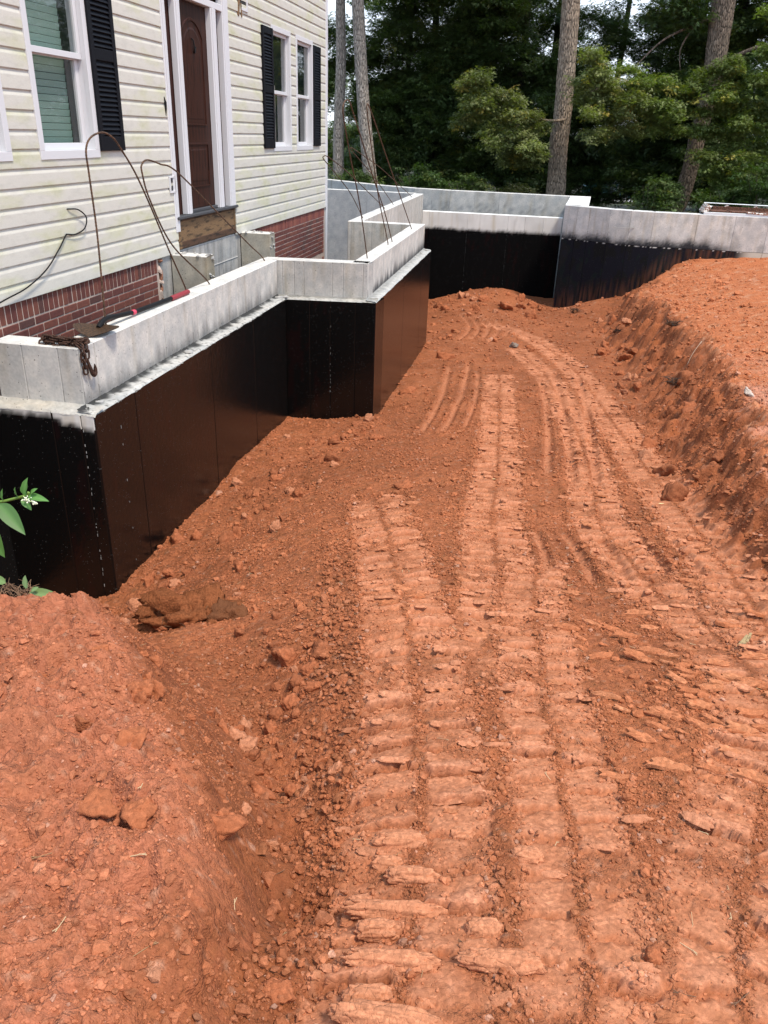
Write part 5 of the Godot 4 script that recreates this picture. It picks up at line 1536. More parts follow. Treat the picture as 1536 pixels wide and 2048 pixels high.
func doorway(h: Node) -> void:
	var m := MB.new()
	# side panels of the recess
	m.span(Vector3(-0.09, 0.33, -8.56), Vector3(-0.042, 2.42, -8.16)); m.span(Vector3(-0.09, 0.33, -9.90), Vector3(-0.042, 2.42, -9.42))
	var f := obj("door_frame", m.mesh(), MT["brown"], h)
	for c in [[-8.125, -8.222, 2.95], [-9.712, -9.897, 2.95]]:
		m = MB.new()
		m.span(Vector3(-0.04, 0.20 if c[0] > -9 else 0.33, c[1]), Vector3(0.030, c[2], c[0]), 0.004)
		m.span(Vector3(0.030, 0.34, c[1] + 0.02), Vector3(0.036, c[2], c[0] - 0.025), 0.003)
		obj("casing", m.mesh(), MT["trim"], f)
	for p in [[-8.452, -8.578], [-9.380, -9.532]]:
		m = MB.new()
		m.span(Vector3(-0.038, 0.352, p[1]), Vector3(0.026, 2.345, p[0]), 0.004)
		m.span(Vector3(0.026, 0.352, p[1] + 0.045), Vector3(0.034, 2.345, p[0] - 0.03), 0.003)
		obj("door_post", m.mesh(), MT["trim"], f)
	m = MB.new()
	m.span(Vector3(-0.09, 2.345, -9.74), Vector3(0.028, 2.408, -8.19), 0.004)
	m.span(Vector3(-0.09, 2.47, -9.72), Vector3(0.0, 2.50, -8.2), 0.003)
	obj("transom_bar", m.mesh(), MT["trim"], f)
	m = MB.new()
	m.span(Vector3(-0.10, 2.40, -9.72), Vector3(-0.06, 3.2, -8.2))
	obj("transom_panel", m.mesh(), MT["brown"], f)
	# the door
	m = MB.new()
	m.span(Vector3(-0.09, 0.385, -9.425), Vector3(-0.036, 2.335, -8.54), 0.003)
	var d := obj("door", m.mesh(), MT["door"], h)
	var zc := -8.975
	for k in 2:
		var pm := MB.new()
		var outline := []
		if k == 0:
			outline = [Vector2(-0.285, 1.205), Vector2(0.285, 1.205), Vector2(0.285, 2.05)]
			for i in 13:
				var t := PI * (0.18 + 0.64 * i / 12.0)
				outline.append(Vector2(0.285 * cos(t) / cos(PI * 0.18), 2.05 + (sin(t) - sin(PI * 0.18)) * 0.335))
			outline.append(Vector2(-0.285, 2.05))
		else:
			outline = [Vector2(-0.285, 0.59), Vector2(0.285, 0.59), Vector2(0.285, 1.04), Vector2(-0.285, 1.04)]
		var ctr := Vector2(0, 1.62 if k == 0 else 0.815)
		# bead, groove, raised field
		var prev := []
		for step in [[0.0, 0.0], [0.006, 0.009], [0.018, 0.009], [0.024, -0.007], [0.040, -0.007], [0.075, 0.004]]:
			var loop := []
			for q in outline:
				var v: Vector2 = q - ctr
				var g := Vector2(v.x * (1.0 - step[0] / 0.285), v.y * (1.0 - step[0] / (0.42 if k == 0 else 0.225)))
				loop.append(Vector3(-0.0355 + step[1], ctr.y + g.y, zc - g.x))
			if prev.size() > 0:
				for i in loop.size():
					var j := (i + 1) % loop.size()
					var nn: Vector3 = (loop[j] - loop[i]).cross(prev[i] - loop[i])
					if nn.x < 0.0: nn = -nn
					pm.quad(prev[i], prev[j], loop[j], loop[i], nn.normalized())
			prev = loop
		var mid := Vector3(-0.0315, ctr.y, zc)
		for i in prev.size():
			pm.tri3(mid, prev[i], prev[(i + 1) % prev.size()], Vector3.RIGHT)
		obj("door_panel", pm.mesh(), MT["door"], d)
	m = MB.new()
	m.tube([Vector3(-0.030, 2.02, -8.96), Vector3(-0.012, 2.0, -8.965), Vector3(-0.006, 1.94, -8.968), Vector3(-0.010, 1.89, -8.968), Vector3(-0.014, 1.90, -9.0), Vector3(-0.012, 1.95, -9.02)], [0.008, 0.008, 0.009, 0.012, 0.008, 0.005], 6)
	obj("door_knocker", m.mesh(), MT["black"], d)
	m = MB.new()
	m.span(Vector3(-0.10, 0.318, -9.93), Vector3(0.048, 0.350, -8.16), 0.006)
	m.span(Vector3(-0.05, 0.350, -9.43), Vector3(-0.005, 0.383, -8.53), 0.006)
	obj("threshold", m.mesh(), MT["grey_dark"], h)
	# stripped rim board under the door
	m = MB.new()
	m.span(Vector3(-0.05, 0.085, -9.90), Vector3(0.004, 0.318, -8.19), 0.002)
	obj("rim_board", m.mesh(), MT["timber"], h)
	m = MB.new()
	m.span(Vector3(-0.05, 0.02, -9.92), Vector3(0.012, 0.092, -8.24), 0.005)
	m.span(Vector3(-0.04, 0.292, -9.90), Vector3(0.010, 0.312, -8.22), 0.003)
	obj("rim_plate", m.mesh(), MT["timber_dark"], h)
	m = MB.new()
	m.span(Vector3(-0.02, 0.02, -8.27), Vector3(0.014, 0.20, -8.19), 0.002); m.span(Vector3(-0.02, 0.09, -9.905), Vector3(0.012, 0.32, -9.865), 0.002)
	obj("torn_trim", m.mesh(), MT["timber"], h)
	# old poured wall between the stubs
	var tint := func(p: Vector3) -> Color: return conc(p, -0.2) * Color(0.66, 0.67, 0.69) * (1.0 + 0.5 * nm.get_noise_2d(p.z * 2.0, p.y * 0.2))
	for z in [[-7.74, -8.42], [-8.425, -8.9], [-8.905, -9.44], [-9.445, -10.1]]:
		m = MB.new()
		slab(m, Vector2(-0.004, z[0]), Vector2(-0.004, z[1]), Vector2(1, 0), -1.5, 0.008, 0.2, 0.04, tint)
		obj("old_wall_panel", m.mesh(), MT["conc"], h)
	m = MB.new()
	m.span(Vector3(-0.004, -0.272, -9.95), Vector3(0.003, -0.266, -8.2), 0.0, Color(0.5, 0.49, 0.47))
	obj("form_line", m.mesh(), MT["plain"], h)

# ---------------------------------------------------------------- things left on the site
func smooth_path(p: Array, per := 8) -> Array:
	var o := []
	for i in p.size() - 1:
		var a: Vector3 = p[max(i - 1, 0)]
		var d: Vector3 = p[min(i + 2, p.size() - 1)]
		for k in per:
			o.append((p[i] as Vector3).cubic_interpolate(p[i + 1], a, d, float(k) / per))
	o.append(p[p.size() - 1])
	return o

func rebar(pts: Array, label: String, r := 0.0068) -> void:
	# even steps along the bar, the radius going up and down with its ribs
	var path := smooth_path(pts, 14)
	var even := [path[0]]
	var acc := 0.0
	for i in range(1, path.size()):
		var seg: Vector3 = path[i] - path[i - 1]
		var l := seg.length()
		var t := 0.011 - acc
		while t <= l:
			even.append(path[i - 1] + seg * (t / l))
			t += 0.011
		acc = l - (t - 0.011)
	var rad := []
	for i in even.size(): rad.append(r * (1.10 if i % 2 == 0 else 0.92))
	var m := MB.new()
	m.tube(even, rad, 7)
	tag(obj("rebar_hoop", m.mesh(), MT["rebar"]), label, "rebar", "bent rebar hoops standing in the porch wall")

func rebars() -> void:
	var hoop := func(x: float, l: Array) -> Array:
		var o := []
		for e in l: o.append(Vector3(x + (e[2] if e.size() > 2 else 0.0), e[0], e[1]))
		return o
	rebar(hoop.call(0.58, [[-0.30, -5.53], [-0.11, -5.52], [0.47, -5.545], [0.87, -5.53], [1.03, -5.527], [1.11, -5.61], [1.142, -5.78], [1.11, -5.92], [1.043, -6.018], [0.864, -6.22], [0.61, -6.43], [0.205, -6.73], [-0.13, -6.99], [-0.28, -7.06]]), "rusty rebar hoop nearest the camera, arching over the shovel")
	rebar(hoop.call(0.58, [[-0.30, -7.62], [-0.15, -7.51], [0.26, -6.79], [0.65, -6.435], [0.86, -6.338], [0.921, -6.351], [0.948, -6.453], [0.913, -6.675], [0.837, -7.01], [0.414, -7.945], [0.03, -8.79], [-0.15, -9.2], [-0.3, -9.4]]), "low wide rebar hoop in front of the doorway, left of the inside corner")
	rebar(hoop.call(1.67, [[-0.3, -10.03], [-0.124, -9.93], [0.508, -9.435], [0.934, -8.99], [1.309, -8.65], [1.42, -8.60], [1.485, -8.706], [1.483, -8.886], [1.387, -9.057], [1.151, -9.48], [0.742, -10.18], [0.283, -11.02], [-0.155, -11.68], [-0.3, -11.9]]), "tall orange-rusty rebar hoop on the bump-out wall, the nearer of its two")
	rebar(hoop.call(1.67, [[-0.3, -11.5], [-0.096, -11.31], [0.43, -10.65], [0.963, -10.15], [1.382, -9.806], [1.486, -9.77], [1.47, -9.88], [1.313, -10.25], [0.886, -11.16], [0.275, -12.52], [-0.113, -13.37], [-0.3, -13.8]]), "tall grey-brown rebar hoop on the bump-out wall, the farther of its two")
	rebar(hoop.call(0.56, [[-0.4, -15.4], [-0.18, -14.9], [0.289, -13.86], [0.673, -12.65], [0.836, -12.11], [0.872, -12.14], [0.858, -12.37], [0.646, -13.48], [0.279, -15.08], [-0.134, -16.85], [-0.35, -17.7]]), "flat leaning rebar hoop whose bend crosses the white house corner")
	rebar(hoop.call(0.56, [[-0.4, -18.8], [-0.141, -17.95], [0.487, -15.74], [0.812, -14.4], [0.941, -13.89], [0.966, -13.93], [0.904, -14.39], [0.594, -16.46], [0.208, -18.57], [-0.122, -20.36], [-0.35, -21.4]]), "thin leaning rebar hoop on the wall running to the far end")

func shovel() -> void:
	var t := thing("shovel", "black handled shovel with red grip and rusty blade lying on the porch wall", "shovel", Vector3(0.58, -0.2, -5.3))
	var off := -t.position
	var m := MB.new()
	# dished round-point blade, its tip towards the camera
	var nu := 18
	var nw := 16
	for side in 2:
		var base := m.v.size()
		for j in nw + 1:
			var w := float(j) / nw
			var half := 0.178 * pow(maxf(sin(PI * (0.13 + 0.87 * w)), 0.0), 0.62)
			for i in nu + 1:
				var u := float(i) / nu * 2.0 - 1.0
				var dish := 0.046 * u * u * (half / 0.178)
				var p := Vector3(0.585 + u * half + 0.02 * w, -0.192 + dish + 0.030 * pow(1.0 - w, 2.0) * (1.0 - u * u) + 0.012 * (1.0 - w) - (0.002 if side == 1 else 0.0), -5.455 + 0.24 * w)
				m.vert(p + off, Vector3(-0.65 * u, 1, 0.05).normalized() * (1.0 if side == 0 else -1.0))
		for j in nw:
			for i in nu:
				var k := base + j * (nu + 1) + i
				m.tri(k, k + 1, k + nu + 2, m.n[k]); m.tri(k, k + nu + 2, k + nu + 1, m.n[k])
	obj("blade", m.mesh(), MT["blade"], t)
	m = MB.new()
	m.tube(smooth_path([Vector3(0.585, -0.165, -5.40) + off, Vector3(0.585, -0.135, -5.46) + off, Vector3(0.580, -0.125, -5.56) + off, Vector3(0.578, -0.140, -5.70) + off]), [0.017, 0.020], 12)
	obj("socket", m.mesh(), MT["black"], t)
	m = MB.new()
	m.tube([Vector3(0.578, -0.140, -5.70) + off, Vector3(0.575, -0.166, -6.0) + off, Vector3(0.588, -0.176, -6.7) + off], [0.0185], 14)
	obj("shaft", m.mesh(), MT["black"], t)
	m = MB.new()
	m.tube([Vector3(0.5755, -0.162, -5.945) + off, Vector3(0.576, -0.1655, -5.995) + off], [0.0205], 14)
	obj("collar", m.mesh(), MT["pink"], t)
	m = MB.new()
	m.tube([Vector3(0.5875, -0.1755, -6.66) + off, Vector3(0.588, -0.176, -6.68) + off, Vector3(0.593, -0.176, -6.98) + off, Vector3(0.594, -0.176, -7.02) + off, Vector3(0.594, -0.176, -7.035) + off], [0.0205, 0.0225, 0.0225, 0.0205, 0.012], 14)
	obj("grip", m.mesh(), MT["red"], t)

func link_mesh() -> ArrayMesh:
	var m := MB.new()
	var p := []
	for i in 20:
		var a := TAU * i / 20
		var e := Vector3(0.0115 * sin(a), 0, 0.0115 * cos(a))
		e.z += 0.0125 * (1.0 if cos(a) > 0.0 else -1.0)
		p.append(e)
	m.tube(p, [0.0048], 8, Color.WHITE, true)
	return m.mesh()

func chain() -> void:
	var t := thing("chain", "heaped rusty chain on the wall corner with a hook hanging down", "chain", Vector3(0.6, -0.2, -5.0))
	var lm := link_mesh()
	var paths := [
		[Vector3(0.36, -0.186, -4.965), Vector3(0.45, -0.188, -4.955), Vector3(0.55, -0.188, -4.965), Vector3(0.64, -0.188, -4.96), Vector3(0.685, -0.178, -4.945), Vector3(0.71, -0.215, -4.935), Vector3(0.716, -0.29, -4.93), Vector3(0.714, -0.36, -4.94)],
		[Vector3(0.37, -0.185, -5.01), Vector3(0.47, -0.175, -4.99), Vector3(0.57, -0.178, -5.01), Vector3(0.66, -0.176, -5.0), Vector3(0.705, -0.175, -4.99), Vector3(0.718, -0.22, -4.975), Vector3(0.718, -0.285, -4.965)],
		[Vector3(0.38, -0.160, -4.985), Vector3(0.48, -0.160, -4.985), Vector3(0.58, -0.160, -4.985), Vector3(0.67, -0.160, -4.98), Vector3(0.700, -0.168, -5.02), Vector3(0.66, -0.172, -5.05), Vector3(0.58, -0.186, -5.04)],
		[Vector3(0.40, -0.135, -4.98), Vector3(0.39, -0.155, -4.99), Vector3(0.43, -0.150, -4.97), Vector3(0.50, -0.152, -4.965), Vector3(0.60, -0.158, -4.965), Vector3(0.68, -0.150, -4.965)]]
	for pi in paths.size():
		var p := smooth_path(paths[pi], 12)
		var acc := 0.0
		var k := 0
		for i in range(1, p.size()):
			acc += (p[i] - p[i - 1]).length()
			if acc >= 0.043:
				acc = 0.0
				var d: Vector3 = (p[i] - p[i - 1]).normalized()
				var side := d.cross(Vector3.UP).normalized() if absf(d.y) < 0.9 else Vector3.RIGHT.cross(d).normalized()
				var up := side.cross(d).normalized()
				var b := Basis(side, up, -d) if d.z != 0.0 or true else Basis.IDENTITY
				b = Basis(side, up, side.cross(up))
				b = b.rotated(d, (PI / 4 if k % 2 == 0 else -PI / 4) + rng.randf_range(-0.35, 0.35))
				obj("link", lm, MT["chain"], t, Transform3D(b.scaled_local(Vector3.ONE * 1.4), p[i] - t.position))
				k += 1
	# grab hook
	var m := MB.new()
	var hk := smooth_path([Vector3(0.716, -0.285, -4.972), Vector3(0.722, -0.325, -4.978), Vector3(0.728, -0.36, -4.985), Vector3(0.73, -0.393, -4.998), Vector3(0.728, -0.408, -5.02), Vector3(0.726, -0.395, -5.042), Vector3(0.726, -0.362, -5.046), Vector3(0.726, -0.335, -5.044)], 6)
	var rad := []
	for i in hk.size():
		var q := float(i) / (hk.size() - 1)
		rad.append(0.009 + 0.007 * sin(q * PI) - 0.006 * smoothstep(0.8, 1.0, q))
	for i in hk.size(): hk[i] -= t.position
	m.tube(hk, rad, 10)
	obj("hook", m.mesh(), MT["chain"], t)

func cable() -> void:
	var m := MB.new()
	m.tube(smooth_path([Vector3(0.0, 0.575, -6.10), Vector3(0.035, 0.578, -6.14), Vector3(0.05, 0.565, -6.24), Vector3(0.055, 0.50, -6.335), Vector3(0.05, 0.42, -6.30), Vector3(0.04, 0.385, -6.17), Vector3(0.034, 0.395, -6.06), Vector3(0.034, 0.388, -6.03), Vector3(0.04, 0.30, -5.90), Vector3(0.05, 0.18, -5.68), Vector3(0.05, 0.09, -5.40), Vector3(0.05, 0.05, -5.12), Vector3(0.05, 0.0, -4.8), Vector3(0.05, -0.1, -4.4)]), [0.0055], 7)
	tag(obj("cable", m.mesh(), MT["black"]), "loose black cable looping out of the siding and trailing left", "cable")

func walkboard() -> void:
	var t := thing("scaffold_walkboard", "old scaffold walkboard with peeling rails and rusty deck on the retaining wall", "scaffold board", Vector3(7.3, -0.2, -20.0))
	var x0 := 0.0
	var x1 := 4.2
	var m := MB.new()
	m.span(Vector3(x0, 0.0, 0.16), Vector3(x1, 0.055, 0.20), 0.004)
	obj("rail", m.mesh(), MT["alu"], t)
	m = MB.new(); m.span(Vector3(x0, 0.0, -0.36), Vector3(x1, 0.055, -0.32), 0.004)
	obj("rail", m.mesh(), MT["alu"], t)
	m = MB.new(); m.tube([Vector3(x0 + 0.05, 0.215, -0.30), Vector3(x1, 0.20, -0.30)], [0.012], 8)
	obj("top_bar", m.mesh(), MT["alu"], t)
	m = MB.new(); m.tube([Vector3(x0 + 0.1, 0.15, -0.30), Vector3(x1, 0.14, -0.30)], [0.008], 8)
	obj("top_bar", m.mesh(), MT["alu"], t)
	for k in 5:
		var z := 0.13 - k * 0.098
		m = MB.new(); m.span(Vector3(x0 + 0.16, 0.06, z - 0.09), Vector3(x1, 0.085, z), 0.004)
		obj("deck_plank", m.mesh(), MT["rusty"], t)
	# the raised rusty plank behind
	m = MB.new(); m.box(Vector3((x0 + x1) * 0.5 + 0.1, 0.12, -0.28), Vector3(x1 - x0 - 0.3, 0.075, 0.02), 0.003)
	obj("toe_board", m.mesh(), MT["rusty"], t)
	# end plate, worn white
	m = MB.new(); m.box(Vector3(0.06, 0.11, -0.08), Vector3(0.11, 0.19, 0.50), 0.012, Color.WHITE, Basis(Vector3.BACK, -0.5))
	obj("end_plate", m.mesh(), MT["peel"], t)
	for k in 6:
		var x := 0.55 + k * 0.62
		m = MB.new()
		m.tri3(Vector3(x - 0.12, 0.055, -0.30), Vector3(x + 0.14, 0.055, -0.30), Vector3(x + 0.01, 0.225, -0.30), Vector3.BACK); m.tri3(Vector3(x - 0.12, 0.055, -0.315), Vector3(x + 0.14, 0.055, -0.315), Vector3(x + 0.01, 0.225, -0.315), Vector3.FORWARD)
		m.quad(Vector3(x - 0.12, 0.055, -0.30), Vector3(x + 0.01, 0.225, -0.30), Vector3(x + 0.01, 0.225, -0.315), Vector3(x - 0.12, 0.055, -0.315), Vector3(-0.8, 0.6, 0))
		m.quad(Vector3(x + 0.14, 0.055, -0.30), Vector3(x + 0.01, 0.225, -0.30), Vector3(x + 0.01, 0.225, -0.315), Vector3(x + 0.14, 0.055, -0.315), Vector3(0.8, 0.6, 0))
		obj("gusset", m.mesh(), MT["peel"], t)
		m = MB.new(); m.span(Vector3(x, 0.056, -0.33), Vector3(x + 0.04, 0.10, 0.17), 0.003)
		obj("rung", m.mesh(), MT["rusty"], t)
	m = MB.new(); m.tube([Vector3(0.9, 0.08, 0.20), Vector3(1.9, 0.035, 0.215)], [0.018], 8)
	obj("brace", m.mesh(), MT["peel"], t)

func leaf_blade(m: MB, at: Vector3, dir: Vector3, up: Vector3, l: float, w: float, fold: float, droop: float, col: Color, wave := 0.0) -> void:
	# a leaf folded along its midrib, tapering to both ends
	var side := dir.cross(up).normalized()
	var n := 9
	var base := m.v.size()
	for i in n + 1:
		var t := float(i) / n
		var half := w * 0.5 * pow(sin(PI * pow(t, 0.72)), 0.85) * (1.0 - 0.12 * t)
		var c := at + dir * l * t + up * (-droop * l * t * t)
		for k in 5:
			var s := (k - 2) / 2.0
			var p := c + side * half * s + up * (fold * half * absf(s) + wave * half * sin(t * 14.0 + s * 2.0) * absf(s))
			m.vert(p, (up - side * fold * signf(s) * 0.8 + dir * droop * t).normalized(), col * (1.0 + (0.25 if k == 2 else 0.0)))
	for i in n:
		for k in 4:
			var o := base + i * 5 + k
			m.tri(o, o + 1, o + 6, up); m.tri(o, o + 6, o + 5, up)

func weeds() -> void:
	var t := thing("pokeweed_plant", "leafy green weed with a white flower spike at the left edge", "weed", Vector3(0.95, ground_at(0.95, -3.15), -3.15))
	var o := -t.position
	var m := MB.new()
	var stem := smooth_path([t.position + Vector3(0, -0.02, 0), Vector3(0.93, -1.0, -3.16), Vector3(1.0, -0.70, -3.18), Vector3(1.12, -0.56, -3.2), Vector3(1.24, -0.515, -3.2), Vector3(1.35, -0.475, -3.2), Vector3(1.37, -0.455, -3.2)])
	for i in stem.size(): stem[i] += o
	m.tube(stem, [0.011, 0.010, 0.010, 0.009, 0.009, 0.008, 0.008, 0.007], 8, Color(0.16, 0.26, 0.05))
	obj("stem", m.mesh(), MT["plant"], t)
	var g := Color(0.075, 0.17, 0.04)
	for l in [
		[Vector3(1.20, -0.53, -3.19), Vector3(0.75, -0.55, 0.30), Vector3(0.25, 0.75, 0.65), 0.20, 0.085, 0.8],
		[Vector3(1.10, -0.62, -3.17), Vector3(0.55, -0.80, 0.25), Vector3(0.45, 0.35, 0.8), 0.23, 0.09, 0.95],
		[Vector3(1.345, -0.48, -3.2), Vector3(0.2, 0.95, 0.15), Vector3(-0.4, 0.1, 0.9), 0.11, 0.055, 1.35],
		[Vector3(1.36, -0.475, -3.2), Vector3(0.98, 0.02, 0.1), Vector3(0.0, 0.8, 0.55), 0.115, 0.042, 1.2],
		[Vector3(1.31, -0.49, -3.2), Vector3(-0.1, 0.85, 0.35), Vector3(-0.6, 0.0, 0.8), 0.07, 0.035, 1.3],
		[Vector3(1.33, -0.49, -3.2), Vector3(0.7, -0.65, 0.3), Vector3(0.3, 0.6, 0.75), 0.075, 0.04, 1.25],
		[Vector3(1.22, -0.52, -3.2), Vector3(0.05, 0.9, 0.2), Vector3(-0.5, 0.1, 0.85), 0.075, 0.03, 1.2],
		[Vector3(1.16, -0.54, -3.2), Vector3(-0.3, 0.85, 0.3), Vector3(-0.3, 0.2, 0.9), 0.12, 0.05, 1.0],
		[Vector3(1.02, -0.68, -3.18), Vector3(-0.7, 0.2, 0.5), Vector3(0.3, 0.9, 0.3), 0.2, 0.09, 0.9],
		[Vector3(0.96, -0.85, -3.16), Vector3(-0.5, -0.1, 0.8), Vector3(0.2, 0.9, 0.3), 0.2, 0.09, 0.85],
		[Vector3(1.38, -0.46, -3.2), Vector3(0.6, 0.6, 0.2), Vector3(-0.5, 0.5, 0.7), 0.06, 0.025, 1.5]]:
		m = MB.new()
		leaf_blade(m, l[0] + o, (l[1] as Vector3).normalized(), (l[2] as Vector3).normalized(), l[3], l[4], 0.28, 0.22, g * l[5], 0.12)
		obj("leaf", m.mesh(), MT["plant"], t)
	m = MB.new()
	m.tube([Vector3(1.345, -0.475, -3.19) + o, Vector3(1.38, -0.488, -3.175) + o, Vector3(1.425, -0.494, -3.17) + o], [0.0025], 5, Color(0.5, 0.6, 0.3))
	for i in 46:
		var q := rng.randf()
		var c := Vector3(1.35, -0.478, -3.185).lerp(Vector3(1.425, -0.495, -3.17), q) + Vector3(rng.randf_range(-0.01, 0.01), rng.randf_range(-0.013, 0.013), rng.randf_range(-0.01, 0.012)) * (1.2 - q * 0.6)
		m.box(c + o, Vector3.ONE * rng.randf_range(0.004, 0.0075), 0.0018, Color(0.78, 0.80, 0.62), Basis.from_euler(Vector3(i, i * 2.0, i * 3.0)))
	obj("flower_spike", m.mesh(), MT["plain"], t)
	# torn up sod with roots at the left edge, a leaf lying on it
	var gx := 1.79
	var gz := -2.49
	var t2 := thing("uprooted_weed", "uprooted weed with dry roots and pale leaves on the heap rim", "weed", Vector3(gx, ground_at(gx, gz), gz))
	m = MB.new()
	for i in 70:
		var a := rng.randf() * TAU
		var p0 := Vector3(rng.randf_range(-0.12, 0.03), 0.0, rng.randf_range(-0.05, 0.05))
		var e := Vector3(cos(a) * rng.randf_range(0.02, 0.09), rng.randf_range(-0.01, 0.06), sin(a) * rng.randf_range(0.02, 0.06))
		m.tube([p0, p0 + e * 0.5 + Vector3(0, 0.015, 0), p0 + e], [0.0014, 0.001, 0.0005], 4, Color(0.22, 0.13, 0.075) * rng.randf_range(0.6, 1.5))
	var rt := obj("roots", m.mesh(), MT["plain"], t2)
	rt.set_meta("kind", "stuff")
	for l in [[Vector3(0.02, 0.02, 0.0), Vector3(0.9, -0.1, -0.1), 0.15, 0.055, 1.15], [Vector3(0.0, 0.03, -0.01), Vector3(0.15, 0.95, 0.1), 0.075, 0.03, 0.9], [Vector3(0.03, 0.03, 0.0), Vector3(0.7, 0.5, 0.1), 0.05, 0.02, 1.1], [Vector3(-0.08, 0.05, 0.0), Vector3(-0.4, 0.5, 0.3), 0.08, 0.035, 1.2]]:
		m = MB.new()
		leaf_blade(m, l[0], (l[1] as Vector3).normalized(), Vector3(0.0, 0.7, 0.7).normalized(), l[2], l[3], 0.2, 0.1, Color(0.13, 0.20, 0.075) * l[4], 0.1)
		obj("leaf", m.mesh(), MT["plant"], t2)

func sod() -> void:
	# dark clod of topsoil with roots, half buried in the slope
	var c := Vector3(1.99, 0, -3.58)
	c.y = ground_at(c.x, c.z)
	var t := thing("sod_clump", "brown clump of topsoil with roots half buried beside the heap", "sod", c)
	var b := lump(901, 30, 0.62, 0.75)
	obj("clump", b, MT["clod_soil"], t, Transform3D(Basis(Vector3.UP, 0.2).scaled_local(Vector3(0.25, 0.21, 0.17)), Vector3(0, 0.02, 0)))
	obj("clump", lump(902, 16, 0.8, 0.5), MT["soil_dark"], t, Transform3D(Basis.from_euler(Vector3(0.4, 1.0, 0.2)).scaled_local(Vector3(0.10, 0.11, 0.09)), Vector3(0.24, 0.08, 0.02)))
	obj("clump", lump(903, 16, 0.6, 0.5), MT["clod_soil"], t, Transform3D(Basis.from_euler(Vector3(0.1, 2.0, 0.1)).scaled_local(Vector3(0.11, 0.08, 0.09)), Vector3(-0.17, 0.05, -0.02)))
	for i in 16:
		var q := Vector3(rng.randf_range(-0.24, 0.26), rng.randf_range(-0.02, 0.10), rng.randf_range(0.02, 0.16))
		obj("clump", lump(930 + i % 4, 12, 0.7, 0.6), MT[["clod_soil", "clod_brown", "clod_own", "soil_dark"][i % 4]], t, Transform3D(Basis.from_euler(Vector3(i, i * 2.0, i * 0.7)).scaled_local(Vector3.ONE * rng.randf_range(0.025, 0.07)), q))
	var m := MB.new()
	for i in 46:
		var a := rng.randf() * TAU
		var p0 := Vector3(cos(a) * 0.17, rng.randf_range(-0.02, 0.11), sin(a) * 0.1 + 0.05)
		var e := Vector3(rng.randf_range(-0.07, 0.07), rng.randf_range(-0.06, 0.03), rng.randf_range(0.0, 0.06))
		m.tube([p0, p0 + e * 0.5 + Vector3(0, 0.012, 0), p0 + e], [0.0012, 0.001, 0.0004], 4, Color(0.20, 0.12, 0.06) * rng.randf_range(0.5, 1.4))
	var r := obj("roots", m.mesh(), MT["plain"], t)
	r.set_meta("kind", "stuff")
	# dark root clumps sticking out of the cut bank
	for e in [[5.62, -10.15, 0.13, "black root clump poking out low on the cut bank, nearest the track"], [5.95, -13.2, 0.10, "small dark root clump higher up on the cut bank"], [5.45, -15.6, 0.12, "dark root clump near the far end of the cut bank"], [4.75, -19.2, 0.12, "flat dark sod by the rear retaining wall"]]:
		var y := ground_at(e[0], e[1])
		var k := thing("root_clump", e[3], "roots", Vector3(e[0], y + 0.03, e[1]))
		obj("clump", lump(910 + int(e[2] * 100), 10, 0.6, 0.5), MT["soil_dark"], k, Transform3D(Basis(Vector3.UP, e[0]).scaled_local(Vector3(e[2], e[2] * 0.7, e[2] * 0.6))))
		m = MB.new()
		for i in 40:
			var p0: Vector3 = Vector3(rng.randf_range(-0.8, 0.8), rng.randf_range(-0.2, 0.4), rng.randf_range(0.0, 0.4)) * e[2]
			var q: Vector3 = Vector3(rng.randf_range(-1.3, 1.3), rng.randf_range(-0.4, 0.9), rng.randf_range(0.0, 0.8)) * e[2]
			m.tube([p0, p0 + q * 0.5 + Vector3(0, 0.02, 0), p0 + q], [0.004, 0.003, 0.001], 4, Color(0.05, 0.035, 0.025) * rng.randf_range(0.5, 2.0))
		obj("roots", m.mesh(), MT["plain"], k).set_meta("kind", "stuff")
	# a pale stick down the face of the bank
	m = MB.new()
	m.tube(smooth_path([Vector3(6.05, -0.95 - 0.25, -11.3), Vector3(5.92, -1.35, -11.1), Vector3(5.8, -1.62, -10.9), Vector3(5.68, ground_at(5.68, -10.75) + 0.02, -10.75)]), [0.010, 0.009, 0.007, 0.005], 6, Color(0.33, 0.22, 0.15))
	tag(obj("root_stick", m.mesh(), MT["plain"]), "bare pale root hanging down the face of the cut bank", "root")
	# splinter of wood and a few dead leaves on the clay
	var wx := 4.86
	var wz := -3.34
	m = MB.new()
	m.box(Vector3.ZERO, Vector3(0.085, 0.006, 0.026), 0.002); m.box(Vector3(0.03, 0.003, 0.006), Vector3(0.06, 0.006, 0.012), 0.002, Color.WHITE, Basis(Vector3.UP, 0.2))
	tag(obj("wood_splinter", m.mesh(), MT["chip"], self, Transform3D(Basis(Vector3.UP, 0.9) * Basis(Vector3.BACK, 0.35), Vector3(wx, ground_at(wx, wz) + 0.02, wz))), "pale splinter of wood lying among the broken clay plates", "splinter")
	for e in [[4.86, -5.9, 0.05, 0.3, "yellow leaf lying on the right-hand track"], [2.51, -0.93, 0.03, 1.8, "slim pale leaf on the heap at the lower left"], [3.55, -6.4, 0.04, 0.0, "pale leaf scrap on the track near the porch corner"]]:
		m = MB.new()
		leaf_blade(m, Vector3.ZERO, Vector3.RIGHT, Vector3.UP, e[2], e[2] * 0.28, 0.3, 0.0, Color(0.62, 0.52, 0.25))
		tag(obj("dead_leaf", m.mesh(), MT["plant"], self, Transform3D(Basis(Vector3.UP, e[3]), Vector3(e[0], ground_at(e[0], e[1]) + 0.012, e[1]))), e[4], "leaf")

# ---------------------------------------------------------------- woods
var sprays := []
var rw := RandomNumberGenerator.new()

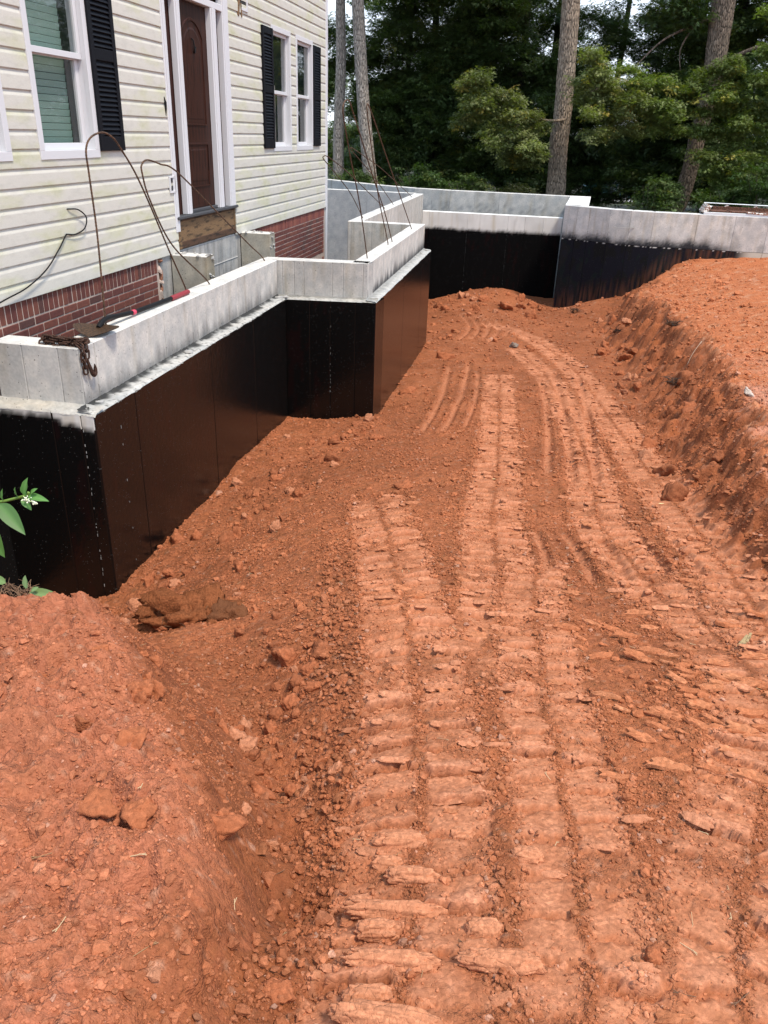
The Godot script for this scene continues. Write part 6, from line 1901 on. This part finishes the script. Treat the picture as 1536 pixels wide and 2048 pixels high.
func make_sprays() -> void:
	# a twig with lobed, drooping leaves, about 0.6 m across
	for v in 4:
		rw.seed = 40 + v
		var m := MB.new()
		var n := 22
		for i in n:
			var t := float(i) / n
			var a := i * 2.4 + rw.randf() * 0.8
			var at := Vector3(rw.randf_range(-0.05, 0.05), -0.06 * t, 0.0) + Vector3(cos(a), 0.0, sin(a)) * 0.20 * rw.randf() + Vector3((t - 0.5) * 0.34, rw.randf_range(-0.10, 0.10), 0)
			var dir := Vector3(cos(a) + 0.4 * (t - 0.5), rw.randf_range(-0.75, 0.25), sin(a)).normalized()
			var up := Vector3(rw.randf_range(-0.5, 0.5), 1.0, rw.randf_range(-0.5, 0.5)).normalized()
			var side := dir.cross(up).normalized()
			up = side.cross(dir).normalized()
			var l := rw.randf_range(0.11, 0.18)
			var c := Color.WHITE * rw.randf_range(0.72, 1.25)
			# three pairs of narrow lobes
			var mid := [at, at + dir * l * 0.45 + up * 0.01, at + dir * l]
			for lb in [[0.15, 0.62, 0.42], [0.42, 0.95, 0.36]]:
				for s in [-1.0, 1.0]:
					var p0: Vector3 = at + dir * l * (lb[0] as float)
					var p1: Vector3 = at + dir * l * (lb[0] + 0.22)
					var tip: Vector3 = at + dir * l * (lb[1] as float) + side * s * l * (lb[2] as float) - up * 0.015
					m.tri3(p0, p1, tip, (up - side * s * 0.25).normalized(), c)
			m.tri3(at + dir * l * 0.1 - side * l * 0.09, at + dir * l * 0.1 + side * l * 0.09, at + dir * l, up, c)
		m.tube([Vector3(-0.26, 0.02, 0), Vector3(0, 0.0, 0), Vector3(0.22, -0.05, 0)], [0.008, 0.006, 0.003], 3, Color(0.5, 0.42, 0.36))
		sprays.append(m.mesh())

func crown(parent: Node, called: String, blobs: Array, tone: Color, vary: float, size := 1.0, dens := 1.0) -> void:
	# blobs: [centre, radii, how many sprays]
	var xf := [[], [], [], []]
	var cl := [[], [], [], []]
	for b in blobs:
		var ctr: Vector3 = b[0]
		var r: Vector3 = b[1]
		# the blob itself is a few clumps
		var clumps := []
		if b[2] <= 21:
			clumps.append([ctr, 0.95, rw.randf_range(0.8, 1.25)])
		for k in (0 if b[2] <= 21 else int(5 + b[2] / 14.0)):
			var d := Vector3(rw.randfn(0, 1), rw.randfn(0, 1), rw.randfn(0, 1)).normalized() * pow(rw.randf(), 0.45)
			clumps.append([ctr + d * r * 0.85, rw.randf_range(0.28, 0.5), rw.randf_range(0.75, 1.3)])
		for i in int(b[2] * dens):
			var c: Array = clumps[rw.randi() % clumps.size()]
			var d := Vector3(rw.randfn(0, 0.55), rw.randfn(0, 0.4), rw.randfn(0, 0.55))
			var p: Vector3 = c[0] + d * r * c[1]
			var s := size * rw.randf_range(0.75, 1.3)
			var bas := Basis(Vector3.UP, rw.randf() * TAU) * Basis(Vector3.RIGHT, rw.randf_range(-0.6, 0.6)) * Basis(Vector3.BACK, rw.randf_range(-0.5, 0.5))
			var k := rw.randi() % 4
			xf[k].append(Transform3D(bas.scaled(Vector3.ONE * s), p))
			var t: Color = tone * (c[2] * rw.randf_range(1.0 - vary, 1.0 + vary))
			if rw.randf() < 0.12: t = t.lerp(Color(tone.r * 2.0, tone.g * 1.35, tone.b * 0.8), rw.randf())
			cl[k].append(Color(t.r, t.g, t.b))
	for k in 4:
		if xf[k].size() > 0:
			tag(many(called, sprays[k], MT["leaf"], xf[k], cl[k], parent), "", "", "", "stuff")

func trunk(parent: Node, pts: Array, rad: Array, material: String, called := "trunk") -> void:
	var path := smooth_path(pts, 10)
	var rr := []
	for i in path.size():
		var q := float(i) / (path.size() - 1) * (rad.size() - 1)
		var k := int(min(q, rad.size() - 2))
		rr.append(lerpf(rad[k], rad[k + 1], q - k) * (1.0 + 0.05 * nb.get_noise_2d(i * 0.4, rad[0] * 50.0)))
	var off: Vector3 = (parent as Node3D).position
	for i in path.size(): path[i] -= off
	var m := MB.new()
	m.tube(path, rr, 14)
	obj(called, m.mesh(), MT[material], parent)

func tree(called: String, label: String, cat: String, pts: Array, rad: Array, bark: String, limbs: Array, blobs: Array, tone: Color, group := "", size := 1.0) -> Node3D:
	var t := thing(called, label, cat, pts[0], group)
	trunk(t, pts, rad, bark)
	for l in limbs:
		trunk(t, l[0], l[1], bark, "limb")
	var moved := []
	var cat_dense := called == "oak_tree"
	for b in blobs: moved.append([b[0] - t.position, b[1], b[2]])
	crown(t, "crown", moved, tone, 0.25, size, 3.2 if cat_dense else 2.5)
	return t

func light_sprays(at: Array, z: float) -> Array:
	# small tufts of leaves hanging off the low front branches
	var o := []
	for p in at:
		o.append([Vector3(p.x + rw.randf_range(-0.1, 0.1), p.y + rw.randf_range(-0.08, 0.08), z + rw.randf_range(-0.5, 0.4)), Vector3(rw.randf_range(0.26, 0.42), rw.randf_range(0.18, 0.30), 0.34), 21])
	return o

func woods() -> void:
	rw.seed = 77
	make_sprays()
	var fy := -1.0
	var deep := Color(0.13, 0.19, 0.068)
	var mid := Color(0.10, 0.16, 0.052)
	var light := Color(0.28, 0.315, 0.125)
	# the four trunks in front
	tree("oak_tree", "slim pale trunked tree hugging the house corner, leftmost in the woods", "tree", [Vector3(-3.28, fy, -29), Vector3(-3.30, 1.0, -29), Vector3(-3.24, 3.2, -29), Vector3(-3.27, 6, -29), Vector3(-3.1, 12, -29)], [0.20, 0.185, 0.165, 0.15, 0.08], "bark_pale",
		[], [[Vector3(-3.3, 8.2, -29.5), Vector3(3.4, 2.6, 3.0), 110], [Vector3(-4.5, 11.5, -29), Vector3(4.0, 2.5, 4.0), 110]], deep, "", 1.5)
	tree("oak_tree", "tall pale trunked tree behind the rebar hoops, second from the house", "tree", [Vector3(-1.92, fy, -28.5), Vector3(-2.12, 0.2, -28.5), Vector3(-2.37, 2.2, -28.5), Vector3(-2.60, 4.9, -28.5), Vector3(-2.8, 8, -28.5), Vector3(-2.5, 13, -28.5)], [0.24, 0.225, 0.205, 0.19, 0.16, 0.08], "bark_pale",
		[], [[Vector3(-1.5, 8.6, -28.5), Vector3(3.6, 2.6, 3.4), 110], [Vector3(0.2, 12.0, -29), Vector3(4.0, 2.5, 4.0), 110]], deep, "", 1.5)
	tree("oak_tree", "thick brown oak trunk rising in the middle, behind the retaining wall joint", "tree", [Vector3(4.14, fy - 0.4, -29), Vector3(4.15, -0.4, -29), Vector3(4.10, 0.5, -29), Vector3(4.06, 1.2, -29), Vector3(4.08, 1.75, -29), Vector3(4.06, 2.6, -29), Vector3(3.94, 5.0, -29), Vector3(3.8, 8, -29), Vector3(3.7, 14, -29)], [0.42, 0.325, 0.30, 0.31, 0.295, 0.29, 0.285, 0.26, 0.12], "bark",
		[[[Vector3(4.3, 1.8, -28.9), Vector3(3.6, 1.72, -28.3), Vector3(2.6, 1.95, -27.9), Vector3(1.6, 2.3, -27.6)], [0.05, 0.04, 0.028, 0.012]], [[Vector3(4.5, 2.3, -28.9), Vector3(5.0, 2.6, -28.2), Vector3(5.6, 2.9, -27.8), Vector3(6.0, 2.7, -27.5)], [0.05, 0.04, 0.025, 0.012]], [[Vector3(2.9, 1.85, -28.0), Vector3(2.6, 1.3, -27.8), Vector3(2.4, 0.9, -27.6)], [0.022, 0.016, 0.008]]],
		light_sprays([Vector2(1.15, 2.55), Vector2(1.5, 2.8), Vector2(1.2, 2.1), Vector2(1.05, 1.65), Vector2(1.6, 2.25), Vector2(1.55, 1.75), Vector2(2.1, 2.4), Vector2(2.1, 1.9), Vector2(2, 1.45), Vector2(2.6, 2.2), Vector2(2.6, 1.75), Vector2(2.55, 1.3), Vector2(3.1, 1.9), Vector2(3.1, 1.4), Vector2(3.5, 1.6), Vector2(2.2, 1), Vector2(2.7, 0.85), Vector2(3.2, 0.95), Vector2(2.6, 0.55), Vector2(3.4, 0.75), Vector2(3, 0.55), Vector2(4.5, 2.75), Vector2(4.9, 2.95), Vector2(5.3, 2.75), Vector2(4.8, 2.4), Vector2(5.2, 2.3), Vector2(5.6, 2.45), Vector2(5, 1.95), Vector2(5.4, 1.8), Vector2(5.8, 2), Vector2(6.1, 1.6), Vector2(5.7, 1.45), Vector2(5.2, 1.4), Vector2(6, 2.4), Vector2(4.8, 3.4)], -27.6), light, "", 0.62)
	crown_of_last("oak_tree", [[Vector3(4.0, 9.0, -29.5), Vector3(4.2, 2.6, 3.6), 170], [Vector3(4.0, 12.6, -29), Vector3(4.5, 2.5, 4.0), 140]], deep, 1.5)
	tree("oak_tree", "big leaning brown trunk on the right, behind the scaffold board", "tree", [Vector3(8.0, fy - 0.2, -30), Vector3(8.28, -0.6, -30), Vector3(8.44, 0.4, -30), Vector3(8.50, 1.6, -30), Vector3(8.62, 2.9, -30), Vector3(8.52, 5.2, -30), Vector3(8.4, 8, -30), Vector3(8.3, 14, -30)], [0.38, 0.285, 0.26, 0.265, 0.30, 0.36, 0.28, 0.12], "bark_mid",
		[[[Vector3(8.7, 4.9, -30), Vector3(7.8, 4.55, -30), Vector3(6.9, 4.1, -29.8), Vector3(6.2, 3.4, -29.6)], [0.06, 0.045, 0.03, 0.012]], [[Vector3(8.8, 3.5, -30), Vector3(9.6, 3.9, -29.2), Vector3(10.4, 3.9, -28.6)], [0.08, 0.05, 0.02]], [[Vector3(7.8, 4.55, -30), Vector3(7.5, 3.9, -30), Vector3(7.6, 3.3, -30)], [0.03, 0.02, 0.01]]],
		light_sprays([Vector2(6.4, 2.7), Vector2(6.8, 2.95), Vector2(7.2, 2.6), Vector2(6.9, 2.3), Vector2(6.5, 2.1), Vector2(7.3, 2), Vector2(7, 1.7), Vector2(6.4, 1.5), Vector2(7.6, 2.5), Vector2(8, 2.8), Vector2(8.4, 2.5), Vector2(8.8, 2.8), Vector2(8.2, 2.1), Vector2(8.7, 2.2), Vector2(9.1, 2.5), Vector2(9.5, 2.9), Vector2(9.2, 1.9), Vector2(9.6, 2.3), Vector2(10, 2.6), Vector2(9.9, 3.3), Vector2(10.3, 3), Vector2(9.5, 3.6), Vector2(10.1, 4.1), Vector2(9.3, 1.4), Vector2(9.8, 1.7), Vector2(10.2, 2), Vector2(9.5, 0.9), Vector2(10, 1.2), Vector2(10.4, 1.5), Vector2(8.9, 1.1), Vector2(8.6, 1.5), Vector2(9.2, 0.5), Vector2(9.8, 0.5), Vector2(10.3, 0.7), Vector2(8.8, 0.6), Vector2(10.4, 4.6), Vector2(9.8, 4.6), Vector2(8.3, 1.5), Vector2(8.1, 3.2), Vector2(8.6, 3.3), Vector2(9.0, 3.3), Vector2(7.7, 1.6), Vector2(8.4, 1.0), Vector2(9.0, 0.2), Vector2(9.6, 0.1), Vector2(10.1, 0.2), Vector2(6.2, 2.2), Vector2(6.1, 2.8), Vector2(5.9, 3.2)], -27.7), Color(0.24, 0.305, 0.10), "", 0.62)
	crown_of_last("oak_tree", [[Vector3(9.0, 8.6, -30.5), Vector3(4.2, 2.6, 3.6), 170], [Vector3(10.0, 12.0, -30), Vector3(4.5, 2.5, 4.0), 140], [Vector3(7.2, 4.9, -30.2), Vector3(1.3, 0.5, 0.8), 70]], deep, 1.3)
	# darker trees behind: x, z, trunk radius, lean, label, crown blobs
	var back := [
		[-2.3, -36.0, 0.13, 0.25, "thin brown trunk deep in the shade left of the middle", [[Vector3(-4.2, 3.9, -34), Vector3(1.6, 1.1, 1.2), 150], [Vector3(-2.6, 4.4, -34.5), Vector3(1.8, 1.2, 1.2), 170], [Vector3(-2.9, 2.3, -34), Vector3(1.5, 1.1, 1.2), 170]], 1.0],
		[-0.9, -35.0, 0.16, -0.1, "dark leafy tree behind the second pale trunk", [[Vector3(-1.0, 3.4, -34), Vector3(1.5, 1.0, 1.2), 190], [Vector3(-0.3, 1.6, -34), Vector3(1.7, 1.2, 1.2), 230], [Vector3(-1.8, 0.6, -34), Vector3(1.5, 0.9, 1.2), 150]], 0.9],
		[1.0, -38.0, 0.20, 0.1, "straight dark trunk between the pale trunks and the middle oak", [[Vector3(0.6, 4.9, -37), Vector3(2.0, 1.3, 1.2), 210], [Vector3(1.6, 3.2, -37), Vector3(1.6, 1.1, 1.2), 190]], 0.85],
		[2.4, -34.0, 0.14, 0.1, "dark low tree in the shade left of the middle oak", [[Vector3(1.6, 2.2, -33.5), Vector3(1.5, 1.1, 1.0), 210], [Vector3(2.4, 0.6, -33.5), Vector3(1.6, 0.9, 1.0), 180], [Vector3(3.0, 3.4, -34), Vector3(1.4, 1.0, 1.0), 140]], 0.8],
		[5.9, -35.0, 0.12, 0.2, "airy tree right of the middle oak with bright sky in it", [[Vector3(5.6, 4.6, -34.5), Vector3(1.6, 0.9, 1.0), 75], [Vector3(6.6, 3.0, -34.5), Vector3(1.3, 0.7, 1.0), 100], [Vector3(5.6, 1.2, -34), Vector3(1.4, 0.8, 1.0), 150]], 0.9],
		[8.5, -33.0, 0.15, -0.25, "small forked dark tree left of the leaning trunk", [[Vector3(7.7, 1.9, -32.5), Vector3(1.2, 0.8, 0.9), 150], [Vector3(8.2, 1.1, -33), Vector3(1.0, 0.6, 0.9), 80]], 0.75],
		[8.5, -34.0, 0.19, 0.05, "dark trunk half hidden beside the top of the leaning one", [[Vector3(8.3, 5.2, -34), Vector3(1.6, 1.0, 1.0), 110], [Vector3(10.0, 4.6, -34), Vector3(1.6, 1.2, 1.0), 170]], 0.8],
		[9.5, -32.0, 0.19, 0.0, "dark trunk just right of the leaning one, in deep shade", [[Vector3(10.4, 2.6, -32.5), Vector3(1.6, 1.2, 1.0), 200], [Vector3(10.8, 0.8, -32), Vector3(1.5, 1.0, 1.0), 170]], 1.0],
		[3.6, -40.0, 0.18, 0.0, "shaded tree far behind the middle oak", [[Vector3(3.6, 5.4, -40), Vector3(1.8, 1.0, 1.2), 110], [Vector3(4.6, 2.4, -40), Vector3(2.0, 1.2, 1.2), 180], [Vector3(4.4, 0.4, -39), Vector3(2.0, 0.9, 1.2), 150]], 0.8]]
	for b in back:
		var x: float = b[0]
		var z: float = b[1]
		var top := 7.0
		var lim := []
		if "forked" in b[4]:
			lim = [[[Vector3(x + 0.05, 0.3, z), Vector3(x - 0.5, 0.9, z), Vector3(x - 1.2, 1.2, z)], [0.07, 0.05, 0.02]], [[Vector3(x, 0.2, z), Vector3(x + 0.5, 0.7, z), Vector3(x + 0.7, 1.4, z)], [0.06, 0.04, 0.02]]]
			top = 2.4
		var more: Array = b[5]
		for q in 14:
			var by: float = -0.4 + q * 0.55
			var bx: float = x + rw.randf_range(-1.7, 1.7)
			if by > 3.3 and bx > 3.0 and bx < 8.2 and rw.randf() < 0.35: continue
			more.append([Vector3(bx, by, z + 1.0 + rw.randf_range(-1.0, 0.6)), Vector3(1.5, 0.75, 0.9), 105 if by < 3.4 else 80])
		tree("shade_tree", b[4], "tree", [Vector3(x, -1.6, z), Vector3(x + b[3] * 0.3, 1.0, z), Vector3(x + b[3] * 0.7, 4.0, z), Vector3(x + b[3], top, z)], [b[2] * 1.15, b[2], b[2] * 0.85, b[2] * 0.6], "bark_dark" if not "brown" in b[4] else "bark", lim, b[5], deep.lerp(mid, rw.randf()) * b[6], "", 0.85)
	# bushes along the back of the wall
	for e in [[-2.6, -27.6, 0.9, 0.9, "small green bush between the two pale trunks, at the wall top", mid], [-0.3, -27.2, 1.2, 1.0, "round light green bush just right of the second pale trunk", Color(0.085, 0.15, 0.04)], [1.2, -27.4, 1.1, 0.9, "dark bush over the wall, left of the middle oak", deep], [2.7, -27.2, 0.9, 0.8, "brownish green bush at the foot of the middle oak", Color(0.07, 0.085, 0.035)], [7.2, -27.6, 0.8, 1.0, "dark bush left of the leaning trunk's foot", deep], [9.0, -27.0, 0.9, 0.9, "dark green bush behind the scaffold board, left end", mid], [10.2, -26.8, 1.1, 1.4, "bright green bush behind the scaffold board at the right edge", Color(0.085, 0.15, 0.045)], [9.6, -41.0, 1.0, 1.2, "dark bush in front of the far shed", deep]]:
		var p := Vector3(e[0], -1.2, e[1])
		var t := thing("bush", e[4], "bush", p)
		var m := MB.new()
		for i in 9:
			var a := i * 2.4
			m.tube([Vector3(0.05 * cos(a), -0.1, 0.05 * sin(a)), Vector3(0.3 * cos(a), e[3] * 0.6, 0.3 * sin(a)), Vector3(0.55 * e[2] * cos(a), e[3] * 1.2, 0.5 * sin(a))], [0.02, 0.014, 0.005], 5, Color(0.10, 0.075, 0.05))
		obj("stems", m.mesh(), MT["plain"], t)
		crown(t, "foliage", [[Vector3(0, e[3] * 0.75, 0), Vector3(e[2], e[3] * 0.75, 0.6), 130], [Vector3(e[2] * 0.3, e[3] * 1.15, 0.1), Vector3(e[2] * 0.6, e[3] * 0.4, 0.4), 45]], e[5], 0.25, 0.55, 3.0)
	# the wood goes on behind as one mass
	var blobs := []
	for i in 26:
		var x := -14.0 + i * 1.55 + rw.randf_range(-0.6, 0.6)
		if x > 5.4 and x < 10.2: continue
		blobs.append([Vector3(x, 0.2, -46.0 + rw.randf_range(-3, 3)), Vector3(1.6, 1.6, 1.2), 90])
		blobs.append([Vector3(x + 0.7, 3.0 + rw.randf_range(-0.4, 0.5), -48.0 + rw.randf_range(-3, 3)), Vector3(1.7, 1.5, 1.2), 85])
	for i in 34:
		blobs.append([Vector3(-26.0 + i * 2.0, 0.0 + rw.randf_range(-0.5, 0.8), -74.0 + rw.randf_range(-4, 4)), Vector3(2.4, 2.4, 1.6), 70])
	for i in 14:
		blobs.append([Vector3(-8.0 + i * 1.9, rw.randf_range(7.0, 8.5), -36.0 + rw.randf_range(-4, 4)), Vector3(2.0, 1.4, 2.0), 60])
	var far := Node3D.new()
	far.name = "distant_woods"
	add_child(far)
	tag(far, "mass of dark trees filling the background", "woods", "", "stuff")
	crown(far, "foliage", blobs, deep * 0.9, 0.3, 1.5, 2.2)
	# more woods to both sides, so the light in the clearing is right
	var side := Node3D.new()
	side.name = "side_woods"
	add_child(side)
	tag(side, "wall of dark trees beyond the right and left of the view", "woods", "", "stuff")
	blobs = []
	for i in 14:
		blobs.append([Vector3(13.5 + rw.randf_range(0, 3), 3.0 + rw.randf_range(-1, 3), -34.0 + i * 0.9), Vector3(2.0, 2.5, 2.0), 70])
		blobs.append([Vector3(-10.5 + rw.randf_range(-3, 0), 3.0 + rw.randf_range(-1, 4), -34.0 + i * 0.6), Vector3(2.0, 2.5, 2.0), 60])
	crown(side, "foliage", blobs, deep, 0.3, 1.5)

func crown_of_last(kind: String, blobs: Array, tone: Color, size: float) -> void:
	var t: Node3D = null
	for c in get_children():
		if String(c.name).begins_with(kind): t = c
	var moved := []
	for b in blobs: moved.append([b[0] - t.position, b[1], b[2]])
	crown(t, "crown", moved, tone, 0.25, size)

func forest_floor() -> void:
	var m := MB.new()
	var xs := []
	var zs := []
	var x := -120.0
	while x <= 120.0:
		xs.append(x); x += 0.8 if absf(x) < 16.0 else 8.0
	var z := -22.4
	while z >= -190.0:
		zs.append(z); z -= 0.8 if z > -60.0 else 8.0
	for j in zs.size():
		for i in xs.size():
			var y: float = -1.15 - 0.9 * smoothstep(-27.0, -50.0, zs[j]) + 0.12 * nb.get_noise_2d(xs[i] * 0.3, zs[j] * 0.3)
			if zs[j] > -25.5 and xs[i] > -8.0 and xs[i] < 5.0: y = -3.1
			if zs[j] > -20.0: y -= 0.5
			var c := Color(0.055, 0.042, 0.024).lerp(Color(0.04, 0.055, 0.02), clampf(0.5 + nb.get_noise_2d(xs[i], zs[j]), 0.0, 1.0))
			m.vert(Vector3(xs[i], y, zs[j]), Vector3.UP, c)
	for j in zs.size() - 1:
		for i in xs.size() - 1:
			var k: int = j * xs.size() + i
			m.tri(k, k + 1, k + xs.size() + 1, Vector3.UP); m.tri(k, k + xs.size() + 1, k + xs.size(), Vector3.UP)
	tag(obj("forest_floor", m.mesh(), MT["litter"]), "", "", "", "structure")

func far_yard() -> void:
	# what shows between the trunks on the far side of the wood
	var t := thing("covered_trailer", "teal tarp covered trailer glimpsed between the trees, far away", "trailer", Vector3(6.75, -2.0, -52))
	var m := MB.new()
	var sec := [Vector2(-0.62, 0.25), Vector2(-0.66, 0.7), Vector2(-0.5, 1.0), Vector2(-0.15, 1.14), Vector2(0.15, 1.14), Vector2(0.5, 1.0), Vector2(0.66, 0.7), Vector2(0.62, 0.25)]
	for i in sec.size() - 1:
		var d: Vector2 = sec[i + 1] - sec[i]
		m.quad(Vector3(sec[i].x, sec[i].y, 1.6), Vector3(sec[i + 1].x, sec[i + 1].y, 1.6), Vector3(sec[i + 1].x, sec[i + 1].y, -1.6), Vector3(sec[i].x, sec[i].y, -1.6), Vector3(-d.y, d.x, 0).normalized())
	for i in range(1, sec.size() - 2):
		m.tri3(Vector3(sec[0].x, sec[0].y, 1.6), Vector3(sec[i].x, sec[i].y, 1.6), Vector3(sec[i + 1].x, sec[i + 1].y, 1.6), Vector3.BACK)
	m.tri3(Vector3(sec[0].x, sec[0].y, 1.6), Vector3(sec[6].x, sec[6].y, 1.6), Vector3(sec[7].x, sec[7].y, 1.6), Vector3.BACK)
	obj("tarp", m.mesh(), MT["teal"], t)
	m = MB.new(); m.box(Vector3(0.05, 1.12, 0.9), Vector3(0.5, 0.16, 1.0), 0.05)
	obj("white_pack", m.mesh(), MT["white"], t)
	m = MB.new(); m.box(Vector3(0, 0.2, 0), Vector3(1.5, 0.1, 3.4), 0.02)
	obj("trailer_bed", m.mesh(), MT["white"], t)
	for s in [-0.75, 0.75]:
		m = MB.new(); m.tube([Vector3(s - 0.08, 0.2, 0.3), Vector3(s + 0.08, 0.2, 0.3)], [0.26], 14)
		obj("wheel", m.mesh(), MT["black"], t)
	var b := thing("grey_bin", "grey panelled bin with white rim glimpsed between the trees, far away", "bin", Vector3(8.35, -1.85, -52))
	m = MB.new(); m.box(Vector3(0, 0.45, 0), Vector3(1.0, 0.85, 1.0), 0.03)
	obj("body", m.mesh(), MT["grey"], b)
	m = MB.new(); m.box(Vector3(0.1, 0.92, 0), Vector3(1.15, 0.1, 1.1), 0.03)
	obj("rim", m.mesh(), MT["white"], b)
	for k in 4:
		m = MB.new(); m.box(Vector3(-0.4 + k * 0.26, 0.45, 0.51), Vector3(0.05, 0.8, 0.03), 0.005)
		obj("rib", m.mesh(), MT["teal"], b)
	m = MB.new(); m.box(Vector3(0, 0.01, 0.1), Vector3(2.6, 0.05, 1.6), 0.01)
	tag(obj("pale_slab", m.mesh(), MT["white"], self, Transform3D(Basis.IDENTITY, Vector3(7.7, -1.93, -51.6))), "pale slab under the far bin and trailer, seen between trees", "slab")
	var s := thing("far_shed", "dark shed with white posts glimpsed through the trees, far away", "shed", Vector3(9.3, -2.0, -58))
	m = MB.new(); m.box(Vector3(0.4, 1.35, -1.5), Vector3(3.4, 2.7, 2.0), 0.02)
	obj("wall", m.mesh(), MT["shed"], s)
	m = MB.new(); m.box(Vector3(0.3, 2.8, -1.0), Vector3(4.2, 0.14, 3.4), 0.03, Color.WHITE, Basis(Vector3.BACK, -0.12))
	obj("roof", m.mesh(), MT["grey"], s)
	for k in 4:
		m = MB.new(); m.box(Vector3(-0.9 + k * 0.62, 1.3, 0.3), Vector3(0.09, 2.6, 0.09), 0.01)
		obj("post", m.mesh(), MT["white"], s)

func _ready() -> void:
	rng.seed = 20240
	# camera
	var cam := Camera3D.new()
	cam.name = "camera"
	cam.basis = Basis(Vector3.UP, 0.169245) * Basis(Vector3.RIGHT, -0.446750) * Basis(Vector3.BACK, 0.037253)
	cam.position = CAM
	cam.fov = 65.786
	cam.near = 0.05
	cam.far = 600.0
	add_child(cam)
	cam.current = true
	# a bright, thinly overcast sky
	var env := Environment.new()
	var sm := ProceduralSkyMaterial.new()
	sm.sky_top_color = Color(0.70, 0.80, 0.93)
	sm.sky_horizon_color = Color(0.93, 0.96, 0.99)
	sm.sky_curve = 0.2
	sm.ground_bottom_color = Color(0.25, 0.20, 0.16)
	sm.ground_horizon_color = Color(0.5, 0.5, 0.48)
	sm.sun_angle_max = 40.0
	var sky := Sky.new()
	sky.sky_material = sm
	env.background_mode = Environment.BG_SKY
	env.sky = sky
	env.background_energy_multiplier = 1.0
	env.tonemap_mode = Environment.TONE_MAPPER_LINEAR
	env.tonemap_exposure = 1.95
	env.sdfgi_enabled = true
	env.ssao_enabled = true
	env.ssil_enabled = true
	var we := WorldEnvironment.new()
	we.name = "environment"
	we.environment = env
	add_child(we)
	var sun := DirectionalLight3D.new()
	sun.name = "sun"
	sun.light_energy = 0.72
	sun.light_color = Color(1.0, 0.95, 0.88)
	sun.light_angular_distance = 9.0
	sun.shadow_enabled = true
	sun.basis = Basis.looking_at(Vector3(-0.42, -1.0, -0.30).normalized(), Vector3.FORWARD)
	add_child(sun)
	# noises
	for e in [[nb, 1.1, 3, 1], [nm, 4.6, 3, 2], [nf, 17.0, 2, 3], [ns, 60.0, 2, 4]]:
		e[0].noise_type = FastNoiseLite.TYPE_SIMPLEX_SMOOTH
		e[0].frequency = e[1]; e[0].fractal_octaves = e[2]; e[0].seed = e[3]
	nc.noise_type = FastNoiseLite.TYPE_CELLULAR
	nc.frequency = 16.0
	nc.fractal_type = FastNoiseLite.FRACTAL_NONE
	nc.seed = 9
	make_textures()
	make_materials()
	build_ground()
	forest_floor()
	house()
	porch_walls()
	rear_walls()
	stub_walls()
	woods()
	far_yard()
	rebars()
	shovel()
	chain()
	cable()
	walkboard()
	weeds()
	sod()
	clods()
	scatter_clay()
